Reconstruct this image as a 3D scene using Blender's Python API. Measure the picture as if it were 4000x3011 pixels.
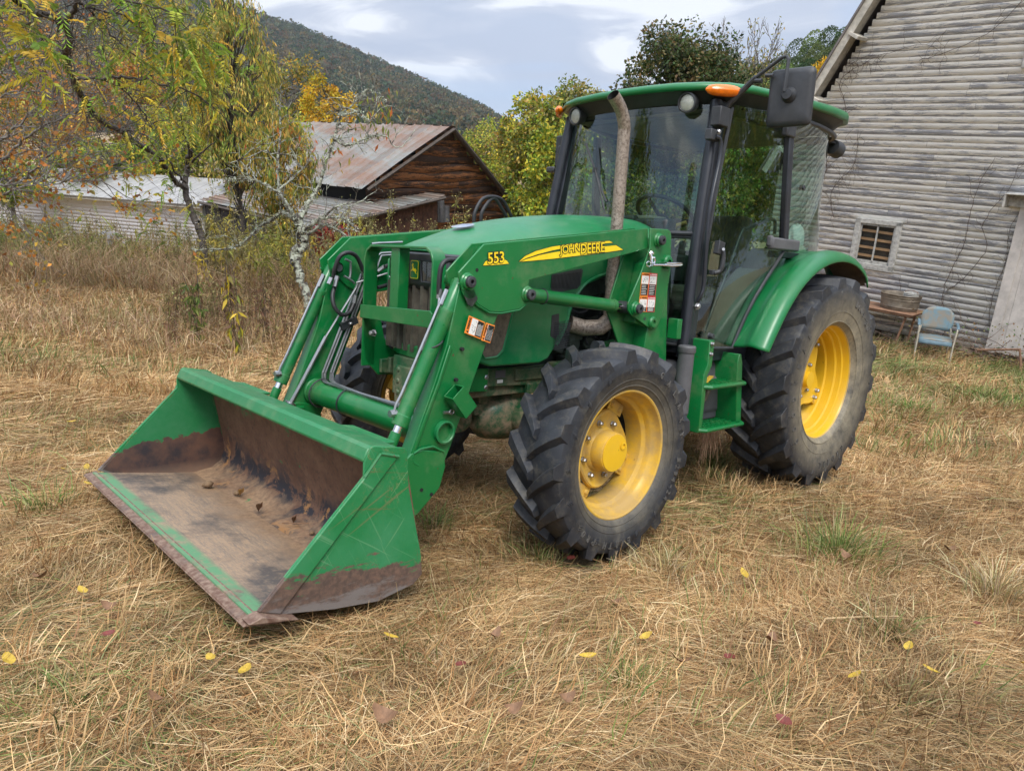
import bpy, math, random
import numpy as np
from mathutils import Vector, Matrix
rng = np.random.default_rng(7); random.seed(7)
R = math.radians
for o in list(bpy.data.objects): bpy.data.objects.remove(o)
scn = bpy.context.scene
col = scn.collection

# ------------------------------------------------------------------ measured camera (tractor frame T: x forward, y to its left, z up)
CX, CY, CZ, YAW, PITCH, ROLL, FL = 5.1059, 3.0655, 1.449, -2.336, 0.1718, 0.066, 2874.1
W, H = 4000.0, 3011.0
cam_o = np.array([CX, CY, CZ])
_f = np.array([math.cos(YAW)*math.cos(PITCH), math.sin(YAW)*math.cos(PITCH), -math.sin(PITCH)])
_r = np.array([math.sin(YAW), -math.cos(YAW), 0.0]); _u = np.cross(_r, _f)
cr = math.cos(ROLL)*_r + math.sin(ROLL)*_u; cu = -math.sin(ROLL)*_r + math.cos(ROLL)*_u; cf = _f
# the field falls away from the camera: true vertical differs from the tractor's by about nine degrees
up = cr*0.040 + cu*0.945 - cf*0.315; up /= np.linalg.norm(up)
gx = np.array([1., 0, 0]) - up[0]*up; gx /= np.linalg.norm(gx); gy = np.cross(up, gx)
MT = np.stack([gx, gy, up])                       # rows: world axes written in T
def TG(p): return np.asarray(p, float) @ MT.T     # T -> world
def GT(p): return np.asarray(p, float) @ MT
def unproj(px, ax, v):                            # point on plane axis=v of T seen at photo position px (4000 x 3011)
    d = cf + cr*(px[0]-W/2)/FL - cu*(px[1]-H/2)/FL
    t = (v-cam_o[ax])/d[ax]; return cam_o + t*d
def atd(px, py, w):                               # T point at depth w
    return cam_o + w*(cf + cr*(px-W/2)/FL - cu*(py-H/2)/FL)
def Z2(x, y): return (1000+x/1.3012, 800+y/1.3012)
def Z3(x, y): return (300+x/1.448, 1350+y/1.448)
def Z4(x, y): return (1000+x/2.081, 850+y/2.081)
def Z5(x, y): return (1850+x/1.753, 1250+y/1.753)
def Z6(x, y): return (2600+x/1.753, 950+y/1.753)
def DD(x, y): return (x*1.8083, y*1.8083)
def U(z, x, y, ax, v): return tuple(float(a) for a in unproj(z(x, y), ax, v))

# ------------------------------------------------------------------ mesh builder
class MB:
    def __init__(s): s.v = []; s.f = []; s.m = []
    def add(s, vs, fs, mi=0):
        o = len(s.v); s.v += [tuple(map(float, p)) for p in vs]; s.f += [tuple(i+o for i in f) for f in fs]; s.m += [mi]*len(fs); return s
    def box(s, c, d, rot=None, mi=0):
        c = Vector(c); vs = []
        for x in (-.5, .5):
            for y in (-.5, .5):
                for z in (-.5, .5):
                    p = Vector((x*d[0], y*d[1], z*d[2]))
                    if rot is not None: p = rot @ p
                    vs.append(p+c)
        return s.add(vs, [(0,1,3,2),(4,6,7,5),(0,4,5,1),(2,3,7,6),(0,2,6,4),(1,5,7,3)], mi)
    def bb(s, x0, x1, y0, y1, z0, z1, mi=0):
        return s.box(((x0+x1)/2, (y0+y1)/2, (z0+z1)/2), (abs(x1-x0), abs(y1-y0), abs(z1-z0)), None, mi)
    def prism(s, poly, a0, a1, ax=1, mi=0):       # poly in the other two axes
        n = len(poly); vs = []
        for a in (a0, a1):
            for p in poly:
                q = list(p); q.insert(ax, a); vs.append(q)
        area = sum(poly[i][0]*poly[(i+1) % n][1]-poly[(i+1) % n][0]*poly[i][1] for i in range(n))
        flip = (area > 0) ^ (a1 < a0) ^ (ax != 1)
        f0 = tuple(range(n)); f1 = tuple(range(n, 2*n))
        fs = [f0 if flip is False else f0[::-1], f1[::-1] if flip is False else f1]
        for i in range(n):
            j = (i+1) % n; q = (i, j, n+j, n+i)
            fs.append(q[::-1] if flip is False else q)
        return s.add(vs, fs, mi)
    def tube(s, pts, r, n=10, cap=True, mi=0, closed=False):
        P = [Vector(p) for p in pts]; k = len(P)
        rr = r if hasattr(r, '__len__') else [r]*k
        t0 = (P[1]-P[0]).normalized(); a = Vector((0, 0, 1)) if abs(t0.z) < .9 else Vector((1, 0, 0))
        nrm = t0.cross(a).normalized(); vs = []
        for i in range(k):
            if closed: t = (P[(i+1) % k]-P[i-1]).normalized()
            else: t = ((P[min(i+1, k-1)]-P[i]).normalized()+(P[i]-P[max(i-1, 0)]).normalized())
            if t.length < 1e-6: t = t0
            t.normalize(); nrm = (nrm-t*nrm.dot(t)).normalized(); b = t.cross(nrm)
            for j in range(n):
                an = 2*math.pi*j/n; vs.append(P[i]+(nrm*math.cos(an)+b*math.sin(an))*rr[i])
        fs = []
        for i in range(k if closed else k-1):
            i2 = (i+1) % k
            for j in range(n): fs.append((i*n+j, i*n+(j+1) % n, i2*n+(j+1) % n, i2*n+j))
        if cap and not closed: fs += [tuple(range(n))[::-1], tuple(range((k-1)*n, k*n))]
        return s.add(vs, fs, mi)
    def cyl(s, a, b, r, r2=None, n=20, mi=0): return s.tube([a, b], [r, r if r2 is None else r2], n, True, mi)
    def lathe(s, prof, o, ax, n=48, mi=0, cap0=False, cap1=False):   # prof: (radius, offset along ax)
        A = Vector(ax).normalized(); a = Vector((0, 0, 1)) if abs(A.z) < .9 else Vector((1, 0, 0))
        e1 = A.cross(a).normalized(); e2 = A.cross(e1); o = Vector(o); vs = []
        for r_, h in prof:
            for j in range(n):
                an = 2*math.pi*j/n; vs.append(o+A*h+(e1*math.cos(an)+e2*math.sin(an))*r_)
        k = len(prof); fs = [(i*n+j, i*n+(j+1) % n, (i+1)*n+(j+1) % n, (i+1)*n+j) for i in range(k-1) for j in range(n)]
        if cap0: fs.append(tuple(range(n))[::-1])
        if cap1: fs.append(tuple(range((k-1)*n, k*n)))
        return s.add(vs, fs, mi)
    def grid(s, rows, mi=0, closed=False):        # rows: list of equal-length point lists
        n = len(rows[0]); vs = [p for r_ in rows for p in r_]
        fs = [(i*n+j, i*n+(j+1) % n, (i+1)*n+(j+1) % n, (i+1)*n+j) for i in range(len(rows)-1) for j in range(n if closed else n-1)]
        return s.add(vs, fs, mi)
    def mir(s):                                    # mirror in y
        s.v = [(x, -y, z) for x, y, z in s.v]; s.f = [f[::-1] for f in s.f]; return s
    def parts(s, name, mats, parent=None, **kw):   # every loose piece becomes an object of its own
        p = list(range(len(s.v)))
        def find(i):
            while p[i] != i: p[i] = p[p[i]]; i = p[i]
            return i
        for f in s.f:
            a = find(f[0])
            for i in f[1:]: p[find(i)] = a
        gr = {}
        for f, m in zip(s.f, s.m): gr.setdefault(find(f[0]), []).append((f, m))
        for fs in gr.values():
            b = MB(); ix = {}
            for f, m in fs:
                q = []
                for i in f:
                    if i not in ix: ix[i] = len(b.v); b.v.append(s.v[i])
                    q.append(ix[i])
                b.f.append(tuple(q)); b.m.append(m)
            b.build(name, mats, parent, **kw)
    def build(s, name, mats, parent=None, bevel=0, ang=35, solid=0, sub=0, seg=2):
        me = bpy.data.meshes.new(name); me.from_pydata(s.v, [], s.f)
        if not isinstance(mats, (list, tuple)): mats = [mats]
        for m in mats: me.materials.append(m)
        me.polygons.foreach_set('material_index', s.m)
        me.polygons.foreach_set('use_smooth', [True]*len(s.f)); me.update()
        me.set_sharp_from_angle(angle=R(ang))
        o = bpy.data.objects.new(name, me); col.objects.link(o)
        if parent is not None: o.parent = parent
        if solid:
            m = o.modifiers.new('s', 'SOLIDIFY'); m.thickness = solid; m.offset = 0
        if sub:
            m = o.modifiers.new('u', 'SUBSURF'); m.levels = sub; m.render_levels = sub
        if bevel:
            m = o.modifiers.new('b', 'BEVEL'); m.width = bevel; m.segments = seg; m.limit_method = 'ANGLE'; m.angle_limit = R(40); m.harden_normals = False
        return o
def tag(o, label, cat, group=None, kind=None):
    if label: o['label'] = label
    if cat: o['category'] = cat
    if group: o['group'] = group
    if kind: o['kind'] = kind
    return o
def empty(name, loc=(0, 0, 0), mat=None):
    o = bpy.data.objects.new(name, None); o.empty_display_size = .1; col.objects.link(o)
    if mat is not None: o.matrix_world = mat
    else: o.location = loc
    return o
def inset(poly, d):
    n = len(poly); out = []; ar = sum(poly[i][0]*poly[(i+1) % n][1]-poly[(i+1) % n][0]*poly[i][1] for i in range(n)); sg = 1 if ar > 0 else -1
    for i in range(n):
        p0, p1, p2 = map(Vector, (poly[i-1], poly[i], poly[(i+1) % n]))
        a = (p1-p0).normalized(); b = (p2-p1).normalized()
        na = Vector((-a.y, a.x))*sg; nb = Vector((-b.y, b.x))*sg
        m = (na+nb); m = m/max(.3, m.length_squared)*2
        out.append(tuple(p1+m*d))
    return out
def rmat(xa, za):                                  # rotation from two axes
    x = Vector(xa).normalized(); z = Vector(za); z = (z-x*z.dot(x)).normalized(); y = z.cross(x)
    return Matrix((x, y, z)).transposed()

# ------------------------------------------------------------------ numpy meshes
def np_mesh(name, V, F, mat, cols=None, parent=None, smooth=False):
    V = np.asarray(V, np.float32); F = np.asarray(F, np.int32); k = F.shape[1]
    me = bpy.data.meshes.new(name); me.vertices.add(len(V)); me.vertices.foreach_set('co', V.ravel())
    me.loops.add(F.size); me.loops.foreach_set('vertex_index', F.ravel())
    me.polygons.add(len(F)); me.polygons.foreach_set('loop_start', np.arange(0, F.size, k, dtype=np.int32))
    if smooth: me.polygons.foreach_set('use_smooth', np.ones(len(F), bool))
    me.materials.append(mat)
    if cols is not None:
        a = me.color_attributes.new('col', 'FLOAT_COLOR', 'POINT'); c = np.ones((len(V), 4), np.float32); c[:, :3] = cols; a.data.foreach_set('color', c.ravel())
    me.update(calc_edges=True)
    o = bpy.data.objects.new(name, me); col.objects.link(o)
    if parent is not None: o.parent = parent
    return o
def nrmz(a): return a/np.maximum(1e-9, np.linalg.norm(a, axis=-1, keepdims=True))
def leaves(C, D, L, asp, colr, fold=.15, N=None):
    """diamond leaves: C base, D axis, L length"""
    n = len(C); D = nrmz(D); Rn = rng.normal(size=(n, 3)) if N is None else N
    S = nrmz(np.cross(D, Rn)); Nn = np.cross(S, D); L = np.broadcast_to(np.asarray(L, float), (n,))[:, None]
    w = L*asp*.5
    V = np.stack([C, C+D*L*.45+S*w+Nn*L*fold, C+D*L, C+D*L*.45-S*w+Nn*L*fold], 1).reshape(-1, 3)
    F = np.arange(4*n).reshape(n, 4); return V, F, np.repeat(colr, 4, 0)
def segs(P0, P1, r0, r1, n=5):
    P0 = np.asarray(P0, float); P1 = np.asarray(P1, float); m = len(P0); D = nrmz(P1-P0)
    A = np.where(np.abs(D[:, 2:3]) < .9, [[0, 0, 1.]], [[1., 0, 0]]); e1 = nrmz(np.cross(D, A)); e2 = np.cross(D, e1)
    an = np.arange(n)*2*np.pi/n; ring = e1[:, None]*np.cos(an)[None, :, None]+e2[:, None]*np.sin(an)[None, :, None]
    r0 = np.broadcast_to(r0, (m,)); r1 = np.broadcast_to(r1, (m,))
    V = np.concatenate([P0[:, None]+ring*r0[:, None, None], P1[:, None]+ring*r1[:, None, None]], 1).reshape(-1, 3)
    j = np.arange(n); f = np.stack([j, (j+1) % n, n+(j+1) % n, n+j], 1)
    F = (np.arange(m)*2*n)[:, None, None]+f[None]; return V, F.reshape(-1, 4)
class NB:
    def __init__(s): s.V = []; s.F = []; s.C = []; s.n = 0
    def add(s, V, F, C):
        s.V.append(V); s.F.append(F+s.n); s.C.append(np.broadcast_to(C, (len(V), 3))); s.n += len(V)
    def build(s, name, mat, parent=None, smooth=False):
        if not s.V: return None
        return np_mesh(name, np.concatenate(s.V), np.concatenate(s.F), mat, np.concatenate(s.C), parent, smooth)
def pal(n, colours, jit=.15, w=None):
    c = np.array(colours, float); i = rng.choice(len(c), n, p=None if w is None else np.array(w)/sum(w))
    return np.clip(c[i]*(1+rng.normal(size=(n, 1))*jit)*(1+rng.normal(size=(n, 3))*jit*.35), .003, 1)

# ------------------------------------------------------------------ materials
MATS = {}
class NT:
    def __init__(s, name):
        s.mat = bpy.data.materials.new(name); s.mat.use_nodes = True; s.t = s.mat.node_tree; s.n = s.t.nodes; s.l = s.t.links
        s.p = s.n['Principled BSDF']; s.out = s.n['Material Output']; s.tc = s.n.new('ShaderNodeTexCoord')
    def link(s, a, b): s.l.new(a, b)
    def setv(s, sock, v):
        if isinstance(v, bpy.types.NodeSocket): s.link(v, sock)
        elif hasattr(v, '__len__') and len(v) == 3 and sock.type == 'RGBA': sock.default_value = (*v, 1)
        else: sock.default_value = v
    def noise(s, scale, detail=4, rough=.55, vec=None, dist=0, stretch=None):
        n = s.n.new('ShaderNodeTexNoise'); n.inputs['Scale'].default_value = scale; n.inputs['Detail'].default_value = detail; n.inputs['Roughness'].default_value = rough; n.inputs['Distortion'].default_value = dist
        v = vec or s.tc.outputs['Object']
        if stretch:
            m = s.n.new('ShaderNodeMapping'); m.inputs['Scale'].default_value = stretch; s.link(v, m.inputs[0]); v = m.outputs[0]
        s.link(v, n.inputs['Vector']); return n.outputs['Fac']
    def ramp(s, fac, stops, interp='LINEAR'):
        r_ = s.n.new('ShaderNodeValToRGB'); r_.color_ramp.interpolation = interp; e = r_.color_ramp.elements
        while len(e) < len(stops): e.new(.5)
        for i, (p, c) in enumerate(stops):
            e[i].position = p; e[i].color = (*c, 1) if hasattr(c, '__len__') else (c, c, c, 1)
        s.link(fac, r_.inputs[0]); return r_.outputs[0]
    def mix(s, fac, a, b, mode='MIX'):
        m = s.n.new('ShaderNodeMix'); m.data_type = 'RGBA'; m.blend_type = mode
        s.setv(m.inputs[0], fac); s.setv(m.inputs[6], a); s.setv(m.inputs[7], b); return m.outputs[2]
    def math(s, op, a, b=0, c=None, clamp=False):
        m = s.n.new('ShaderNodeMath'); m.operation = op; m.use_clamp = clamp; s.setv(m.inputs[0], a); s.setv(m.inputs[1], b)
        if c is not None: s.setv(m.inputs[2], c)
        return m.outputs[0]
    def xyz(s, vec=None):
        x = s.n.new('ShaderNodeSeparateXYZ'); s.link(vec or s.tc.outputs['Object'], x.inputs[0]); return x.outputs
    def bump(s, h, strength=.3, dist=.01):
        b = s.n.new('ShaderNodeBump'); b.inputs['Strength'].default_value = strength; b.inputs['Distance'].default_value = dist; s.link(h, b.inputs['Height']); s.link(b.outputs[0], s.p.inputs['Normal'])
    def done(s, base=None, rough=None, metal=None, spec=None):
        if base is not None: s.setv(s.p.inputs['Base Color'], base)
        if rough is not None: s.setv(s.p.inputs['Roughness'], rough)
        if metal is not None: s.setv(s.p.inputs['Metallic'], metal)
        if spec is not None: s.p.inputs['Specular IOR Level'].default_value = spec
        return s.mat
def paint(name, c, dust=.25, rough=.33, dustc=(.28, .2, .12), scr=.4, coat=.2, lowz=None, cov=(.48, .72)):
    t = NT(name); v = t.noise(1.7, 5, .6); base = t.mix(t.ramp(v, [(.35, 0.), (.7, 1.)]), c, tuple(a*.82 for a in c))
    d = t.ramp(t.noise(6, 8, .7), [(cov[0], 0.), (cov[1], 1.)]); d = t.math('MULTIPLY', d, dust)
    if lowz:
        z = t.xyz()[2]; k = t.math('MULTIPLY', t.math('SUBTRACT', lowz[0], z), lowz[1], clamp=True)
        d2 = t.ramp(t.noise(14, 8, .75), [(.42, 0.), (.6, 1.)]); d = t.math('MAXIMUM', d, t.math('MULTIPLY', k, d2))
    base = t.mix(d, base, dustc)
    # fine pale scratches and rusty nicks
    s1 = t.ramp(t.noise(9, 3, .5, dist=2.5, stretch=(1, 1, 6)), [(.495, 0.), (.5, 1.), (.505, 0.)]); s1 = t.math('MULTIPLY', s1, scr*.25)
    base = t.mix(s1, base, tuple(min(1, a*1.6+.08) for a in c))
    nick = t.ramp(t.noise(38, 2, .5), [(.735, 0.), (.76, 1.)]); base = t.mix(t.math('MULTIPLY', nick, min(1, scr*1.5)), base, (.10, .04, .02))
    rg = t.math('MULTIPLY_ADD', t.noise(11, 5, .6), .28, rough-.14); rg = t.math('ADD', rg, t.math('MULTIPLY', d, .45))
    t.p.inputs['Coat Weight'].default_value = coat; t.p.inputs['Coat Roughness'].default_value = .25
    t.bump(t.noise(60, 3, .5), .03, .002)
    return t.done(base, rg)
def plain(name, c, rough=.5, metal=0, var=.2, scale=8, bump=0, spec=None):
    t = NT(name); b = t.mix(t.ramp(t.noise(scale, 5, .65), [(.3, 0.), (.7, 1.)]), tuple(a*(1-var) for a in c), tuple(min(1, a*(1+var)) for a in c))
    if bump: t.bump(t.noise(scale*6, 4, .6), bump, .004)
    return t.done(b, rough, metal, spec)
M = {}
G_ = (.0032, .152, .034)
M['green'] = paint('green_paint', G_, dust=.26, scr=.8, cov=(.50, .68), dustc=(.20, .22, .12))
M['hood'] = paint('hood_green_paint', (.0045, .18, .052), dust=.34, rough=.38, scr=.1, dustc=(.16, .24, .14))
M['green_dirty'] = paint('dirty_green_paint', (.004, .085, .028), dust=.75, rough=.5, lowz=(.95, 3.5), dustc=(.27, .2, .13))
M['green_worn'] = paint('worn_green_paint', (.008, .17, .05), dust=.3, rough=.45, scr=1., dustc=(.25, .28, .16))
M['fender'] = paint('fender_green_paint', (.004, .155, .042), dust=.08, rough=.35, scr=.15)
M['yellow'] = paint('yellow_paint', (.78, .47, .018), dust=.12, rough=.38, dustc=(.4, .27, .12), scr=.3)
M['yellow_dirty'] = paint('muddy_yellow_paint', (.72, .43, .03), dust=.72, rough=.55, dustc=(.34, .24, .12), scr=.3, cov=(.38, .60))
M['decal_yellow'] = plain('decal_yellow', (.85, .62, .015), .4, var=.08, scale=40)
M['decal_black'] = plain('decal_black', (.012, .014, .012), .45)
M['black'] = plain('black_plastic', (.034, .036, .040), .48, var=.35, bump=.1)
M['black_satin'] = plain('satin_black_metal', (.018, .02, .026), .34, var=.3)
M['grey_plastic'] = plain('grey_plastic', (.09, .09, .095), .55, var=.2)
M['hose'] = plain('rubber_hose', (.018, .018, .02), .5)
M['steel'] = plain('zinc_steel', (.42, .42, .43), .42, 1, var=.15, scale=20)
M['chrome'] = plain('chrome', (.75, .76, .78), .12, 1, var=.05)
M['engine'] = plain('engine_grime', (.035, .045, .035), .7, var=.7, scale=14, bump=.5)
M['seat'] = plain('seat_cloth', (.10, .085, .06), .9, var=.35, scale=10)
M['lining'] = plain('cab_lining', (.16, .15, .125), .8, var=.15)
M['dark'] = plain('dark_inside', (.01, .01, .011), .8)
M['amber'] = plain('amber_lens', (.80, .17, .004), .2, var=.25, scale=30)
M['amber'].node_tree.nodes['Principled BSDF'].inputs['Transmission Weight'].default_value = .05
M['lens'] = plain('lamp_lens', (.42, .43, .38), .2, .3, var=.15, scale=60, bump=.6)
M['white'] = plain('white_label', (.75, .74, .7), .5, var=.06)
M['orange_label'] = plain('orange_label', (.85, .25, .03), .5, var=.06)
M['red_label'] = plain('red_label', (.6, .03, .04), .5, var=.06)
def exhaust_mat():
    t = NT('stained_exhaust_steel'); b = t.mix(t.ramp(t.noise(70, 6, .8), [(.45, 0.), (.6, 1.)]), (.34, .29, .24), (.10, .07, .05))
    b = t.mix(t.ramp(t.noise(5, 4, .6), [(.4, 0.), (.75, .8)]), b, (.27, .21, .16)); t.bump(t.noise(90, 3, .6), .15, .003); return t.done(b, .5, .35)
M['exhaust'] = exhaust_mat()
def rubber(name, dustz):
    t = NT(name); n1 = t.noise(7, 6, .65); b = t.mix(t.ramp(n1, [(.35, 0.), (.7, 1.)]), (.013, .0145, .018), (.034, .038, .046))
    d = t.ramp(t.noise(16, 8, .75), [(.5, 0.), (.7, 1.)]); b = t.mix(t.math('MULTIPLY', d, dustz), b, (.23, .2, .14))
    # dried mud near the bead of the tyre, by radius from the axle (object origin)
    x, y, z = t.xyz(); r_ = t.math('SQRT', t.math('ADD', t.math('MULTIPLY', x, x), t.math('MULTIPLY', z, z)))
    return t, b, r_
def tyre_mat(name, r0, r1, amt, base_d):
    t, b, r_ = rubber(name, base_d)
    k = t.math('DIVIDE', t.math('SUBTRACT', r1, r_), r1-r0, clamp=True); nz = t.ramp(t.noise(9, 8, .75), [(.3, .15), (.65, 1.)])
    b = t.mix(t.math('MULTIPLY', t.math('MULTIPLY', k, nz), amt), b, (.30, .26, .18))
    t.bump(t.noise(45, 5, .65), .25, .004); return t.done(b, t.math('MULTIPLY_ADD', t.noise(12, 4, .6), .3, .4), spec=.45)
M['tyre_f'] = tyre_mat('front_tyre_rubber', .32, .42, .5, .28)
M['tyre_r'] = tyre_mat('rear_tyre_rubber', .40, .66, 1.15, .28)
def glass_mat(name, tint, f0=1.5, boost=1.35, haze=.015):
    t = NT(name); n = t.n; n.remove(t.p)
    tr = n.new('ShaderNodeBsdfTransparent'); tr.inputs[0].default_value = (*tint, 1)
    gl = n.new('ShaderNodeBsdfGlossy'); gl.inputs['Roughness'].default_value = .02; gl.inputs[0].default_value = (.9, .95, .95, 1)
    df = n.new('ShaderNodeBsdfDiffuse'); df.inputs[0].default_value = (.42, .48, .42, 1)
    fr = n.new('ShaderNodeFresnel'); ge = n.new('ShaderNodeNewGeometry'); t.link(t.math('MULTIPLY_ADD', ge.outputs['Backfacing'], 1/f0-f0, f0), fr.inputs[0])
    fac = t.math('MULTIPLY', fr.outputs[0], boost, clamp=True)
    m = n.new('ShaderNodeMixShader'); t.link(fac, m.inputs[0]); t.link(tr.outputs[0], m.inputs[1]); t.link(gl.outputs[0], m.inputs[2])
    sm = t.ramp(t.noise(5, 8, .75, dist=1.2), [(.5, 0.), (.72, 1.)]); z = t.xyz()[2]
    low = t.math('MULTIPLY', t.math('SUBTRACT', 1.45, z), 1.6, clamp=True)
    hz = t.math('MULTIPLY', sm, t.math('ADD', haze, t.math('MULTIPLY', low, .16)))
    m2 = n.new('ShaderNodeMixShader'); t.link(hz, m2.inputs[0]); t.link(m.outputs[0], m2.inputs[1]); t.link(df.outputs[0], m2.inputs[2])
    t.link(m2.outputs[0], t.out.inputs[0]); return t.mat
M['glass'] = glass_mat('tinted_cab_glass', (.54, .69, .62), boost=1.9)
M['lampglass'] = glass_mat('headlamp_glass', (.9, .93, .92), 1.5, 1.3, .02)
def bucket_mat(kind):
    t = NT('bucket_'+kind); x, y, z = t.xyz()
    n1 = t.noise(3.2, 8, .68); n2 = t.noise(9, 8, .7); n3 = t.noise(40, 5, .7)
    rust = t.mix(t.ramp(n2, [(.35, 0.), (.68, 1.)]), (.105, .050, .030), (.19, .105, .065)); rust = t.mix(t.ramp(n3, [(.5, 0.), (.7, .7)]), rust, (.055, .035, .028))
    green = t.mix(t.ramp(n2, [(.4, 0.), (.7, .6)]), (.010, .17, .05), (.05, .20, .09))
    if kind == 'back':          # rusty back sheet: dirt at the bend, dark patches over it
        k = t.math('ADD', z, t.math('MULTIPLY', t.math('SUBTRACT', n1, .5), .35))
        base = rust
        blk = t.ramp(t.noise(4.5, 7, .7, dist=.6), [(.46, 0.), (.50, 1.)]); lo = t.math('MULTIPLY', t.math('SUBTRACT', .40, k), 9, clamp=True)
        base = t.mix(t.math('MULTIPLY', blk, lo), base, (.022, .02, .026))
        org = t.ramp(t.noise(6.5, 7, .7, dist=.5), [(.56, 0.), (.6, 1.)]); base = t.mix(t.math('MULTIPLY', org, lo), base, (.30, .15, .055))
        tan = t.math('MULTIPLY', t.math('SUBTRACT', .24, k), 16, clamp=True); base = t.mix(tan, base, t.mix(t.ramp(n3, [(.4, 0.), (.65, 1.)]), (.30, .195, .115), (.19, .12, .075)))
        hi = t.math('MULTIPLY', t.math('SUBTRACT', k, .56), 14, clamp=True); gp = t.ramp(t.noise(7, 6, .7), [(.52, 0.), (.56, 1.)])
        base = t.mix(t.math('MULTIPLY', hi, gp), base, green)
        gs = t.ramp(t.noise(11, 6, .7), [(.66, 0.), (.68, 1.)]); base = t.mix(t.math('MULTIPLY', gs, .8), base, green)
    elif kind == 'floor':
        st = t.noise(5, 8, .7, stretch=(9, .7, 1)); st2 = t.noise(22, 6, .7, stretch=(10, 1.5, 1))
        base = t.mix(t.ramp(st, [(.35, 0.), (.65, 1.)]), (.30, .215, .145), (.15, .125, .105))
        base = t.mix(t.ramp(st2, [(.45, 0.), (.65, .75)]), base, (.40, .26, .15))
        blk = t.ramp(t.noise(2.6, 6, .62), [(.46, 0.), (.60, .9)]); mid = t.ramp(x, [(0., 0.)] if False else [(0., 1.), (1., 1.)])
        base = t.mix(blk, base, (.062, .056, .055)); base = t.mix(t.ramp(n3, [(.5, 0.), (.8, .5)]), base, (.42, .30, .19))
        dirt = t.math('MULTIPLY', t.math('SUBTRACT', t.math('ADD', 3.80, t.math('MULTIPLY', t.math('SUBTRACT', n1, .5), .5)), x), 7, clamp=True); base = t.mix(dirt, base, t.mix(t.ramp(n3, [(.4, 0.), (.65, 1.)]), (.30, .195, .115), (.19, .12, .075)))
        f = t.math('MULTIPLY', t.math('SUBTRACT', x, 4.065), 40, clamp=True); gp = t.ramp(n2, [(.33, 0.), (.5, 1.)]); base = t.mix(t.math('MULTIPLY', f, gp), base, (.10, .24, .12))
    elif kind == 'side':
        g0 = t.mix(t.ramp(t.noise(4, 6, .6), [(.4, 0.), (.7, .7)]), (.008, .17, .048), (.05, .24, .11))
        # thin rusty scratches
        for sc, dd in ((2.2, 3.), (4.5, 2.6), (9, 2.)):
            s1 = t.ramp(t.noise(sc, 4, .55, dist=dd), [(.492, 0.), (.5, 1.), (.508, 0.)]); g0 = t.mix(t.math('MULTIPLY', s1, t.ramp(t.noise(3.2, 3, .5), [(.42, 0.), (.56, .75)])), g0, (.20, .17, .07) if sc > 3 else (.15, .07, .03))
        for ry, sc, cc in ((.6, 80, (.13, .30, .15)), (-.5, 60, (.17, .14, .06)), (1.1, 95, (.10, .26, .12)), (.15, 70, (.16, .09, .04)), (-.9, 85, (.14, .28, .14))):
            mp_ = t.n.new('ShaderNodeMapping'); mp_.inputs['Rotation'].default_value = (0, ry, 0); t.link(t.tc.outputs['Object'], mp_.inputs[0]); nn_ = t.noise(sc, 2, .5, mp_.outputs[0], .15, (.03, 1, 1)); g0 = t.mix(t.math('MULTIPLY', t.ramp(nn_, [(.665, 0.), (.70, 1.)]), .45), g0, cc)
        k = t.math('ADD', z, t.math('MULTIPLY', t.math('SUBTRACT', t.noise(4.5, 11, .78, stretch=(1, 1, 3.5)), .5), .46)); k = t.math('ADD', k, t.math('MULTIPLY', t.math('SUBTRACT', x, 3.7), -.12))
        base = t.mix(t.math('MULTIPLY', t.math('SUBTRACT', .315, k), 130, clamp=True), g0, t.mix(t.ramp(n3, [(.4, 0.), (.65, 1.)]), (.085, .06, .05), (.16, .10, .075)))
        gr = t.math('MULTIPLY', t.math('SUBTRACT', .24, k), 22, clamp=True); base = t.mix(gr, base, (.17, .15, .14))
    elif kind == 'inner':
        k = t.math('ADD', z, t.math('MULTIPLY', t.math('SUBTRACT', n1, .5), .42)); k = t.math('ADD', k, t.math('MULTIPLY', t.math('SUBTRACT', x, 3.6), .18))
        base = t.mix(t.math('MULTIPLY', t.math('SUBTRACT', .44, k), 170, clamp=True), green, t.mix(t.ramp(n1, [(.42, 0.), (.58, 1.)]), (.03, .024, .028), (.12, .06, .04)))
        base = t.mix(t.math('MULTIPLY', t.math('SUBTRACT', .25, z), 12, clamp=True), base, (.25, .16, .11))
    elif kind == 'edge':
        base = t.mix(t.ramp(n3, [(.4, 0.), (.65, 1.)]), (.115, .06, .04), (.24, .165, .12)); base = t.mix(t.ramp(n2, [(.5, 0.), (.65, .7)]), base, (.10, .075, .065))
    t.bump(t.math('ADD', n2, t.math('MULTIPLY', n3, .4)), .35, .004)
    return t.done(base, .72 if kind != 'side' else .42)
for k in ('back', 'floor', 'side', 'inner', 'edge'): M['b_'+k] = bucket_mat(k)
def leaf_mat(name, rough=.55, trans=.35):
    t = NT(name); a = t.n.new('ShaderNodeAttribute'); a.attribute_name = 'col'
    d = t.n.new('ShaderNodeBsdfTranslucent'); t.link(a.outputs[0], d.inputs[0]); t.link(a.outputs[0], t.p.inputs['Base Color'])
    t.p.inputs['Roughness'].default_value = rough; t.p.inputs['Specular IOR Level'].default_value = .25
    m = t.n.new('ShaderNodeMixShader'); m.inputs[0].default_value = trans; t.link(t.p.outputs[0], m.inputs[1]); t.link(d.outputs[0], m.inputs[2]); t.link(m.outputs[0], t.out.inputs[0]); return t.mat
M['leaf'] = leaf_mat('foliage'); M['straw'] = leaf_mat('dry_grass', .6, .12)
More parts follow.
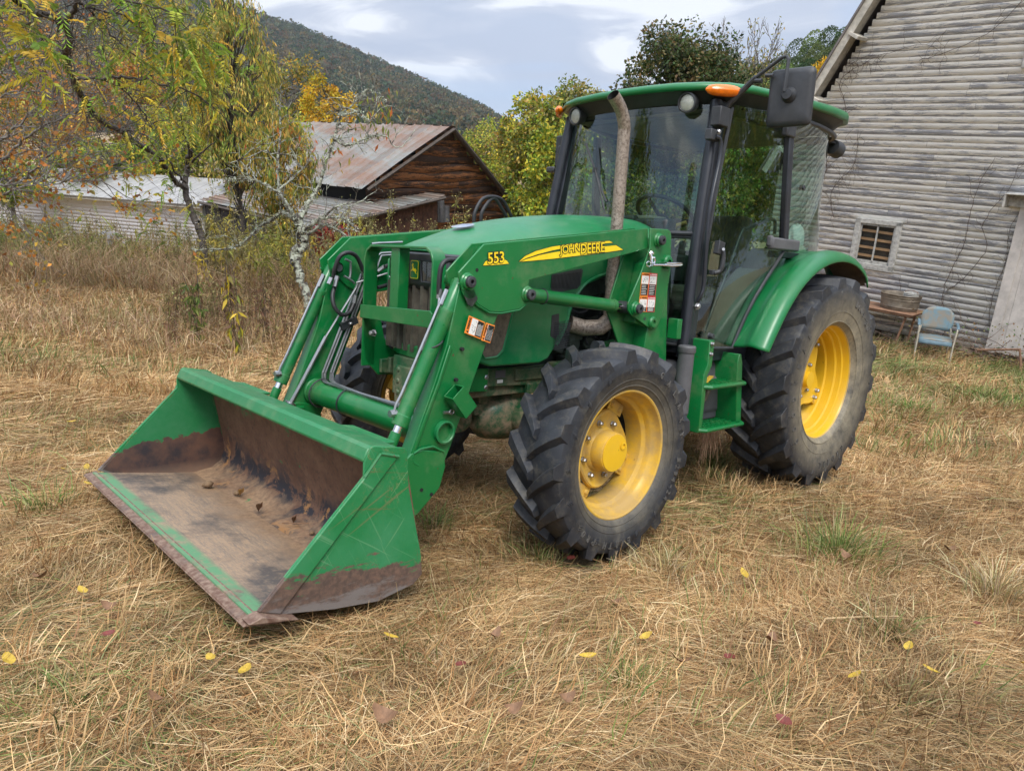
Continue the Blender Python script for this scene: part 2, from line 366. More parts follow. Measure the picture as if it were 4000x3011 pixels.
def bark_mat(name, c1, c2, lich=0):
    t = NT(name); a = t.n.new('ShaderNodeAttribute'); a.attribute_name = 'col'
    b = t.mix(t.ramp(t.noise(18, 6, .7), [(.4, 0.), (.65, 1.)]), c1, c2)
    if lich: b = t.mix(t.ramp(t.noise(11, 7, .7), [(.44, 0.), (.54, lich)]), b, (.36, .38, .30))
    t.bump(t.noise(30, 5, .7), .6, .01); return t.done(b, .85)
M['bark'] = bark_mat('dark_bark', (.035, .026, .02), (.10, .085, .07)); M['bark_grey'] = bark_mat('grey_bark', (.10, .09, .08), (.24, .22, .2))
M['lichen'] = bark_mat('lichen_bark', (.04, .032, .028), (.13, .11, .09), 1.)
TR = Matrix([list(MT[0])+[0], list(MT[1])+[0], list(MT[2])+[0], [0, 0, 0, 1]])   # T frame -> world
M['mud'] = plain('caked_mud', (.12, .085, .055), .9, var=.4, scale=9, bump=.8)
M['screen'] = plain('dusty_screen', (.13, .105, .07), .85, var=.5, scale=30, bump=.3)
M['grille'] = plain('dusty_grille', (.075, .065, .048), .75, var=.6, scale=12, bump=.3)
M['tin'] = plain('dull_tin', (.18, .16, .15), .6, .3, var=.3, scale=3)
M['trim_old'] = plain('cracked_grey_paint', (.38, .37, .34), .85, var=.45, scale=16, bump=.6)
M['pine'] = plain('pine_slat', (.40, .23, .12), .8, var=.2, scale=9)
M['door'] = plain('old_white_door_boards', (.50, .46, .42), .85, var=.22, scale=6, bump=.4)
M['stone'] = plain('field_stone', (.20, .165, .12), .9, var=.35, scale=7, bump=.8)
M['can'] = plain('galvanised_can', (.12, .12, .125), .5, .5, var=.3)
M['pale_tin'] = plain('pale_tin_roof', (.34, .33, .32), .5, .2, var=.2, scale=2)
M['dishm'] = plain('dull_dish_metal', (.30, .29, .30), .5, .2, var=.15, scale=4); M['bluegrey'] = plain('blue_grey_paint', (.07, .09, .12), .5, var=.3)
M['twig'] = bark_mat('twig', (.06, .045, .035), (.11, .085, .065)); M['wood_g2'] = plain('grey_rafter_wood', (.07, .055, .045), .9, var=.4, scale=10)
M['wood_v'] = plain('red_brown_planks', (.085, .038, .022), .85, var=.6, scale=7, bump=.5); M['wood_gv'] = plain('grey_planks', (.055, .048, .045), .9, var=.5, scale=7, bump=.5)
# =================================================================== THE TRACTOR
TRAC = empty('tractor', mat=TR)
tag(TRAC, 'green tractor with glazed cab, yellow wheels and a rusty front loader bucket', 'tractor')
T = TRAC
def text_mesh(txt, bold=.0, ext=.0):
    c = bpy.data.curves.new('lettering', 'FONT'); c.body = txt; c.size = 1; c.offset = bold; c.extrude = ext; c.resolution_u = 3
    o = bpy.data.objects.new('lettering', c); col.objects.link(o); bpy.context.view_layer.update()
    me = bpy.data.meshes.new_from_object(o.evaluated_get(bpy.context.evaluated_depsgraph_get())); bpy.data.objects.remove(o)
    vs = np.array([v.co[:] for v in me.vertices]); fs = [tuple(p.vertices) for p in me.polygons]; bpy.data.meshes.remove(me); return vs, fs
def put_text(mb, txt, o, ux, uy, w, h, mi=0, bold=.02, ext=0, off=0):
    """text filling a w x h box whose lower left corner is o; ux right, uy up"""
    vs, fs = text_mesh(txt, bold, ext); mn = vs.min(0); mx = vs.max(0); ux = np.array(Vector(ux).normalized()); uy = np.array(Vector(uy).normalized()); nn = np.cross(ux, uy)
    q = np.array(o)+np.outer((vs[:, 0]-mn[0])/(mx[0]-mn[0])*w, ux)+np.outer((vs[:, 1]-mn[1])/(mx[1]-mn[1])*h, uy)+np.outer(vs[:, 2]+off, nn)
    mb.add([tuple(p) for p in q], fs, mi)
# ---------------------------------------------------------------- wheels
def tyre_obj(parent, Rt, w, Rb, nl, lh, mat, lead=1.0, wt=.034, wb=.075, curve=.8):
    hw = w/2; m = MB()
    def car(y):                                    # carcass radius under the tread
        return Rt-lh-.022*(abs(y)/hw)**3.2
    half = [(Rb, .70*hw), (Rb+.012, .78*hw), (Rb+.03, .86*hw), (Rb+.30*(Rt-Rb), .955*hw), (Rb+.52*(Rt-Rb), 1.0*hw), (Rt-lh-.075, 1.0*hw), (Rt-lh-.045, .985*hw), (Rt-lh-.022, .93*hw), (car(.8*hw), .8*hw), (car(.5*hw), .5*hw), (car(0), 0)]
    prof = half+[(r_, -y) for r_, y in half[-2::-1]]
    m.lathe(prof, (0, 0, 0), (0, 1, 0), 96)
    for i in range(nl):
        for s in (1, -1):
            th0 = 2*math.pi*(i+(0 if s > 0 else .5))/nl; secs = []; K = 9
            for k in range(K+1):
                t = k/K; y = (-.05+1.03*t)*hw; th = th0-lead*(t**curve)*hw/Rt
                top = Rt-.016*(max(0, y)/hw)**2.5; bot = car(y)-.008; wk = 1+.7*t
                if k == K: bot = Rt-lh-.055
                if k == K-1: bot = min(bot, Rt-lh-.04)
                a0, a1 = wb*wk/2/Rt, wt*wk/2/Rt
                yt = s*min(y, .97*hw); yb = s*y if k < K else s*.985*hw
                sh = .004*math.sin(9*t+i)*0
                secs.append([(bot*math.sin(th-a0), yb, bot*math.cos(th-a0)), (top*math.sin(th-a1), yt, top*math.cos(th-a1)), (top*math.sin(th+a1), yt, top*math.cos(th+a1)), (bot*math.sin(th+a0), yb, bot*math.cos(th+a0))])
            vs = [p for q in secs for p in q]; fs = []
            for k in range(K):
                for j in range(3): q = (k*4+j, k*4+j+1, (k+1)*4+j+1, (k+1)*4+j); fs.append(q if s < 0 else q[::-1])
            e = (0, 1, 2, 3); fs.append(e if s > 0 else e[::-1]); e = tuple(K*4+j for j in (3, 2, 1, 0)); fs.append(e if s > 0 else e[::-1])
            m.add(vs, fs)
            # small stepped bars on the shoulder beside the lug
            for q in range(3):
                th = th0-lead*hw/Rt+.01; r_ = Rt-lh-.062-.010*q
                m.box((r_*math.sin(th), s*.992*hw, r_*math.cos(th)), (.024, .006, .005), Matrix.Rotation(th+.5, 3, 'Y'))
    for s in (1, -1):                              # moulded rings on the sidewall
        for rr in (Rb+.035, Rb+.30*(Rt-Rb)):
            m.lathe([(rr-.004, s*(.875 if rr < Rb+.04 else .958)*hw), (rr, s*(.895 if rr < Rb+.04 else .968)*hw), (rr+.004, s*(.885 if rr < Rb+.04 else .962)*hw)], (0, 0, 0), (0, 1, 0), 72)
    return m.build('tyre', mat, parent, ang=28, bevel=.003, seg=1)
def side_text(parent, words, rad, y, h, mat):
    m = MB()
    for txt, a0, a1 in words:
        for i, ch in enumerate(txt):
            if ch == ' ': continue
            a = R(a0+(a1-a0)*i/max(1, len(txt)-1)); o = np.array([-rad*math.sin(a), y, rad*math.cos(a)])
            ux = np.array([-math.cos(a), 0, -math.sin(a)]); uy = np.array([-math.sin(a), 0, math.cos(a)]); w_ = h*(.62 if ch != '-' else .5)
            hh = h if ch != '-' else h*.12
            put_text(m, ch, o-ux*w_/2+(uy*h*.45 if ch == '-' else 0), ux, uy, w_, hh, 0, .02, .06 if False else .002)
    return m.build('moulded_lettering', M['tyre_text'], parent)
M['tyre_text'] = plain('scuffed_rubber', (.085, .08, .072), .8, var=.35)
def bolt(m, p, ax, r=.016, h=.014, mi=0):
    A = Vector(ax).normalized(); m.lathe([(0.001, h), (r*.62, h), (r, h*.75), (r, 0), (r*1.35, 0), (r*1.35, -.004)], Vector(p)+A*.003, A, 6, mi)
def front_wheel(side):
    yo = .117; wh = empty('front_wheel'); wh.parent = T; wh.location = (2.278, .815*side, .532)
    k = 1 if side > 0 else -1
    tyre_obj(wh, .542, .315, .315, 17, .036, M['tyre_f'], lead=.95)
    Rf = .33; m = MB()
    prof = [(Rf-.004, yo-.012), (Rf, yo-.004), (Rf-.002, yo+.004), (Rf-.010, yo+.007), (Rf-.017, yo+.002), (Rf-.021, yo-.012), (Rf-.024, yo-.030), (Rf-.036, yo-.044), (Rf-.040, yo-.052), (Rf-.045, yo-.075), (Rf-.062, yo-.09), (Rf-.066, yo-.12), (Rf-.066, yo-.19), (Rf-.04, yo-.21), (Rf-.02, yo-.23), (Rf, yo-.245)]
    m.lathe([(r_, y*k) for r_, y in prof], (0, 0, 0), (0, 1, 0), 96)
    for j in range(4):                             # welded brackets that carry the disc
        a = R(62+90*j); c = Matrix.Rotation(a, 3, 'Y')
        for q, (dz, dy, sx, sy, sz) in enumerate(((.250, -.060, .12, .05, .020), (.222, -.085, .12, .008, .05), (.222, -.035, .12, .008, .05))):
            m.box(c @ Vector((0, dy*k, dz)), (sx, sy, sz), c)
        for dx in (-.035, .035): bolt(m, c @ Vector((dx, -.030*k, .225)), (0, k, 0), .012, .006)
    m.build('rim', M['yellow_dirty'], wh, bevel=.002)
    d = MB(); n = 72; rows = []
    for rr, yy in ((.085, -.022), (.14, -.020), (.165, -.014), (.180, -.006), (.188, -.012), (.192, -.03)):
        rows.append([((rr+(.012*math.cos(4*a+.6) if rr > .15 else 0))*math.sin(a), (yy)*k, (rr+(.012*math.cos(4*a+.6) if rr > .15 else 0))*math.cos(a)) for a in [2*math.pi*i/n for i in range(n)]])
    d.grid(rows if k > 0 else rows[::-1], closed=True); d.build('wheel_disc', M['yellow_dirty'], wh)
    h = MB(); h.lathe([(.118, -.022*k), (.112, -.008*k), (.104, 0), (.100, .062*k), (.098, .066*k), (.094, .067*k), (.094, .070*k), (.0005, .071*k)], (0, 0, 0), (0, 1, 0), 48); hub = h.build('hub', M['yellow_dirty'], wh, ang=25)
    c = MB(); c.lathe([(.094, .068*k), (.093, .0725*k), (.0005, .074*k)], (0, 0, 0), (0, 1, 0), 48); c.lathe([(.016, .074*k), (.02, .078*k), (.012, .079*k), (.012, .074*k)], (.055 if False else -.055, 0, .03), (0, 1, 0), 16); c.build('hub_cap', M['yellow'], hub)
    b = MB()
    for j in range(8):
        a = 2*math.pi*j/8+.25; bolt(b, (.142*math.sin(a), -.018*k, .142*math.cos(a)), (0, k, 0), .0125, .022)
    b.parts('wheel_nut', M['steel'], wh)
    if side > 0: side_text(wh, [('GALAXY', 28, 82), ('EARTH-PRO', 172, 222), ('12.4-24', 100, 128)], .425, .1585, .034, None)
    return wh
for s_ in (1, -1): front_wheel(s_)
def rear_wheel(side):
    k = side; wh = empty('rear_wheel'); wh.parent = T; wh.location = (0, .745*side, .734)
    tyre_obj(wh, .742, .435, .395, 18, .042, M['tyre_r'], lead=.85, wt=.052, wb=.105)
    Rf = .414; yo = .155; m = MB()
    prof = [(Rf-.004, yo-.012), (Rf, yo-.004), (Rf-.002, yo+.004), (Rf-.010, yo+.007), (Rf-.017, yo+.001), (Rf-.022, yo-.014), (Rf-.028, yo-.045), (Rf-.040, yo-.052), (Rf-.044, yo-.085), (Rf-.056, yo-.095), (Rf-.060, yo-.15), (Rf-.072, yo-.16), (Rf-.074, yo-.24), (Rf-.03, yo-.27), (Rf, yo-.31)]
    m.lathe([(r_, y*k) for r_, y in prof], (0, 0, 0), (0, 1, 0), 96); m.build('rim', M['yellow'], wh)
    n = 96; d = MB(); rows = []
    for q, (f, yy) in enumerate(((.10, .0), (.5, .004), (.86, .004), (.95, .010), (1., .0), (1., -.012))):
        rows.append([((f*(.262+.052*math.cos(4*(a-R(28)))))*math.sin(-a), (-.02+yy)*k, (f*(.262+.052*math.cos(4*(a-R(28)))))*math.cos(a)) for a in [2*math.pi*i/n for i in range(n)]])
    d.grid(rows[::-1] if k > 0 else rows, closed=True); d.build('wheel_disc', M['yellow'], wh)
    h = MB(); h.lathe([(.10, -.03*k), (.10, .0), (.06, .012*k), (.055, .05*k), (.0005, .052*k)], (0, 0, 0), (0, 1, 0), 32); h.build('hub', M['yellow'], wh)
    b = MB()
    for j in range(4):
        for e in (-.1, .1):
            a = R(28+90*j)+e; bolt(b, (-.285*math.sin(a), -.014*k, .285*math.cos(a)), (0, k, 0), .015, .022)
        a = R(28+90*j); m2 = MB(); m2.box((-.325*math.sin(a), -.03*k, .325*math.cos(a)), (.13, .02, .06), Matrix.Rotation(-a, 3, 'Y')); m2.build('disc_bracket', M['yellow'], wh, bevel=.003)
    for j in range(8):
        a = 2*math.pi*j/8; bolt(b, (.13*math.sin(a), -.014*k, .13*math.cos(a)), (0, k, 0), .014, .018)
    b.parts('wheel_nut', M['steel'], wh)
    if side > 0: side_text(wh, [('GOODYEAR', 232, 306), ('16.9-30', 20, 50), ('RADIAL', 150, 185)], .56, .219, .045, None)
for s_ in (1, -1): rear_wheel(s_)

# ---------------------------------------------------------------- loader arms
BOOM = [(2.962,1.498),(1.80,1.651),(1.775,1.545),(2.67,1.349),(2.675,1.243),(2.72,1.215),(2.832,1.200),(2.904,1.203),(2.976,1.235),(3.024,1.275),(3.085,1.325),(3.097,1.371)]
LEG = [(3.07,1.34),(2.80,1.26),(2.832,1.207),(2.899,1.065),(2.982,.854),(3.079,.602),(3.118,.517),(3.139,.421),(3.25,.345),(3.40,.30),(3.46,.36),(3.30,.60),(3.185,.90),(3.13,1.06)]
ENDP = [(3.125,.585),(3.255,.612),(3.30,.60),(3.42,.50),(3.458,.42),(3.452,.30),(3.44,.24),(3.38,.25),(3.25,.325),(3.139,.421),(3.112,.517)]
def ring_poly(cx, cz, r, n=24): return [(cx+r*math.cos(2*math.pi*i/n), cz+r*math.sin(2*math.pi*i/n)) for i in range(n)]
def warning(parent, o, ux, uy, w, h, cols, head=.22, name='warning_label', pic=.42):
    """label made of columns: (header material, header text)"""
    m = MB(); ux = Vector(ux).normalized(); uy = Vector(uy).normalized(); nn = ux.cross(uy); o = Vector(o)
    def rect(x, y, a, b, mi, z): m.add([o+ux*x+uy*y+nn*z, o+ux*(x+a)+uy*y+nn*z, o+ux*(x+a)+uy*(y+b)+nn*z, o+ux*x+uy*(y+b)+nn*z], [(0, 1, 2, 3)], mi)
    cw = w/len(cols)
    for i, (mi, txt) in enumerate(cols):
        x = i*cw; rect(x, 0, cw, h, mi, .0006); g = cw*.06
        rect(x+g, h*(1-head)-h*pic, cw-2*g, h*pic, 0, .0012)            # white panel with the line drawing
        rect(x+g, h*.03, cw-2*g, h*(1-head-pic-.04), 3, .0012)
        # line drawing: a machine and a figure reduced to strokes
        zz = .0018; b = h*(1-head-pic)
        for q in range(9):
            fx = x+g+cw*.12+(cw*.62)*random.random(); fy = b+h*pic*(.12+.62*random.random()); m.box(o+ux*fx+uy*fy+nn*zz, (cw*(.08+.2*random.random()), h*.010, .0003), rmat(ux, nn) @ Matrix.Rotation(random.uniform(0, 3.1), 3, 'Z'), 3)
        rr = 6
        for q in range(rr): 
            ly = h*.05+(h*(1-head-pic-.08))*(q+.3)/rr; rect(x+g*2, ly, (cw-4*g)*random.uniform(.7, 1), h*.018, 0, .0018)
        m.add([o+ux*(x+cw*.06)+uy*(h*(1-head*.82))+nn*.0018, o+ux*(x+cw*.2)+uy*(h*(1-head*.82))+nn*.0018, o+ux*(x+cw*.13)+uy*(h*(1-head*.2))+nn*.0018], [(0, 1, 2)], 3 if mi == 1 else 0)
        put_text(m, txt, o+ux*(x+cw*.25)+uy*(h*(1-head*.8)), ux, uy, cw*.68, h*head*.55, 3 if mi == 1 else 0, .03, 0, .0018)
    return m.build(name, [M['white'], M['orange_label'], M['red_label'], M['decal_black']], parent)
def pin(m, x, z, y0, y1, r=.033, k=1, mi=(0, 1)):
    m.lathe([(r+.006, y0*k), (r+.006, (y0+.004)*k), (r, (y0+.010)*k), (r, (y1-.02)*k), (r-.006, (y1-.014)*k)], (x, 0, z), (0, 1, 0), 24, mi[0])
    m.lathe([(r-.008, (y1-.018)*k), (r-.008, y1*k), (r-.013, (y1+.002)*k), (.010, (y1+.002)*k), (.010, (y1-.012)*k), (.0005, (y1-.012)*k)], (x, 0, z), (0, 1, 0), 24, mi[1])
def loader_arm(k):
    Y0, Y1 = .505, .600; arm = MB()
    def pr(poly, a, b, mi=0): arm.prism(poly, a*k, b*k, 1, mi)
    pr(BOOM, Y1-.010, Y1); pr(BOOM, Y0, Y0+.010)
    core = [(2.925,1.485),(1.80,1.640),(1.78,1.553),(2.665,1.360),(2.69,1.255),(2.80,1.23),(2.98,1.27),(3.03,1.33)]
    pr(core, Y0+.010, Y1-.010)
    arm.build  # the front leg below the knee
    pr(LEG, Y0+.012, Y1-.014)
    # raised weld strip along the leg and folded front flange
    pr([(3.175,.90),(3.12,1.06),(3.105,1.05),(3.165,.885),(3.285,.585),(3.30,.60)], Y1-.014, Y1-.004)
    pr(ENDP, Y1-.016, Y1-.002); pr(ENDP, Y0+.002, Y0+.014)
    A = arm.build('loader_arm', M['green'], T, bevel=.0035)
    w = MB()                                       # weld bead round the knee plate
    kn = [(3.09,1.325),(3.024,1.272),(2.976,1.232),(2.904,1.199),(2.832,1.196),(2.72,1.211),(2.676,1.24)]
    w.tube([(x+.002*math.sin(i*7), (Y1-.006)*k, z) for i, (x, z) in enumerate(kn)], .006, 6)
    w.tube([(3.125,(Y1-.003)*k,.585),(3.19,(Y1-.003)*k,.618),(3.255,(Y1-.003)*k,.615),(3.29,(Y1-.003)*k,.60)], .006, 6)
    for (x, z) in ((2.995,1.385),(3.05,1.04),(3.075,.905),(3.185,.40),(3.24,.43)): w.lathe([(.0085, Y1*k-.013*k), (.0085, (Y1+.0012)*k), (.0005, (Y1+.0013)*k)], (x, 0, z), (0, 1, 0), 12, 1)
    w.parts('weld', [M['green'], M['dark']], A)
    p = MB(); pin(p, 3.048, 1.334, Y1, Y1+.036, k=k); pin(p, 2.679, 1.284, Y1, Y1+.036, k=k)
    p.lathe([(.03, (Y0-.03)*k), (.03, Y0*k)], (3.048, 0, 1.334), (0, 1, 0), 20, 0); p.lathe([(.02, (Y0-.04)*k), (.02, Y0*k)], (3.048, 0, 1.334), (0, 1, 0), 20, 1, True)
    p.prism(ring_poly(3.03, 1.31, .05, 20), (Y1+.001)*k, (Y1+.006)*k, 1, 0); p.prism([(3.08,1.30),(3.04,1.235),(3.015,1.225),(2.985,1.262),(3.01,1.30)], (Y1+.001)*k, (Y1+.006)*k, 1, 2)
    p.parts('pivot_pin', [M['green'], M['black'], M['engine']], A, bevel=.001)
    # tilt cylinder from knee to bucket
    yc = .55*k; a = Vector((3.045, yc, 1.335)); b = Vector((3.385, yc, .615)); d = (b-a).normalized()
    c = MB(); e = a+d*.685; c.tube([a-d*.0, a+d*.05, a+d*.06, a+d*.14, a+d*.145, a+d*.16, a+d*.165, e-d*.05, e-d*.045, e], [.030, .030, .033, .033, .036, .036, .034, .034, .037, .037], 24)
    c.tube([e, e+d*.035], .019, 16, mi=1); c.tube([e+d*.03, b+d*.02], .024, 14)
    c.cyl(b+Vector((0, -.045, 0)), b+Vector((0, .045, 0)), .026)
    c.box(b+Vector((.05, 0, -.005)), (.10, .05, .055))
    cyl = c.build('tilt_cylinder', [M['green'], M['chrome']], A, ang=30, bevel=.001)
    ln = MB(); o1 = Vector((.036, -.012*k if k > 0 else .02, .012)); pth = [a+d*.10+o1, a+d*.14+o1*1.15, a+d*.55+o1*1.15, a+d*.60+o1*1.25, e-d*.045+o1*1.1]
    ln.tube(pth, .0058, 8); ln.cyl(pth[-1]-Vector((.012, 0, 0)), pth[-1]+Vector((.02, 0, 0)), .016, n=8); ln.cyl(pth[0]-d*.04, pth[0]+d*.03, .011, n=8); ln.build('oil_line', M['steel'], cyl)
    if k > 0:
        st = MB(); st.tube([a+d*.30+Vector((math.cos(t)*.040*.9, math.sin(t)*.040, -math.cos(t)*.02)) for t in np.linspace(0, 6.28, 20)], .0035, 6); st.build('strap', M['black'], cyl)
    # lift cylinder from boom to mast
    a = Vector((2.679, yc, 1.284)); b = Vector((1.877, yc, 1.221)); d = (b-a).normalized(); c = MB(); e = a+d*.715
    c.tube([a+d*.005, a+d*.03, a+d*.035, a+d*.17, a+d*.175, e-d*.03, e-d*.03, e-d*.004, e], [.030, .030, .035, .035, .0335, .0335, .0355, .0355, .030], 24); c.tube([e, b], .018, 16, mi=1); c.cyl(b+Vector((0, -.05, 0)), b+Vector((0, .05, 0)), .034, mi=2)
    lc = c.build('lift_cylinder', [M['green'], M['chrome'], M['black']], A, ang=30)
    st = MB(); st.tube([a+d*.155+Vector((0, math.sin(t)*.0365, math.cos(t)*.0365)) for t in np.linspace(0, 6.28, 20)], .0035, 6); st.build('strap', M['black'], lc)
    if k > 0:
        q = MB(); q.tube([(3.135,.615,.86),(3.05,.615,.765)], .001, 4)
        # square tube stub welded on the leg, open at the top
        c0 = Vector((3.075, .600, .815)); ax = Vector((-.09, 0, -.105)).normalized(); sx = Vector((.72, 0, -.62)); q = MB(); rm = rmat(ax, (0, 1, 0))
        for dy in (.002, .062): q.box(c0+Vector((0, dy, 0)), (.125, .075, .005), rm)
        rm2 = rmat(ax, ax.cross(Vector((0, 1, 0))))
        for s in (1, -1): q.box(c0+Vector((0, .032, 0))+ax.cross(Vector((0, 1, 0)))*.037*s, (.125, .065, .005), rm2)
        q.build('tube_socket', M['green'], A, bevel=.001)
        h = MB(); h.lathe([(.052, Y1-.012), (.052, Y1+.008), (.045, Y1+.010), (.041, Y1+.006), (.040, Y0-.02)], (3.128, 0, .675), (0, 1, 0), 36); h.lathe([(.040, Y0+.02), (.0005, Y0+.02)], (3.128, 0, .675), (0, 1, 0), 24, 1)
        h.build('cross_tube_end', [M['green_worn'], M['engine']], A)
        sp = MB(); sp.cyl((3.14, .60, .765), (3.095, .60, .762), .007, n=8); sp.tube([(3.10+.012*math.cos(t), .606, .765+.010*math.sin(t)) for t in np.linspace(0, 5.5, 14)], .0028, 6); sp.build('spring_clip', M['steel'], A)
        hk = MB(); hk.tube([U(Z2, *p, 1, .59) for p in ((848,1245),(800,1262),(785,1285),(800,1312),(822,1322))], .010, 8); hk.build('hook', M['green'], A)
        # maker's lettering and swoosh
        u = Vector((-1.0, 0, .128)).normalized(); v = Vector((0, 0, 1)); v = (v-u*v.dot(u)).normalized(); yy = Y1+.0012
        dm = MB()
        def strip(topp, botp, mi, y):
            n = len(topp); dm.add([(x, y, z) for x, z in topp]+[(x, y, z) for x, z in botp], [(i, n+i, n+i+1, i+1) for i in range(n-1)], mi)
        def cv(pts): return [tuple(U(Z2, *p, 1, Y1)[i] for i in (0, 2)) for p in pts]
        Ztop = [(1337,288),(1365,262),(1420,236),(1500,214),(1600,199),(1700,190),(1795,184)]
        Zbot1 = [(1337,289),(1372,272),(1430,252),(1510,231),(1610,213),(1705,203),(1812,193)]
        Ztop2 = [(1372,277),(1440,256),(1520,240),(1620,226),(1720,216),(1780,211),(1828,206)]
        Zbot2 = [(1345,289),(1440,281),(1520,273),(1620,261),(1720,249),(1790,240),(1864,229)]
        for mi, e, y in ((1, 2.6, yy), (0, 0, yy+.0008)):
            strip(cv([(x-e*(i == 0)+e*(i == 6), y_-e) for i, (x, y_) in enumerate(Ztop)]), cv([(x-e*(i == 0)+e*2*(i == 6), y_+e) for i, (x, y_) in enumerate(Zbot1)]), mi, y)
            strip(cv([(x-e*(i == 0)+e*(i == 6), y_-e) for i, (x, y_) in enumerate(Ztop2)]), cv([(x-e*(i == 0)+e*2*(i == 6), y_+e) for i, (x, y_) in enumerate(Zbot2)]), mi, y+.0002)
        def hill(e): return [(1153-e,308+e),(1165,288-e),(1200,272-e),(1250,272-e),(1275,285-e),(1284+e,300+e)], [(1153-e,308+e),(1165,308+e),(1200,307+e),(1250,303+e),(1275,300+e),(1284+e,300+e)]
        for mi, e, y in ((1, 2.4, yy), (0, 0, yy+.0006)):
            a_, b_ = hill(e); strip(cv(a_), cv(b_), mi, y)
        for txt, P0, P1, hgt in (('JOHN', (1541,264), (1643,249), .050), ('DEERE', (1648,251), (1769,240), .050), ('553', (1177,302), (1259,293), .05)):
            o0 = Vector(U(Z2, *P0, 1, Y1)); o1 = Vector(U(Z2, *P1, 1, Y1)); uu = (o1-o0); wd = uu.length; uu.normalize(); vv = (Vector((0, 0, 1))-uu*uu.z).normalized()
            for mi, bd, dy, off in ((1, .085, 0, .0032), (0, .016, 0, .0044)):
                o = o0+Vector((0, .0, 0)); put_text(dm, txt, (o.x, Y1, o.z) if mi == 0 else (o-uu*.003-vv*.003), uu, vv, wd+(0 if mi == 0 else .006), hgt+(0 if mi == 0 else .006), mi, bd, 0, off)
        dm.build('maker_lettering', [M['decal_yellow'], M['decal_black']], A)
        o0 = Vector(U(Z2, 1058, 650, 1, Y1)); o1 = Vector(U(Z2, 1075, 560, 1, Y1)); o2 = Vector(U(Z2, 1138, 680, 1, Y1))
        # labels turned on their side: header runs up the left edge
        wu = (o1-o0); wv = -(o2-o0)
        L1 = .118; ang = Vector((-.55, 0, -.23))
        A1 = Vector(U(Z2, 1058, 650, 1, Y1+.001)); A2 = Vector(U(Z2, 1082, 562, 1, Y1+.001)); A3 = Vector(U(Z2, 1140, 683, 1, Y1+.001)); A4 = Vector(U(Z2, 1143, 688, 1, Y1+.001)); A5 = Vector(U(Z2, 1168, 598, 1, Y1+.001)); A6 = Vector(U(Z2, 1190, 703, 1, Y1+.001))
        warning(A, A3, A2-A1, A1-A3, (A2-A1).length, (A1-A3).length, [(1, 'WARNING')], .24, pic=.36)
        warning(A, A6, A5-A4, A4-A6, (A5-A4).length, (A4-A6).length, [(1, 'WARNING')], .30, pic=.04)
    else:
        q = MB(); yi = -Y0+.004                     # the four oil lines on the inner face of the far arm
        def pt(x, y, yy=yi): return U(Z4, x, y, 1, yy)
        def ct(x, y): return U(Z4, x, y, 0, 3.175)
        for j, (tx, bx) in enumerate(((845, 541), (862, 562), (893, 606), (910, 625))):
            top = pt(tx+20, 440+j*8); low = pt(bx, 1262); n0 = ct(bx+24, 1342+j*3); n1 = ct(900+j*9, 1443+j*5); n2 = ct(1362+j*4, 1572+j*10)
            c1 = Vector(low); c2 = Vector(n0); mid = (c1+c2)/2+Vector((.01, 0, -.012))
            q.tube([top, low, tuple(mid), n0, n1, n2], .0062, 8)
        q.parts('oil_line', M['steel'], A)
        cp = MB(); 
        c = Vector(pt(745, 857)); cp.box(c+Vector((.0, .012, 0)), (.105, .028, .04), Matrix.Rotation(R(22), 3, 'Y')); cp.build('line_clamp', M['black'], A, bevel=.002); 
        b_ = MB(); bolt(b_, c+Vector((0, .028, 0)), (0, 1, 0), .009, .01); b_.build('clamp_bolt', M['steel'], A)
        rod = MB(); r0 = Vector(U(Z4, 820, 560, 1, -.47)); r1 = Vector(U(Z4, 562, 978, 1, -.49)); r2 = Vector(U(Z4, 280, 1512, 1, -.52)); rod.tube([r0, r1], .0065, 8); rod.tube([r1-(r2-r1)*.02, r2], .011, 10); rod.lathe([(.03, 0), (.03, .008), (.011, .012)], r2, (r1-r2), 16)
        rod.build('level_indicator_rod', M['steel'], A)
        hk = MB(); hk.tube([U(Z4, *p, 1, -.5) for p in ((385,1545),(330,1545),(312,1565),(330,1580))], .010, 8); hk.build('hook', M['green'], A)
        ho = MB(); yh = -.47
        def hp(*pts): return [U(Z4, x, y, 1, yh+dy) for x, y, dy in pts]
        def smooth(P, n=6):
            P = [Vector(p) for p in P]; out = []
            for i in range(len(P)-1):
                p0, p1, p2, p3 = P[max(i-1, 0)], P[i], P[i+1], P[min(i+2, len(P)-1)]
                for j in range(n):
                    t = j/n; out.append(.5*((2*p1)+(p2-p0)*t+(2*p0-5*p1+4*p2-p3)*t*t+(3*p1-3*p2+p3-p0)*t**3))
            return out+[P[-1]]
        ho.tube(smooth(hp((628,490,-.02),(640,420,0),(680,320,.02),(745,285,.03),(810,310,.02),(850,380,.01),(875,455,0))), .0115, 12)
        ho.tube(smooth(hp((640,560,-.02),(622,640,0),(640,730,.02),(700,790,.03),(760,770,.02),(795,700,.01))), .0115, 12)
        ho.parts('hydraulic_hose', M['hose'], A)
        fi = MB()
        for a_, b_ in (((612,490),(590,540)), ((660,475),(640,560)), ((808,630),(792,712)), ((985,440),(1045,400)), ((862,430),(885,480))): fi.cyl(U(Z4, *a_, 1, yh), U(Z4, *b_, 1, yh), .0125, n=8)
        fi.tube([U(Z4, *p, 1, -.46) for p in ((725,338),(770,360),(768,450),(762,490))], .007, 8); fi.tube([U(Z4, *p, 1, -.46) for p in ((715,475),(780,515),(800,535))], .007, 8)
        fi.tube([U(Z4, 815, 530, 1, -.44), U(Z4, 1110, 440, 1, -.40)], .0055, 8)
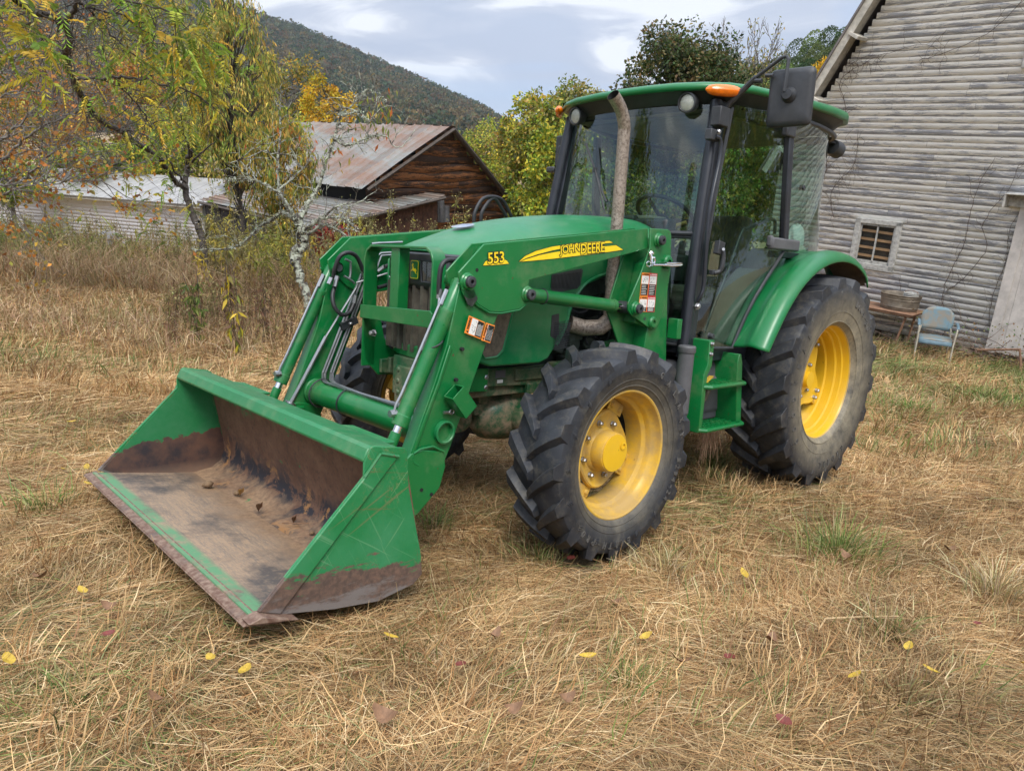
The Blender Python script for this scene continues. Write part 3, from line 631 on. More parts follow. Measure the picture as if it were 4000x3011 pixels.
        for j, (a_, b_) in enumerate((((975,320),(1090,283)), ((978,420),(1092,303)))):
            fi.tube([U(Z4, a_[0], a_[1]+90, 1, -.47), U(Z4, *a_, 1, -.47), U(Z4, a_[0]+40, b_[1]+6, 1, -.47), U(Z4, b_[0]+40, b_[1]-2, 1, -.47)], .0062, 8)
        for y_ in (208, 243): fi.tube([U(Z4, 940, y_+6, 1, -.47), U(Z4, 1000, y_, 1, -.47), U(Z4, 1190, y_-8, 1, -.47)], .0062, 8)
        fi.parts('hose_fitting', M['steel'], A)
        ho2 = MB(); ho2.tube(smooth([U(Z4, x, y, 1, -.44) for x, y in ((1045,400),(1100,385),(1180,400),(1150,480),(1080,540),(990,570))]), .011, 10); ho2.build('hydraulic_hose', M['hose'], A)
    return A
def smooth_path(P, n=6):
    P = [Vector(p) for p in P]; out = []
    for i in range(len(P)-1):
        p0, p1, p2, p3 = P[max(i-1, 0)], P[i], P[i+1], P[min(i+2, len(P)-1)]
        for j in range(n):
            t = j/n; out.append(.5*((2*p1)+(p2-p0)*t+(2*p0-5*p1+4*p2-p3)*t*t+(3*p1-3*p2+p3-p0)*t**3))
    return out+[P[-1]]
AL = loader_arm(1); AR = loader_arm(-1)
x = MB(); x.cyl((3.15, -.51, .665), (3.15, .51, .665), .066, n=40); x.lathe([(.072, 0), (.072, .012), (.066, .016)], (3.15, -.51, .665), (0, 1, 0), 40)
ctb = x.build('cross_tube', M['green'], T, ang=30)
sb = MB()
for yy, rr in ((-.43, .078), (-.16, .072)): sb.tube([(3.155+rr*math.cos(t)*.98, yy+.01*math.sin(t), .668+rr*math.sin(t)) for t in np.linspace(0, 6.28, 24)], .004, 6)
sb.parts('strap', M['black'], ctb)
# near side hose over the left pin
ho = MB(); ho.tube(smooth_path([U(Z4, x_, y_, 1, .47) for x_, y_ in ((1490,650),(1488,560),(1495,460),(1510,390),(1550,350),(1610,350),(1650,375),(1700,430))]), .0115, 12); ho.build('hydraulic_hose', M['hose'], T)
fi = MB(); fi.cyl(U(Z4, 1495, 580, 1, .47), U(Z4, 1490, 660, 1, .47), .014, n=8); fi.tube([U(Z4, 1490, 655, 1, .49), U(Z4, 1485, 720, 1, .50), U(Z4, 1450, 800, 1, .50), U(Z4, 1350, 1080, 1, .50)], .006, 8); fi.build('hose_fitting', M['steel'], T)
# ---------------------------------------------------------------- loader masts
def mast(k):
    m = MB(); PO = [(1.807,1.650),(1.650,1.657),(1.622,1.649),(1.609,1.625),(1.585,1.42),(1.592,1.34),(1.600,1.25),(1.647,1.138),(1.672,1.108),(1.706,1.100),(1.735,1.112),(1.905,1.184),(1.935,1.21),(1.943,1.247),(1.867,1.386),(1.795,1.55)]
    m.prism(PO, .612*k, .624*k); PI = [(1.86,1.58),(1.60,1.62),(1.60,.86),(1.76,.86),(1.93,1.12),(1.99,1.20),(1.92,1.40)]; m.prism(PI, .508*k, .520*k)
    m.prism([(1.59,1.41),(1.575,1.383),(1.498,.80),(1.73,.80),(1.74,1.0),(1.72,1.12),(1.70,1.30)], .500*k, .606*k)
    m.prism([(1.79,1.46),(1.70,1.50),(1.66,1.1),(1.84,1.14)], .52*k, .60*k)
    A = m.build('loader_mast', M['green'], T, bevel=.004)
    br = MB(); br.bb(1.45, 2.2, .30*k, .50*k, .80, .90); br.bb(1.45, 1.80, .36*k, .52*k, .70, .84); br.build('mast_bracket', M['green_dirty'], A, bevel=.006)
    p = MB()
    pin(p, 1.732, 1.593, .624, .662, k=k); pin(p, 1.877, 1.221, .624, .662, k=k); p.lathe([(.034, .624*k), (.034, .632*k), (.026, .640*k), (.014, .640*k), (.014, .63*k), (.0005, .63*k)], (1.713, 0, 1.144), (0, 1, 0), 24); p.lathe([(.038, .624*k), (.038, .640*k), (.03, .648*k), (.014, .65*k)], (1.639, 0, 1.480), (0, 1, 0), 24)
    p.lathe([(.009, .626*k), (.0005, .6262*k)], (1.785, 0, 1.165), (0, 1, 0), 12, 1)
    p.parts('pivot_pin', [M['green'], M['black']], A)
    ta = MB(); ta.bb(1.49, 1.535, .607*k, .675*k, 1.05, 1.165); ta.build('tab', M['green'], A, bevel=.004)
    if k > 0:
        h = MB(); q = lambda x, y, yy=.68: U(lambda a, b: (2350+a/3.7, 900+b/3.7), x, y, 1, yy)
        h.tube([q(735, 500), q(860, 500), q(940, 505), q(1010, 512), q(1130, 505), q(1155, 495), q(1150, 485), q(1060, 480), q(930, 480)], .0075, 10)
        h.cyl(q(930, 482, .66), q(890, 470, .63), .009, n=10)
        h.tube([q(700, 330, .64), q(715, 380, .645), q(722, 520, .65)], .010, 8); h.tube([q(722, 395, .65), q(765, 395, .66), q(772, 440, .66), q(760, 490, .66)], .0055, 8)
        h.tube([q(680+32*math.cos(t), 487+38*math.sin(t), .66) for t in np.linspace(.3, 6.2, 16)], .0028, 6); bolt(h, q(715, 330, .63), (0, 1, 0), .011, .012)
        h.build('latch_pin', M['chrome'], A)
        Q = lambda x, y: Vector(U(lambda a, b: (2350+a/3.7, 900+b/3.7), x, y, 1, .6255))
        for (bl, br_, tl) in (((550, 945), (775, 945), (572, 608)), ((527, 1178), (760, 1180), (543, 950))):
            o = Q(*bl); ux = Q(*br_)-o; uy = Q(*tl)-o; ux = Vector((-ux.length, 0, .0)); 
            warning(A, o, (-1, 0, -.01), (0, 0, 1), (Q(*br_)-o).length, (uy.z), [(1, 'WARNING'), (2, 'DANGER')], .13 if bl[1] < 1000 else .19, pic=.35 if bl[1] < 1000 else .5)
    return A
ML = mast(1); MR = mast(-1)
# ---------------------------------------------------------------- bucket
BW = .917
bk = MB(); prof = [(4.15,.245),(3.80,.190),(3.66,.172),(3.56,.185),(3.50,.225),(3.478,.29),(3.490,.38),(3.520,.52),(3.548,.645),(3.575,.705),(3.62,.735),(3.70,.752)]
def sweep(pr_, y0, y1, mi=0, m=bk, th=.010):
    n = len(pr_); nrm = []
    for i in range(n):
        a = Vector(pr_[max(0, i-1)]); b = Vector(pr_[min(n-1, i+1)]); t = (b-a).normalized(); nrm.append(Vector((t.y, -t.x)))
    outr = [(pr_[i][0]-nrm[i].x*-th, pr_[i][1]-nrm[i].y*-th) for i in range(n)]
    poly = list(pr_)+outr[::-1]
    m.prism(poly, y0, y1, 1, mi)
sweep(prof[2:10][::-1], -BW, BW, 0, bk, -.010)
BUCK = bk.build('bucket', M['b_back'], T, ang=40)
fl = MB(); sweep(prof[:3][::-1], -BW, BW, 0, fl, -.010); fl.build('bucket_floor', M['b_floor'], BUCK)
lp = MB(); lp.prism([(3.545,.640),(3.560,.715),(3.585,.738),(3.705,.760),(3.722,.752),(3.742,.712),(3.732,.700),(3.712,.738),(3.60,.722),(3.575,.700),(3.56,.640)], -BW+.002, BW-.002)
lp.prism([(3.50,.60),(3.52,.69),(3.575,.725),(3.575,.69),(3.545,.60)], -BW+.14, BW-.14)
for yy in (-.60, -.50, .50, .60): lp.prism([(3.46,.52),(3.44,.60),(3.455,.655),(3.52,.70),(3.545,.70),(3.52,.60),(3.49,.50)], yy-.012, yy+.012)
for yy in (-.55, .55): lp.prism([(3.56,.715),(3.46,.70),(3.47,.69),(3.56,.695)], yy-.16, yy+.16)
for yy in (-.60, -.50, .50, .60): lp.prism([(3.465,.20),(3.40,.28),(3.40,.36),(3.465,.42)], yy-.012, yy+.012)
lp.build('bucket_lip', M['green_worn'], BUCK, bevel=.006)
SIDE = [(4.06,.230),(3.845,.186),(3.661,.163),(3.502,.188),(3.462,.219),(3.471,.3),(3.543,.583),(3.556,.728),(3.575,.740),(3.700,.762),(3.715,.757),(3.739,.705),(3.739,.656),(4.125,.262)]
STRIP = [(3.60,.712),(3.676,.733),(3.739,.656),(4.125,.262),(4.05,.232)]
for k in (1, -1):
    s = MB(); s.prism(SIDE, (BW-.006)*k, (BW+.004)*k); so = s.build('side_plate', M['b_side'], BUCK, bevel=.002)
    s = MB(); s.prism(STRIP, (BW+.004)*k, (BW+.013)*k); s.build('side_stiffener', M['b_side'], BUCK, bevel=.005)
    s = MB(); s.prism(inset(SIDE, .012), (BW-.0085)*k, (BW-.0062)*k); s.build('side_lining', M['b_inner'], BUCK)
    w = MB(); w.tube([(3.600,(BW+.011)*k,.712),(3.676,(BW+.011)*k,.733)], .007, 6); w.tube([(3.74,(BW+.010)*k,.655),(3.676,(BW+.010)*k,.733)], .006, 6); w.parts('weld', M['green_worn'], BUCK)
ce = MB(); ce.prism([(4.175,.243),(4.185,.236),(4.06,.212),(4.03,.216),(4.03,.222)], -BW-.03, BW+.03); ce.prism([(4.125,.2535),(4.180,.2435),(4.180,.236),(4.125,.240)], -BW-.028, BW-.012)
ce.prism([(4.128,.262),(4.175,.249),(4.03,.220),(4.00,.214)], BW-.01, BW+.05)
ce.build('cutting_edge', M['b_edge'], BUCK, bevel=.003)
hb = MB()
for i in range(9): y_ = -.80+i*.2; hb.lathe([(.011, .0), (.011, .003), (.0005, .0032)], (4.075, y_, .2345), (-.157, 0, 1), 10)
hb.parts('edge_bolt', M['engine'], BUCK)
# ---------------------------------------------------------------- front guard
g = MB(); GW = .297
def gb(pts, w, x0): # flat bar bent in the yz plane: outline offset
    return
yz = [(-GW,.83),(-GW,1.40),(-GW+.02,1.445),(-GW+.06,1.468),(GW-.06,1.474),(GW-.02,1.45),(GW,1.41),(GW,.83)]
inn = [(-GW+.012,.83),(-GW+.012,1.395),(-GW+.028,1.435),(-GW+.065,1.455),(GW-.065,1.461),(GW-.028,1.44),(GW-.012,1.405),(GW-.012,.83)]
g.prism(yz[:4]+[(GW-.06,1.474)]+yz[5:]+inn[::-1], 2.925, 3.005, 0)
g.bb(2.985, 2.993, -.066, .002, 1.10, 1.462); g.bb(2.930, 2.993, -.002, .006, 1.10, 1.462)
g.prism([(-.305,1.085),(-.305,1.155),(.30,1.178),(.318,1.165),(.315,1.098)], 3.006, 3.014, 0)
J = [(3.000,1.10),(3.000,.965),(2.985,.86),(2.90,.775),(2.62,.765),(2.62,.885),(2.74,.885),(2.83,.92),(2.87,.98),(2.90,1.10)]
for s in (-1, 1): g.prism(J, (GW-.012)*s, GW*s)
GD = g.build('front_guard', M['green'], T, bevel=.003)
b_ = MB(); bolt(b_, (3.006, -.252, 1.03) if False else (2.955, -GW-.0, 1.02), (0, -1, 0), .016, .012); bolt(b_, U(Z4, 960, 937, 0, 3.0), (1, .3, 0), .014, .03); b_.parts('guard_bolt', M['steel'], GD)
# ---------------------------------------------------------------- hood, grille, lamps
secs = []
XS = [(2.835,1.405,.30,1.455),(2.80,1.435,.335,1.492),(2.72,1.462,.352,1.528),(2.56,1.50,.368,1.590),(2.40,1.535,.378,1.640),(2.10,1.58,.385,1.690),(1.80,1.61,.388,1.722),(1.55,1.625,.388,1.735),(1.36,1.63,.385,1.738)]
for x_, zs, hw, zt in XS:
    row = []
    for yy in (-1, -.985, -.93, -.78, -.5, 0, .5, .78, .93, .985, 1):
        a = abs(yy); xz = {1: (zs-.075), .985: zs-.03, .93: zs+.006, .78: zs+(zt-zs)*.42, .5: zs+(zt-zs)*.84, 0: zt}[a]
        nose = .05*(1-a*a) if x_ > 2.81 else .03*(1-a*a) if x_ > 2.75 else 0
        row.append((x_+nose, yy*hw, xz))
    secs.append(row)
h = MB(); h.grid([r_ for r_ in secs]); 
hood = h.build('hood', M['hood'], T, sub=2, ang=60)
m_ = hood.modifiers.new('t', 'SOLIDIFY'); m_.thickness = .012; m_.offset = 0
# side panels: outline with the wheel-arch sweep to the rear
SP = [(2.815,1.40),(2.60,1.475),(2.2,1.535),(1.62,1.575),(1.62,1.44),(1.80,1.385),(1.98,1.33),(2.07,1.26),(2.12,1.15),(2.16,1.06),(2.21,.985),(2.26,.925),(2.32,.905),(2.67,.905),(2.75,.93),(2.80,1.02),(2.812,1.2)]
SW = [(2.535,1.235),(2.60,.99),(2.635,.960),(2.71,.955),(2.75,1.0),(2.785,1.15),(2.78,1.26)]
for k in (1, -1):
    s = MB(); Yp = .366
    s.prism(SP, (Yp-.02)*k, Yp*k); P = s.build('hood_side_panel', M['hood'], T, bevel=.010)
    s = MB(); s.prism(SW, Yp*k, (Yp+.0015)*k); s.prism(inset(SW, 0)+[], (Yp+.0)*k, (Yp+.001)*k) if False else None; s.build('side_screen', M['screen'] if 'screen' in M else M['engine'], P)
    s = MB(); ow = inset(SW, -.016); n_ = len(SW)
    s.add([(x_, (Yp+.001)*k, z_) for x_, z_ in ow]+[(x_, (Yp+.008)*k, z_) for x_, z_ in inset(SW, -.006)]+[(x_, (Yp+.001)*k, z_) for x_, z_ in SW], [((i, (i+1) % n_, n_+(i+1) % n_, n_+i) if k < 0 else (n_+i, n_+(i+1) % n_, (i+1) % n_, i)) for i in range(n_)]+[((n_+i, n_+(i+1) % n_, 2*n_+(i+1) % n_, 2*n_+i) if k < 0 else (2*n_+i, 2*n_+(i+1) % n_, n_+(i+1) % n_, n_+i)) for i in range(n_)]); s.build('screen_surround', M['hood'], P)
    VG = [(2.275,1.375),(2.05,1.415),(2.035,1.405),(2.045,1.33),(2.07,1.305),(2.20,1.285),(2.265,1.285),(2.28,1.31)]
    s = MB(); s.prism(VG, Yp*k, (Yp+.002)*k)
    for i in range(22): xx = 2.055+i*.0105; s.bb(xx, xx+.005, (Yp+.001)*k, (Yp+.007)*k, 1.305-(.0 if xx > 2.07 else -.02), 1.372+(2.27-xx)*.12)
    s.build('air_vent', M['black'], P)
    s = MB(); V2 = [(2.21,1.265),(2.12,1.275),(2.10,1.255),(2.15,1.23),(2.205,1.245)]; s.prism(V2, Yp*k, (Yp+.002)*k); V3 = [(2.255,1.16),(2.20,1.17),(2.19,1.06),(2.215,1.03),(2.255,1.05)]; s.prism(V3, Yp*k, (Yp+.002)*k); s.build('air_vent', M['black'], P)
    s = MB(); arch = [(1.64,1.42),(1.82,1.395),(1.98,1.345),(2.065,1.275),(2.115,1.19),(2.14,1.10),(2.20,1.0)]; s.tube([(x_, (Yp+.001)*k, z_) for x_, z_ in smooth_path([(a, 0, b) for a, b in arch])] if False else [(p.x, (Yp-.001)*k, p.z) for p in smooth_path([(a, 0, b) for a, b in arch])], .010, 8); s.build('panel_swage', M['hood'], P)
em = MB(); em.grid([[(2.58+.05*math.cos(t)*r_, -.02+.075*math.sin(t)*r_, 1.598+(1-r_)*.008-.05*math.cos(t)*r_*.30) for t in np.linspace(0, 2*math.pi, 25)] for r_ in (1, .7, .3, .01)]); em.build('hood_badge', M['chrome'], hood)
# black lamp panel with two lamps and the leaping-deer badge
fp = MB(); fpl = []
for x_, z0 in ((2.835,1.435),(2.845,1.43),(2.85,1.38),(2.845,1.30),(2.83,1.27)):
    fpl.append([(x_+.05*(1-(yy/.33)**2)-.06*max(0, abs(yy)-.24)/.09, yy, z0-(.0 if z0 > 1.3 else .012*(1-(yy/.33)**2)*0)) for yy in np.linspace(-.335, .335, 13)])
fp.grid(fpl[::-1]); PNL = fp.build('lamp_panel', M['black'], T, solid=.02)
for s in (-1, 1):
    def fx(yy): return 2.855+.05*(1-(yy/.33)**2)-.06*max(0, abs(yy)-.24)/.09
    rows = []; 
    for zz in (1.405, 1.36, 1.30):
        rows.append([(fx(yy*s)+.006, yy*s, zz+(.004 if yy > .2 else 0)) for yy in np.linspace(.075 if zz > 1.31 else .085, .275, 7)])
    l = MB(); l.grid(rows); l.build('headlamp_lens', M['lampglass'], PNL)
    l = MB(); l.grid([[(p[0]-.012, p[1], p[2]) for p in r_] for r_ in rows]); l.build('headlamp_reflector', M['lens'], PNL)
    fr_ = MB(); loop = [rows[0][0], rows[0][3], rows[0][6], rows[1][6], rows[2][6], rows[2][3], rows[2][0], rows[1][0]]; fr_.tube(loop, .006, 6, closed=True); fr_.build('headlamp_frame', M['black'], PNL)
# badge
bx = 2.912; bd = MB()
def rrect(cy, cz, hw, hh, r_=.01):
    out = []
    for (sy, sz, a0) in ((1, 1, 0), (-1, 1, 90), (-1, -1, 180), (1, -1, 270)):
        for a in (0, 30, 60, 90): out.append((cy+sy*(hw-r_)+r_*math.cos(R(a0+a)), cz+sz*(hh-r_)+r_*math.sin(R(a0+a))))
    return out
bc = (.028, 1.358)
bd.prism(rrect(*bc, .036, .047), bx-.004, bx+.003, 0, 1); bd.prism(rrect(*bc, .033, .044, .009), bx+.003, bx+.0042, 0, 0); bd.prism(rrect(*bc, .030, .041, .008), bx+.0042, bx+.0052, 0, 1)
deer = [(-.022,-.004),(-.012,.006),(-.004,.004),(.004,.008),(.008,.02),(.006,.03),(.010,.026),(.014,.032),(.014,.024),(.020,.020),(.014,.016),(.013,.004),(.020,-.002),(.026,-.010),(.020,-.008),(.010,-.004),(.004,-.008),(-.006,-.008),(-.014,-.018),(-.024,-.022),(-.016,-.014),(-.018,-.008)]
bd.prism([(bc[0]-a*1.0, bc[1]+b) for a, b in deer], bx+.0052, bx+.0062, 0, 0); bd.build('maker_badge', [M['decal_yellow'], M['green']], PNL)
# grille below the lamps
gr = MB(); gp = []
for z0, x_ in ((1.29,2.83),(1.15,2.825),(1.0,2.815),(.945,2.81)):
    gp.append([(x_+.035*(1-(yy/.3)**2), yy, z0) for yy in np.linspace(-.27, .27, 9)])
gr.grid(gp[::-1]); GRL = gr.build('grille', M['engine'], T)
rb = MB()
for i in range(9):
    yy = -.26+i*.065; w_ = .022; rb.prism([(2.835+.035*(1-(yy/.3)**2), yy-w_), (2.86+.035*(1-(yy/.3)**2), yy-w_*.5), (2.86+.035*(1-(yy/.3)**2), yy+w_*.5), (2.835+.035*(1-(yy/.3)**2), yy+w_)], .94, 1.29, 2)
rb.build('grille_bars', M['grille'] if 'grille' in M else M['engine'], GRL)
bp = MB(); bp.prism([(2.87,-.14),(2.89,0),(2.87,.14),(2.82,.27),(2.70,.30),(2.70,-.30),(2.82,-.27)], .905, .972, 2); bp.build('front_valance', M['green'], T, bevel=.008)
fw = MB(); fw.bb(2.60, 2.90, -.15, .15, .70, .905); fw.bb(2.80, 2.92, -.10, .10, .66, .86)
for a in (-.07, .07):
    for b in (.72, .78, .84): fw.lathe([(.014, 0), (.014, .006), (.0005, .0065)], (2.92, a, b), (1, 0, 0), 12)
fw.build('front_weight_bracket', M['green_dirty'], T, bevel=.006)
# ---------------------------------------------------------------- chassis, engine, axle
ch = MB()
for k in (1, -1):
    ch.prism([(2.86,.875),(1.55,.875),(1.55,.74),(2.20,.765),(2.86,.79)], .235*k, .262*k)
    ch.prism([(2.90,.865),(2.615,.868),(2.60,.86),(2.60,.765),(2.615,.755),(2.90,.79)], .262*k, .282*k)
    ch.bb(1.9, 2.4, .262*k, .275*k, .80, .866); ch.bb(2.05, 2.3, .24*k, .27*k, .72, .78)
ch.bb(1.5, 2.8, -.235, .235, .72, .86)
CH = ch.build('frame_rail', M['green_dirty'], T, bevel=.005)
bb_ = MB()
for x_ in (2.63,): 
    for z_ in (.838, .785): bolt(bb_, (x_, .283, z_), (0, 1, 0), .015, .014)
for x_ in (2.80, 2.86): bolt(bb_, (x_, .283, .81), (0, 1, 0), .013, .012)
bb_.parts('frame_bolt', M['steel'], CH)
pl = MB(); pl.bb(2.47, 2.54, .263, .2655, .822, .862); pl.build('type_plate', M['grey_plastic'], CH); pl = MB(); pl.bb(2.485, 2.525, .263, .2655, .795, .812); pl.build('part_sticker', M['white'], CH)
ax = MB()
ax.tube([(2.278, -.62, .53), (2.278, -.50, .53), (2.278, -.40, .55), (2.278, -.1, .58), (2.278, .30, .575), (2.278, .45, .55), (2.278, .52, .53), (2.278, .66, .53)], [.11, .11, .075, .085, .09, .085, .11, .11], 20)
ax.tube([(2.20, .08, .58), (2.35, .08, .58), (2.46, .08, .57), (2.52, .08, .57)], [.15, .15, .12, .06], 24); ax.tube([(2.1, .08, .57), (2.2, .08, .58)], [.08, .15], 24)
ax.prism([(2.36,.76),(2.20,.76),(2.225,.66),(2.335,.66)], .05, .19); ax.prism([(2.56,.76),(2.43,.76),(2.455,.66),(2.53,.66)], -.08, .14); ax.bb(2.42, 2.56, -.08, .14, .60, .66)
ax.lathe([(.105, .05), (.105, .075), (.0005, .08)], (2.52, .0, .585), (1, .15, 0), 28)
ax.tube([(2.30,.50,.62),(2.30,.20,.64)], .025, 10); ax.tube([(2.2,.55,.47),(2.2,-.55,.47)], .018, 8)
ax.build('front_axle', M['green_dirty'], T, bevel=.004, ang=40)
en = MB(); en.bb(1.35, 2.55, -.20, .20, .80, 1.42); en.bb(1.5, 2.4, .20, .27, 1.25, 1.36); en.bb(1.45, 1.7, .18, .34, .90, 1.1)
for i in range(26):
    x_ = 1.45+.03*i; en.bb(x_, x_+random.uniform(.02, .07), .20, random.uniform(.23, .34), 0, 0) if False else None
    en.box((random.uniform(1.4, 2.2), random.uniform(.2, .31), random.uniform(.85, 1.3)), (random.uniform(.03, .16), random.uniform(.03, .1), random.uniform(.03, .12)), Matrix.Rotation(random.uniform(-.3, .3), 3, 'Y'))
for i in range(5): en.cyl((1.60+i*.13, .22, .98), (1.60+i*.13, .31, 1.0), random.uniform(.03, .06), n=16)
en.bb(.2, 1.4, -.26, .26, .50, .95); en.lathe([(.12, 0), (.12, .06)], (2.3, .23, 1.05), (0, 1, 0), 24, 0, True, True)
ENG = en.build('engine', M['engine'], T, bevel=.005)
pp = MB()
for i in range(12):
    a = Vector((random.uniform(1.45, 2.1), .31, random.uniform(.95, 1.3))); pts = [a]
    for j in range(4): pts.append(pts[-1]+Vector((random.uniform(-.12, .12), random.uniform(-.02, .03), random.uniform(-.1, .1))))
    pp.tube(smooth_path(pts, 4), random.choice((.004, .006, .009)), 6)
pp.parts('engine_pipe', M['hose'], ENG)
pp = MB()
for j in range(3): pp.tube([U(Z2, x_, y_+j*10, 1, .34) for x_, y_ in ((1590,600),(1640,615),(1700,610),(1760,612),(1830,600),(1845,615))], .006, 6)
pp.tube([U(Z2, x_, y_, 1, .36) for x_, y_ in ((1810,610),(1795,660),(1780,700),(1790,720))], .006, 6); pp.parts('fuel_line', M['engine'], ENG)
ms = MB()
for i in range(9): ms.tube([(2.135+i*.011, .375, .98+.0*i), (2.11+i*.011, .375, 1.12)], .0018, 4)
for i in range(12): ms.tube([(2.235, .376, .975+i*.013), (2.115, .376, .99+i*.013)], .0018, 4)
ms.build('belt_guard_mesh', M['black'], ENG)
gg = MB(); gg.prism([(1.86,1.0),(1.74,1.02),(1.70,1.0),(1.70,.9),(1.86,.9)], .36, .42); gg.build('pump_housing', M['green'], T, bevel=.015)
# exhaust
ex = MB(); ex.tube(smooth_path([(1.902,.47,1.10),(1.905,.47,1.62),(1.912,.47,2.09),(1.925,.475,2.18),(1.965,.475,2.25),(2.035,.475,2.305)], 5), .0335, 28, cap=False)
ex.tube([(2.035,.475,2.305),(2.0,.475,2.28),(1.975,.475,2.26)], .0315, 28, cap=False, mi=1)
ex.lathe([(.0335,0),(.037,.0),(.037,.10),(.0335,.10)], (1.903,.47,1.33), (0,0,1), 28)
ex.tube([(1.90,.47,1.14),(1.93,.44,1.10),(2.0,.38,1.09),(2.08,.34,1.11)], .045, 20)
EX = ex.build('exhaust_stack', [M['exhaust'], M['dark']], T, ang=40)
cl = MB(); cl.tube([(1.903+.0345*math.cos(t), .47+.0345*math.sin(t), 2.32) for t in np.linspace(0, 6.28, 12)], .0001, 4) if False else None
# ---------------------------------------------------------------- cab
cab = MB()
AP = [(1.19,.555,2.42),(1.235,.578,2.10),(1.285,.596,1.77),(1.335,.612,1.35),(1.365,.622,.93)]
BP = [(.70,.765,2.38),(.655,.775,1.95),(.610,.775,1.66),(.58,.775,1.60)]
def qbar(m, P, dx, dy, mi=0):
    rows = [[(x_+a*dx/2, y_+b*dy/2, z_) for a, b in ((-1,-1),(1,-1),(1,1),(-1,1))] for x_, y_, z_ in P]
    vs = [p for r_ in rows for p in r_]; fs = []
    for i in range(len(P)-1):
        for j in range(4): fs.append((i*4+j, i*4+(j+1) % 4, (i+1)*4+(j+1) % 4, (i+1)*4+j))
    m.add(vs, fs+[(3, 2, 1, 0), tuple((len(P)-1)*4+j for j in range(4))], mi)
for k in (1, -1):
    qbar(cab, [(x_-.01, y_*k, z_) for x_, y_, z_ in AP], .062, .085)
    cab.tube([(x_+.028, (y_+.012)*k, z_) for x_, y_, z_ in AP], .034, 14)
    qbar(cab, [(x_, y_*k, z_) for x_, y_, z_ in BP], .06, .04)
    cab.bb(-.2, .62, .68*k, .73*k, 1.56, 1.60)
    cab.tube(smooth_path([(1.02,.62*k,2.41),(.6,.74*k,2.41),(.2,.75*k,2.41),(-.15,.66*k,2.41),(-.3,.4*k,2.41)], 4), .018, 8)
cab.bb(1.06, 1.20, -.55, .55, 2.385, 2.43)
cab.bb(1.20, 1.37, -.60, .60, .95, 1.02); cab.bb(1.27, 1.33, -.42, .42, 1.02, 1.62)
cab.bb(.70, 1.33, .58, .66, .90, .975); cab.bb(.70, 1.33, -.66, -.58, .90, .975)
CAB = cab.build('cab_frame', M['black_satin'], T, bevel=.006, ang=40)
def glass(name, rows, parent=T, th=.0):
    g_ = MB(); g_.grid(rows); return g_.build(name, M['glass'], parent)
# windscreen, slightly bowed forward
def wsx(yy, z_): # x of the windscreen
    t = (2.40-z_)/(2.40-.95); xe = 1.19+.145*t+.02; return xe+.10*(1-(yy/.6)**2)
rows = [[(wsx(yy, z_)+.005, yy*(.555+.075*(2.40-z_)/1.45)/.6, z_) for yy in np.linspace(-.6, .6, 15)] for z_ in np.linspace(1.66, 2.40, 6)]
glass('windscreen', rows, CAB)
for k in (1, -1):                                  # lower corner panes each side of the hood
    rows = [[(wsx(yy, z_)+.0, yy*k*(.555+.075*(2.40-z_)/1.45)/.6, z_) for yy in np.linspace(.40, .57, 4)] for z_ in np.linspace(1.02, 1.625, 4)]
    lp_ = glass('lower_front_window', rows if k > 0 else rows[::-1], CAB)
    fr_ = MB(); z0, z1 = 1.00, 1.635; e = lambda yy, z_: (wsx(yy, z_)+.004, yy*k*(.555+.075*(2.40-z_)/1.45)/.6, z_)
    fr_.tube([e(.40, z0), e(.57, z0), e(.58, 1.03), e(.58, 1.60), e(.57, z1), e(.40, z1)], .011, 8); fr_.build('window_seal', M['black'], CAB)
bt = MB()
bt.tube([(wsx(yy, 1.655)+.012, yy, 1.655) for yy in np.linspace(-.58, .58, 13)], .014, 8); bt.build('window_seal', M['black'], CAB)
# doors: one curved pane each side, cut along the rear fender
def doory(x_, z_):
    t = min(1, max(0, (1.30-x_)/.68)); ya = .600+.04*max(0, (1.9-z_)/1.0)*.9; yb = .775-.04*max(0, (1.45-z_)); return ya+(yb-ya)*(t**.8)
DF = lambda z_: 1.17+.155*(2.40-z_)/1.45           # front edge x
FE = [(2.40,.72),(2.0,.68),(1.66,.64),(1.60,.60),(1.52,.66),(1.42,.735),(1.30,.815),(1.18,.88),(1.08,.925),(1.02,.95),(.985,.965)]
for k in (1, -1):
    rows = []
    for z_, xb in FE[::-1]:
        xf = DF(z_)-.02; rows.append([(xf+(xb-xf)*t, doory(xf+(xb-xf)*t, z_)*k, z_) for t in np.linspace(0, 1, 9)])
    D = glass('door_window', rows if k < 0 else rows[::-1], CAB)
    sl = MB(); sl.tube([(xb, (doory(xb, z_)+.003)*k, z_) for z_, xb in FE[2:]]+[(DF(.985)-.03, (doory(1.25, .985)+.003)*k, .985)], .011, 8)
    sl.tube([(DF(z_)+.0, (doory(DF(z_), z_)+.0)*k, z_) for z_ in np.linspace(2.38, .985, 8)], .012, 8); sl.build('door_seal', M['black'], CAB)
    # rear quarter pane, wrapped round the corner
    pl_ = [(.64,.775),(.45,.772),(.28,.760),(.12,.735),(0,.70),(-.09,.655),(-.15,.60),(-.19,.50),(-.21,.3)]
    rows = [[(x_-.02*(z_ < 1.9)+.06*(z_-1.66)*.6*(i < 2), (y_+(.012 if z_ < 1.9 else 0))*k, z_) for i, (x_, y_) in enumerate(pl_)] for z_ in (1.60, 1.75, 1.9, 2.15, 2.42)]
    glass('quarter_window', rows if k < 0 else rows[::-1], CAB)
rows = [[(-.21, yy, z_) for yy in (-.5, 0, .5)] for z_ in (1.2, 1.8, 2.42)]; glass('rear_window', rows, CAB)
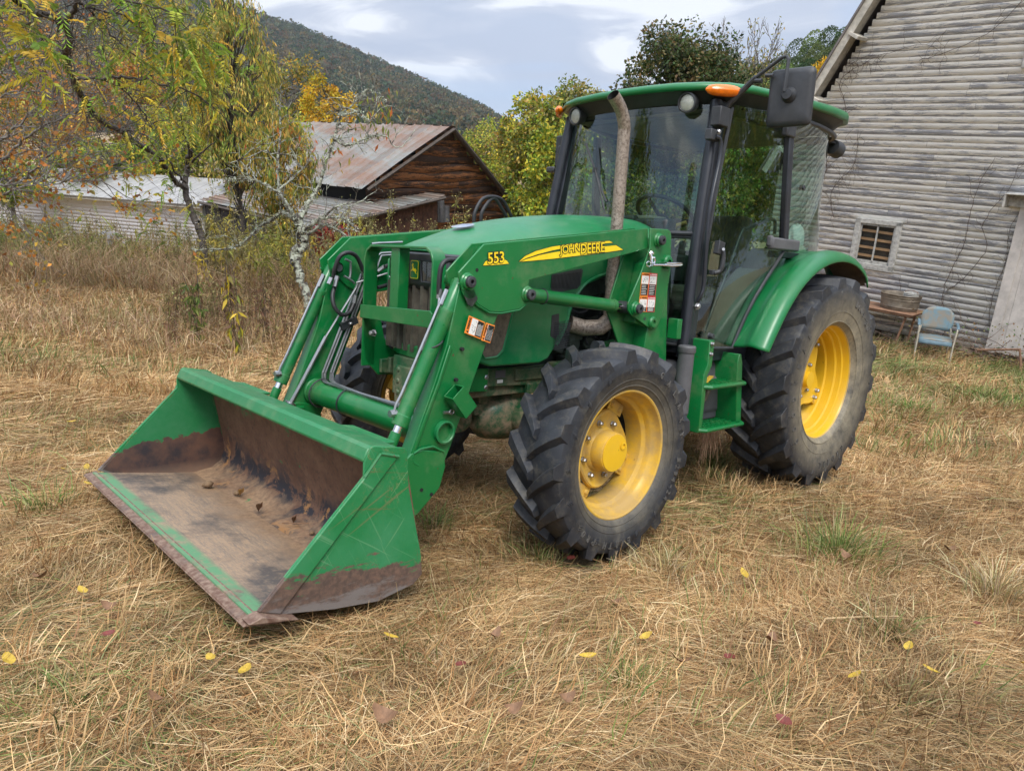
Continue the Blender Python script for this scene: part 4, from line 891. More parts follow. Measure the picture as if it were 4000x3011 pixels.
# door fittings
q = lambda x_, y_, yy: U(Z1_, x_, y_, 1, yy)
def Z1_(a, b): return (2500+a/2.949, 850+b/2.949)
dh = MB(); yy = .705
dh.tube(smooth_path([U(Z1_, 905, 350, 1, .71), U(Z1_, 950, 385, 1, .735), U(Z1_, 958, 460, 1, .74), U(Z1_, 945, 560, 1, .74), U(Z1_, 915, 620, 1, .73), U(Z1_, 845, 640, 1, .71)], 5), .0145, 12)
c = Vector(U(Z1_, 912, 350, 1, .72)); dh.box(c, (.062, .035, .075), Matrix.Rotation(R(-8), 3, 'Y')); c = Vector(U(Z1_, 838, 632, 1, .70)); dh.box(c, (.04, .03, .03))
DH = dh.build('door_handle', M['black'], T, bevel=.008); lk = MB(); lk.cyl(U(Z1_, 962, 365, 1, .735), U(Z1_, 962, 365, 1, .757), .0085, n=16); lk.build('lock', M['chrome'], DH)
ph = MB(); ph.box(U(Z1_, 850, 480, 1, .675), (.11, .006, .20)); ph.build('handle_plate', M['glass'], T)
kn = MB(); kn.lathe([(.0005, .03), (.014, .03), (.017, .022), (.017, .004), (.021, .0)], U(Z1_, 797, 1362, 1, .69), (0, 1, 0), 20); kn.build('door_stop', M['black'], T)
kn = MB(); c = U(Z1, 1628, 845, 1, .74) if False else U(lambda a, b: (2000+a/1.448, 150+b/1.448), 1625, 846, 1, .74); kn.lathe([(.0005, .035), (.014, .035), (.016, .025), (.016, .004), (.010, .0)], c, (0, 1, 0), 16); kn.build('window_knob', M['black'], T)
def Z1(a, b): return (2000+a/1.448, 150+b/1.448)
# grab rail beside the door, its two brackets
gr_ = MB(); gr_.tube(smooth_path([U(Z1, 1150, 555, 1, .655), U(Z1, 1180, 585, 1, .665), U(Z1, 1172, 700, 1, .67), U(Z1, 1130, 900, 1, .685), U(Z1, 1110, 1040, 1, .69), U(Z1, 1098, 1200, 1, .695), U(Z1, 1085, 1390, 1, .695), U(Z1, 1070, 1450, 1, .69), U(Z1, 1048, 1490, 1, .67)], 5), .0125, 12)
gr_.build('grab_rail', M['black_satin'], T)
bk_ = MB(); bk_.bb(*sorted((U(Z1, 1120, 580, 1, .65)[0], U(Z1, 1175, 580, 1, .65)[0])), .61, .655, U(Z1, 1150, 580, 1, .65)[2], U(Z1, 1150, 515, 1, .65)[2]); bk_.bb(*sorted((U(Z1, 1160, 500, 1, .65)[0], U(Z1, 1215, 500, 1, .65)[0])), .60, .665, U(Z1, 1190, 500, 1, .65)[2], U(Z1, 1200, 390, 1, .65)[2]); bk_.build('rail_bracket', M['black'], T, bevel=.006)
bl = MB(); bolt(bl, U(Z1, 1168, 530, 1, .655), (.3, 1, 0), .012, .012); bolt(bl, U(Z1, 1048, 1515, 1, .67), (.3, 1, 0), .016, .016); bl.parts('rail_bolt', M['steel'], T)
# hinge latch block at the B pillar foot and at its top
hb_ = MB(); a = Vector(U(Z1_, 1540, 300, 1, .80)); b = Vector(U(Z1_, 1850, 300, 1, .80)); hb_.bb(b.x, a.x, .755, .80, a.z-.034, a.z+.04); hb_.bb(a.x-.02, a.x+.008, .75, .79, a.z-.02, a.z+.05)
hb_.build('door_hinge', M['grey_plastic'], T, bevel=.012)
hb_ = MB(); a = U(Z1, 1575, 530, 1, .79); hb_.bb(a[0]-.06, a[0]+.05, .755, .80, a[2]-.03, a[2]+.05); hb_.build('door_hinge', M['black'], T, bevel=.01)
# roof
outl = [(1.43,0),(1.42,.2),(1.39,.38),(1.32,.54),(1.22,.66),(1.08,.735),(.85,.785),(.5,.805),(.15,.795),(-.12,.76),(-.30,.68),(-.40,.54),(-.45,.35),(-.47,0)]
def ringp(sc, z, tilt=.012): 
    pts = []
    zz = lambda x_: z-tilt*(x_-.48)+max(0, .75-x_)*(.035+.5*max(0, z-2.484))
    for x_, y_ in outl: pts.append((.48+(x_-.48)*sc, y_*sc, zz(x_)))
    for x_, y_ in outl[-2:0:-1]: pts.append((.48+(x_-.48)*sc, -y_*sc, zz(x_)))
    return pts
rf = MB(); RW = [ringp(.965, 2.475), ringp(.99, 2.473), ringp(1.0, 2.484), ringp(1.0, 2.500), ringp(.988, 2.514), ringp(.95, 2.526), ringp(.86, 2.537), ringp(.7, 2.543), ringp(.4, 2.55), ringp(.02, 2.553)]
RW = [r_+[r_[0]] for r_ in RW]; rf.grid(RW)
ROOF = rf.build('cab_roof', M['fender'], T, ang=70)
ru = MB(); RU = [ringp(.972, 2.477), ringp(.95, 2.470), ringp(.90, 2.425), ringp(.84, 2.405), ringp(.3, 2.405), ringp(.02, 2.405)]; ru.grid([r_+[r_[0]] for r_ in RU][::-1]); ru.build('roof_underside', M['black'], ROOF, ang=40)
ru = MB(); 
for k in (1, -1): ru.lathe([(.03, .0), (.05, -.005), (.05, -.012), (.0005, -.012)], (.0, .62*k, 2.425), (0, 0, 1), 20); ru.bb(-.30, -.05, .45*k, .62*k, 2.395, 2.41)
ru.build('speaker_cover', M['dark'], ROOF)
def sig(k):
    s = MB(); c = Vector((1.268, .640*k, 2.456)); a_ = Vector((-.75, .66*k, 0)).normalized(); rows = []
    for t in np.linspace(-1, 1, 13):
        w_ = math.sqrt(max(.02, 1-abs(t)**3)); rows.append([c+a_*t*.105+Vector((a_.y, -a_.x, 0))*k*(.028*w_*math.cos(p)+.0)+Vector((0, 0, .033*w_*math.sin(p))) for p in np.linspace(0, 2*math.pi, 13)])
    s.grid(rows); s.build('turn_signal', M['amber'], T, ang=60)
for k in (1, -1): sig(k)
def lamp(k):
    c = Vector((1.315, .4365*k, 2.402)); d = Vector((.97, .10*k, -.12)).normalized(); s = MB()
    s.lathe([(.0005, -.075), (.03, -.075), (.048, -.055), (.056, -.02), (.058, 0), (.058, .012), (.050, .014), (.044, .004)], c, d, 32); s.tube([c-d*.03+Vector((0, 0, .05)), c-d*.03+Vector((0, 0, .085))], .012, 8); s.box(c-d*.03+Vector((0, 0, .07)), (.05, .05, .02))
    L = s.build('work_lamp', M['black'], T); s = MB(); s.lathe([(.046, .004), (.03, .010), (.0005, .012)], c, d, 32); s.build('lamp_lens', M['lens'], L)
for k in (1, -1): lamp(k)
s = MB(); 
s.lathe([(.0005, -.05), (.05, -.04), (.058, 0), (.058, .04), (.0005, .045)], (-.33, .60, 2.37), (-1, .1, -.2), 24); s.build('work_lamp', M['black'], T)
# mirrors on their bent arms
def mirror(k):
    m = MB(); c = Vector((1.17, .995*k, 2.40)); X = Vector((0, 1*k, 0)); Xp = Vector((-.10, .995*k, 0)).normalized(); Zp = Vector((.03, 0, 1)).normalized(); Np = Zp.cross(Xp).normalized()*(-1 if k > 0 else 1)
    Np = Vector((1, .1*k, 0)).normalized(); rows = []
    def rr(hw, hh, r_, off):
        out = []
        for (sy, sz, a0) in ((1, 1, 0), (-1, 1, 90), (-1, -1, 180), (1, -1, 270)):
            for a in (0, 22, 45, 68, 90):
                out.append(c+Xp*(sy*(hw-r_)+r_*math.cos(R(a0+a)))+Zp*(sz*(hh-r_)+r_*math.sin(R(a0+a)))+Np*off)
        return out
    HW, HH = .122, .150
    L = [rr(HW-.012, HH-.012, .02, -.022), rr(HW-.003, HH-.003, .026, -.022), rr(HW, HH, .028, -.018), rr(HW, HH, .028, .0), rr(HW-.006, HH-.006, .028, .010), rr(HW-.03, HH-.03, .03, .017), rr(.02, .03, .01, .020), rr(.011, .011, .01, .020)]
    m.grid([r_+[r_[0]] for r_ in (L if k > 0 else [q_[::-1] for q_ in L])]); MR_ = m.build('mirror', M['black'], T, ang=50)
    gl_ = MB(); q_ = rr(HW-.012, HH-.012, .02, -.0225); gl_.add(q_, [tuple(range(len(q_)))]); gl_.build('mirror_glass', M['chrome'], MR_)
    m = MB(); b0 = c+Np*.02-Xp*.0; m.lathe([(.042, 0), (.038, .012), (.030, .022), (.026, .035), (.0005, .037)], b0+Zp*(.008), Np, 24)
    P = [(1.205,.60*k,2.33),(1.20,.645*k,2.40),(1.21,.80*k,2.52),(1.215,.945*k,2.602),(1.215,.972*k,2.603),(1.22,.985*k,2.585),(1.225,.985*k,2.42)]
    m.tube(P[:3], .017, 8); m.tube(P[2:], .010, 8); m.cyl((1.215,.80*k,2.50), (1.215,.84*k,2.495), .013, n=8); m.cyl((1.215,.86*k,2.52),(1.215,.905*k,2.515), .011, n=8)
    m.build('mirror_arm', M['black'], T)
mirror(1)
m = MB(); m.bb(1.16,1.24,-.66,-.60,2.04,2.24); m.bb(1.17,1.22,-.70,-.63,2.10,2.31); m.bb(1.19,1.24,-.76,-.68,2.06,2.10); m.build('mirror_bracket', M['black'], T, bevel=.01)
# wiper
w = MB(); P = [U(Z1, x_, y_, 0, 1.375) for x_, y_ in ((418,595),(470,745),(515,880),(535,925))]; w.tube(P, .007, 6); w.tube([U(Z1, x_, y_, 0, 1.385) for x_, y_ in ((470,745),(490,830),(520,970))], .006, 6); w.box(P[1], (.02, .02, .03)); w.build('wiper', M['black'], T)
# cowl behind the hood
cw_ = MB(); cw_.bb(1.24, 1.345, -.40, .40, 1.60, 1.742); cw_.bb(1.30, 1.37, -.10, .16, 1.70, 1.76); cw_.build('hood_cowl', M['black'], T, bevel=.02)
# ---------------------------------------------------------------- inside the cab
st = MB(); st.bb(.12, .60, -.24, .24, 1.20, 1.33); st.build('seat_cushion', M['seat'], T, bevel=.04, seg=3)
st = MB(); st.box((.10, 0, 1.58), (.13, .46, .56), Matrix.Rotation(R(-10), 3, 'Y')); st.build('seat_back', M['seat'], T, bevel=.05, seg=3)
st = MB(); st.bb(.15, .5, .27, .33, 1.45, 1.51); st.bb(.15, .5, -.33, -.27, 1.45, 1.51); st.bb(.2, .25, .27, .32, 1.2, 1.45); st.parts('armrest', M['black'], T, bevel=.02)
sw = MB(); c = Vector((.84, .02, 1.80)); A_ = Vector((-.55, 0, .83)).normalized(); e1 = Vector((0, 1, 0)); e2 = A_.cross(e1)
sw.tube([c+(e1*math.cos(t)+e2*math.sin(t))*.205 for t in np.linspace(0, 2*math.pi, 40, endpoint=False)], .014, 10, closed=True)
for t in (.3, 2.4, 4.5): sw.tube([c-A_*.05, c+(e1*math.cos(t)+e2*math.sin(t))*.2], [.016, .011], 8)
sw.cyl(c-A_*.06, c-A_*.02, .04); SWH = sw.build('steering_wheel', M['black'], T)
sc_ = MB(); sc_.cyl(c-A_*.05, c-A_*.35+Vector((.1, 0, 0)), .05, .08); sc_.bb(1.05, 1.27, -.15, .18, 1.0, 1.66); sc_.build('steering_column', M['lining'], T, bevel=.03)
dk = MB(); dk.bb(1.08, 1.30, -.22, .26, 1.56, 1.765); dk.build('dashboard', M['lining'], T, bevel=.05, seg=3)
lv = MB(); lv.tube([(.95,.08,1.68),(.93,.17,1.72)], .006, 6); lv.tube([(.935,.155,1.715),(.91,.24,1.75)], .013, 10, mi=1); lv.build('gear_lever', [M['black'], M['yellow_dirty']], T)
fl_ = MB(); fl_.bb(.0, 1.30, -.60, .60, .92, .97); fl_.bb(-.2, .1, -.60, .60, .92, 1.35)
fl_.build('cab_floor', M['dark'], T)
for k in (1, -1):                                  # moulded console over each wheel
    cs = MB(); arc = [(-.2,1.56),(.15,1.56),(.35,1.53),(.52,1.47),(.66,1.36),(.78,1.2),(.86,1.0),(.86,.95),(-.2,.95)]; cs.prism(arc, .40*k, .64*k); cs.build('side_console', M['lining'], T, bevel=.02)
    cs = MB(); cs.prism([(.62,1.10),(.48,1.52),(.40,1.62),(.2,1.62),(-.15,1.60),(-.15,1.0),(.62,1.0)], .42*k, .60*k); cs.build('side_console', M['seat'], T, bevel=.03)
hr = MB(); hr.tube(smooth_path([U(Z1_, x_, y_, 1, .64) for x_, y_ in ((740,1310),(830,1060),(1000,640),(1170,170),(1230,130),(1430,45),(1500,20),(1555,50),(1550,190))], 4), .011, 10); hr.build('inner_door_rail', M['black'], T)
hs = MB(); hs.bb(-.19, -.16, -.5, .5, 1.22, 1.60); hs.build('rear_bulkhead', M['lining'], T, bevel=.01)
hl = MB(); hl.prism(ring_poly(.5, 0, .1, 8), 0, .01) if False else hl.bb(-.1, 1.1, -.5, .5, 2.375, 2.40); hl.build('headlining', M['lining'], T, bevel=.02)
vz = MB(); vz.tube([(1.2, .50, 2.33), (1.2, .50, 2.15)], [.07, .07], 20); vz.build('sun_visor', M['black'], T) if False else None
# ---------------------------------------------------------------- rear fenders
FO = [(1.00,1.000),(.985,1.03),(.92,1.13),(.82,1.27),(.70,1.395),(.55,1.50),(.38,1.575),(.20,1.615),(0.02,1.622),(-.16,1.600),(-.30,1.545),(-.375,1.50),(-.40,1.44)]
for k in (1, -1):
    rows = []
    for i, (x_, z_) in enumerate(FO):
        nx = x_-.05; nz = z_-.75; L_ = math.hypot(nx, nz); nx /= L_; nz /= L_; s_in = .0
        t = i/(len(FO)-1); yi = .63 if x_ > .5 else .64; xi = x_-(.05 if x_ > .55 else .05*max(0, (x_-.2)/.35))
        zi = z_-(.02 if x_ > .6 else .02*max(0, (x_-.1)/.5))
        rows.append([(xi-.012*nx, yi*k, zi-.012*nz), (xi+(x_-xi)*.2, (yi+.05)*k, zi+(z_-zi)*.2+.006), (x_-.030, (.80)*k, z_-.004), (x_-.008, .815*k, z_+.008), (x_+.002, .86*k, z_+.012), (x_, .905*k, z_), (x_-.010*nx, .932*k, z_-.014*nz), (x_-.035*nx, .945*k, z_-.045*nz), (x_-.045*nx, .942*k, z_-.055*nz)])
    f_ = MB(); f_.grid(rows if k < 0 else [r_ for r_ in rows][::-1]); F_ = f_.build('rear_fender', [M['fender'], M['liner']] if 'liner' in M else M['fender'], T, ang=60, sub=1)
    m_ = F_.modifiers.new('t', 'SOLIDIFY'); m_.thickness = .008; m_.offset = -1
    # dark mud-caked lining under it
    rows2 = [[(x_-.03*((x_-.05)/math.hypot(x_-.05, z_-.75)), y_*k, z_-.03*((z_-.75)/math.hypot(x_-.05, z_-.75))) for y_ in (.70, .80, .925)] for x_, z_ in FO[4:]]
    f_ = MB(); f_.grid(rows2); f_.build('fender_lining', M['mud'], F_)
b_ = MB(); b_.prism([(-.28,1.56),(-.30,1.66),(-.24,1.685),(-.13,1.60),(-.10,1.56)], .55, .57); b_.prism([(-.28,1.56),(-.30,1.66),(-.24,1.685),(-.13,1.60),(-.10,1.56)], -.57, -.55); b_.parts('hitch_bracket', M['black'], T, bevel=.006)
# ---------------------------------------------------------------- steps, tank
ys = .78
def P_(x_, y_, yy): return Vector(U(Z6, x_, y_, 1, yy))
sp_ = MB(); sxz = [(1.345,1.07),(1.325,1.07),(1.30,.93),(1.335,.86),(1.31,.78),(1.31,.50),(1.345,.50),(1.345,.80),(1.37,.88),(1.345,.95)]
sp_.prism([(1.34,1.05),(1.29,1.05),(1.29,.90),(1.325,.845),(1.325,.50),(1.36,.50),(1.365,.85),(1.335,.91)], .60, .775)
sp_.prism([(.985,.955),(.965,.955),(.94,.90),(.87,.50),(.93,.50),(1.0,.90)], .60, .775)
STP = sp_.build('step_frame', M['green'], T, bevel=.004)
for z_, x0, x1 in ((.775, .905, 1.34), (.515, .875, 1.345)):
    s = MB()
    s.tube([(x1, .60, z_), (x1, .77, z_), (x1-.03, .80, z_), (x0+.03, .80, z_), (x0, .77, z_), (x0, .60, z_)], .014, 8)
    for j in range(5): yy = .62+j*.038; s.bb(x0, x1, yy-.003, yy+.003, z_-.012, z_+.012)
    for j in range(9): xx = x0+(x1-x0)*(j+.5)/9; s.bb(xx-.003, xx+.003, .61, .79, z_-.011, z_+.009)
    s.build('step', M['green'], STP)
bl = MB(); bolt(bl, (1.32, .776, 1.03), (0, 1, 0), .011, .012); bolt(bl, (1.32, .776, .97), (0, 1, 0), .011, .012); bl.parts('step_bolt', M['steel'], STP)
tk = MB(); tk.bb(.70, 1.50, .34, .62, .50, .90); tk.bb(.75, 1.2, .5, .64, .55, .80)
TK = tk.build('fuel_tank', M['grey_plastic'], T, bevel=.04, seg=3)
tn = MB(); tn.cyl((1.455, .70, .62), (1.455, .70, .985), .046, n=28); tn.tube([(1.455,.70,.63),(1.44,.66,.52),(1.40,.58,.50)], [.046,.05,.05], 20); tn.lathe([(.050, 0), (.052, .004), (.052, .032), (.046, .040), (.0005, .041)], (1.455, .70, .975), (0, 0, 1), 24); tn.build('filler_neck', M['grey_plastic'], TK, ang=30)
bg = MB(); bg.prism([(1.22,.80),(1.05,.80),(.93,.60),(.93,.52),(1.24,.52)], .55, .63); bg.build('battery_cover', M['grey_plastic'], T, bevel=.01)
hz = MB(); 
for j in range(3): hz.tube(smooth_path([(1.30-.02*j,.64,.66+.03*j),(1.22,.66,.63+.02*j),(1.14,.66,.66),(1.08,.65,.72+.02*j),(1.04,.64,.80)], 4), .012, 8)
hz.parts('fuel_hose', M['seat'], T)
ra = MB(); ra.tube([(0,-.55,.734),(0,.55,.734)], [.13,.13], 20); ra.bb(-.35, .3, -.2, .2, .5, 1.0); ra.build('rear_axle', M['green_dirty'], T, bevel=.01)
lt_ = MB(); lt_.tube([(-.3,.3,.6),(-.8,.35,.45)], .03, 8); lt_.tube([(-.3,-.3,.6),(-.8,-.35,.45)], .03, 8); lt_.build('lift_link', M['green_dirty'], T)
# hydraulic hoses looping up behind the far side of the hood
hh = MB(); 
for j, (x0, x1, tp) in enumerate(((1205,1475,868),(1255,1440,880))):
    hh.tube(smooth_path([U(lambda a, b: (1200+a/1.85, 300+b/1.85), x_, y_, 1, -.55) for x_, y_ in ((x0, 1060),(x0+8, 980),(x0+60, tp+20),((x0+x1)/2, tp),(x1-60, tp+30),(x1, 1010))], 5), .012, 10)
hh.parts('hydraulic_hose', M['hose'], T)
# =================================================================== GROUND
def sst(x, a, b):
    t = np.clip((x-a)/(b-a), 0, 1); return t*t*(3-2*t)
def g_near(x, y):                                  # ground height in T near the tractor
    x = np.asarray(x, float); y = np.asarray(y, float)
    w = (x-CX)*cf[0]+(y-CY)*cf[1]
    q = np.clip(w-6, 0, 6.5); h = .0078*q*q+np.clip(w-12.5, 0, 60)*.014
    h = h+.115*sst(x, 2.75, 3.7)*(1-.4*sst(x, 4.6, 6))
    h = h+.035*np.sin(x*1.3+.7*y)*np.sin(.9*y-.4*x+1)*sst(np.hypot(x-2.2, y), 1.5, 4)
    return h-.02
def g(x, y):
    """T height of the field: follows the slope near by, levels out (true level) far away"""
    x = np.asarray(x, float); y = np.asarray(y, float); r_ = np.hypot(x, y); k = np.minimum(1, 42/np.maximum(r_, 1e-6))
    near = g_near(x*k, y*k); zg = MT[2][0]*x*k+MT[2][1]*y*k+MT[2][2]*near    # true height at the clamped radius
    return (zg-MT[2][0]*x-MT[2][1]*y)/MT[2][2]
def gp(px, w):                                     # T point on the ground at photo column px (row found by marching) and depth w
    t = 0.0
    for _ in range(40):
        p = atd(px, H/2+t, w); t += (p[2]-float(g(p[0], p[1])))*FL/w*.9
    return atd(px, H/2+t, w)
def ground_xy(px, py):                             # T point where the sight line meets the ground
    d = cf+cr*(px-W/2)/FL-cu*(py-H/2)/FL; a, b = .5, 90.
    for _ in range(60):
        m = (a+b)/2; p = cam_o+d*m
        if p[2] > g(p[0], p[1]): a = m
        else: b = m
    return cam_o+d*a
def ground_mat():
    t = NT('hay_covered_earth'); n1 = t.noise(3, 8, .75); n2 = t.noise(40, 6, .8); n3 = t.noise(.35, 3, .5)
    b = t.mix(t.ramp(n2, [(.35, 0.), (.65, 1.)]), (.16, .10, .05), (.42, .29, .15)); b = t.mix(t.ramp(n1, [(.4, 0.), (.7, .6)]), b, (.17, .135, .06))
    b = t.mix(t.ramp(n3, [(.5, 0.), (.65, .45)]), b, (.12, .14, .045)); t.bump(n2, .8, .03); return t.done(b, .95)
def cgrid(a, b, c, fine, coarse):                  # dense middle, sparse ends
    mid = np.arange(-a, a+fine, fine); ext = [a]; s = fine
    while ext[-1] < c: s *= 1.25; ext.append(ext[-1]+s)
    e = np.array(ext[1:]); return np.concatenate([-e[::-1], mid, e])
gxs = cgrid(9, 0, 1800, .16, 0)+.0; gys = cgrid(9, 0, 1800, .16, 0)
XX, YY = np.meshgrid(gxs, gys, indexing='ij'); ZZ = g(XX, YY); P = np.stack([XX, YY, ZZ], -1).reshape(-1, 3)
ni, nj = XX.shape; ii, jj = np.meshgrid(np.arange(ni-1), np.arange(nj-1), indexing='ij'); k0 = (ii*nj+jj).ravel(); F = np.stack([k0, k0+nj, k0+nj+1, k0+1], 1)
tag(np_mesh('ground', TG(P), F, ground_mat(), None, smooth=True), None, None, kind='structure')
# ------------------------------------------------------------------ mown hay: loose straws, stubble and tufts
def in_view(P, lo=.3, hi=200, mx_=.80):
    d = P-cam_o; w = d@cf; return (w > lo) & (w < hi) & (np.abs(d@cr) < mx_*w+1.5)
def vnoise(x, y, s, seed=0):
    x = x/s+seed*17.3; y = y/s+seed*9.1
    return .5+.25*(np.sin(x*1.7+2.1*np.sin(y*1.3+seed))+np.sin(y*2.3+1.7*np.sin(x*.9+1.3*seed)))*1.0
RUST_S = np.array([(.54,.345,.155),(.62,.42,.20),(.72,.53,.28),(.44,.25,.11),(.34,.185,.08),(.80,.63,.37),(.48,.35,.16),(.23,.125,.06)])
GREEN_S = np.array([(.16,.20,.05),(.10,.15,.04),(.24,.27,.09),(.30,.30,.13)])
def straw(n, w0, w1, up0, up1, l0, l1, wid, hmax, green=.1, seed=0, clump=0, name=None):
    # sample positions in the view sector, denser towards the camera
    w = np.sqrt(rng.uniform(w0*w0, w1*w1, n)); lat = rng.uniform(-.82, .82, n)*w+rng.normal(0, .3, n)
    hf = cf[:2]/np.linalg.norm(cf[:2]); hr_ = np.array([hf[1], -hf[0]])
    x = CX+hf[0]*w+hr_[0]*lat; y = CY+hf[1]*w+hr_[1]*lat
    if clump:
        cx = x[::clump].repeat(clump)[:n]; cy = y[::clump].repeat(clump)[:n]; sg = rng.uniform(.02, .10, len(x[::clump])).repeat(clump)[:n]; x = cx+rng.normal(0, 1, n)*sg; y = cy+rng.normal(0, 1, n)*sg
    z = g(x, y)
    az = 2.2*vnoise(x, y, .8, seed)*2+rng.normal(0, .9, n); el = rng.uniform(up0, up1, n)
    L = rng.uniform(l0, l1, n); c = np.cos(el)
    D = np.stack([np.cos(az)*c, np.sin(az)*c, np.sin(el)], 1)
    hh = hmax*(.25+1.3*vnoise(x, y, .42, seed+3)**1.5)*rng.uniform(0, 1, n)**1.3
    P0 = np.stack([x, y, z+hh*(0 if clump else 1)], 1)
    sag = rng.uniform(.05, .3, n)[:, None]*L[:, None]*np.array([0, 0, -1.])*(.6 if clump else .5)
    side = np.stack([-np.sin(az), np.cos(az), np.zeros(n)], 1)*rng.normal(0, .12, n)[:, None]*L[:, None]
    P1 = P0+D*L[:, None]*.5+side; P2 = P0+D*L[:, None]+sag
    wd = wid*np.maximum(1, w/3.2)*rng.uniform(.6, 1.3, n)
    if not clump: P1[:, 2] = np.maximum(P1[:, 2], z+.004); P2[:, 2] = np.maximum(P2[:, 2], z+.002)
    S = nrmz(np.cross(D, rng.normal(size=(n, 3))+np.array([0, 0, 1.5])))*wd[:, None]
    V = np.stack([P0-S, P0+S, P1+S*.9, P1-S*.9, P2+S*.35, P2-S*.35], 1).reshape(-1, 3)
    b = np.arange(n)[:, None]*6; F = np.concatenate([b+np.array([[0, 1, 2, 3]]), b+np.array([[3, 2, 4, 5]])])
    gn = vnoise(x, y, 1.6, seed+5)+.25*vnoise(x, y, .4, seed+8); pg = np.clip((gn-.62)*2.2, 0, 1)*green*2.0+green*.25+.75*sst(-x, 3.0, 6.5)*sst(y, -3.2, -1.2)*vnoise(x, y, .7, 3)
    C = RUST_S[rng.choice(8, n, p=[.2,.2,.13,.13,.1,.08,.1,.06])]*(1+rng.normal(0, .14, (n, 1))); dk = .50+.42*vnoise(x, y, 1.1, seed+11)[:, None]+.48*vnoise(x, y, .23, seed+13)[:, None]; C = C*dk*np.array([.86, .835, .83])
    isg = rng.uniform(0, 1, n) < pg; C[isg] = GREEN_S[rng.choice(4, isg.sum())]*(1+rng.normal(0, .15, (isg.sum(), 1)))
    # keep straw out of the bucket, tyres and the barn
    ok = ~((x > 3.43) & (x < 4.16) & (np.abs(y) < .95)) | (P2[:, 2] < .15)
    for wx_, wy_, rr, ww in ((2.278, .815, .5, .16), (2.278, -.815, .5, .16), (0, .745, .62, .22), (0, -.745, .62, .22)): ok &= ~((np.abs(y-wy_) < ww+.02) & (np.abs(x-wx_) < .30*rr/.5))
    okv = np.repeat(ok, 6); idx = np.cumsum(okv)-1; Fk = F[ok[F[:, 0]//6]]
    return TG(V[okv]), idx[Fk], np.clip(np.repeat(C[ok], 6, 0), .01, 1)
nb = NB()
Q = 1.0
for args in ((int(115000*Q), 1.2, 4.2, -.12, .28, .05, .24, .0010, .055, .10, 1), (int(150000*Q), 3.6, 8.5, -.1, .35, .07, .27, .0012, .06, .10, 2), (int(130000*Q), 8, 17, -.1, .5, .10, .32, .0013, .08, .12, 4), (int(90000*Q), 16, 36, .0, .9, .2, .55, .0017, .16, .16, 6)):
    nb.add(*straw(*args))
tag(nb.build('mown_hay', M['straw']), 'loose dry cut grass and straw covering the whole field', 'hay', kind='stuff')
nb = NB()
nb.add(*straw(int(30000*Q), 1.5, 6.5, .7, 1.5, .05, .19, .0012, .03, .15, 7, clump=16)); nb.add(*straw(int(46000*Q), 6, 14, .8, 1.5, .08, .27, .0013, .03, .20, 8, clump=20)); nb.add(*straw(int(40000*Q), 13, 34, .8, 1.5, .2, .6, .0014, .05, .25, 9, clump=24))
tag(nb.build('grass_stubble', M['straw']), 'upright stubble and short green tufts growing through the hay', 'grass', kind='stuff')
# a few distinct tufts where the photograph has them
def tuft(px, py, n, h, spread, cols, label, group=None):
    c = ground_xy(px, py); a = rng.uniform(0, 2*np.pi, n); r_ = np.abs(rng.normal(0, spread, n)); x = c[0]+np.cos(a)*r_; y = c[1]+np.sin(a)*r_; z = g(x, y)
    el = np.clip(rng.normal(1.15, .25, n), .3, 1.5); az = a+rng.normal(0, .6, n); L = h*rng.uniform(.4, 1.1, n)
    D = np.stack([np.cos(az)*np.cos(el), np.sin(az)*np.cos(el), np.sin(el)], 1); P0 = np.stack([x, y, z], 1)-c; P1 = P0+D*L[:, None]*.55; P2 = P1+(D*[1.6, 1.6, .55])*L[:, None]*.5
    S = nrmz(np.cross(D, rng.normal(size=(n, 3))))*rng.uniform(.0012, .0026, n)[:, None]*max(1, np.dot(c-cam_o, cf)/4)
    V = np.stack([P0-S, P0+S, P1+S*.9, P1-S*.9, P2+S*.2, P2-S*.2], 1).reshape(-1, 3); b = np.arange(n)[:, None]*6; F = np.concatenate([b+np.array([[0, 1, 2, 3]]), b+np.array([[3, 2, 4, 5]])])
    o = np_mesh('grass_tuft', TG(V), F, M['straw'], np.repeat(pal(n, cols, .2), 6, 0)); o.location = TG(c); tag(o, label, 'grass tuft', group); return o
GT_ = [(.13,.19,.045),(.20,.26,.07),(.36,.33,.14),(.09,.13,.04)]; ST_ = [(.50,.40,.21),(.40,.30,.15),(.30,.24,.10),(.55,.46,.28)]
tuft(3270, 2180, 420, .27, .16, GT_, 'largest green grass tuft, right of the front wheel in the open hay')
tuft(2095, 2190, 160, .16, .07, GT_+ST_[:2], 'green and pale grass tuft at the foot of the front tyre')
tuft(1690, 2080, 150, .20, .07, GT_, 'green grass tuft beside the rear corner of the bucket')
tuft(3880, 2330, 260, .25, .12, ST_, 'dry straw-coloured tuft near the right edge of the field')
tuft(3460, 2480, 160, .18, .10, GT_+ST_, 'mixed green and dry tuft below the large green tuft')
tuft(3520, 2740, 260, .16, .16, [(.16,.11,.05),(.25,.17,.08),(.33,.25,.12)], 'brown matted clump of dead grass at lower right')
tuft(2600, 2240, 220, .17, .12, ST_, 'pale dry tuft just right of the front tyre')
tuft(2450, 2690, 120, .13, .08, GT_, 'short green tuft in the bottom centre foreground')
tuft(300, 2750, 160, .14, .14, GT_, 'low green weeds in the lower left corner')
tuft(180, 2000, 160, .2, .12, GT_, 'green grass tuft left of the bucket')
tuft(2780, 1830, 200, .2, .12, [(.12,.16,.04),(.3,.28,.12)], 'green tuft below the cab steps between the wheels')
tuft(3560, 1620, 260, .22, .25, [(.10,.17,.03),(.18,.26,.06),(.3,.3,.12)], 'bright green grass patch in front of the barn')
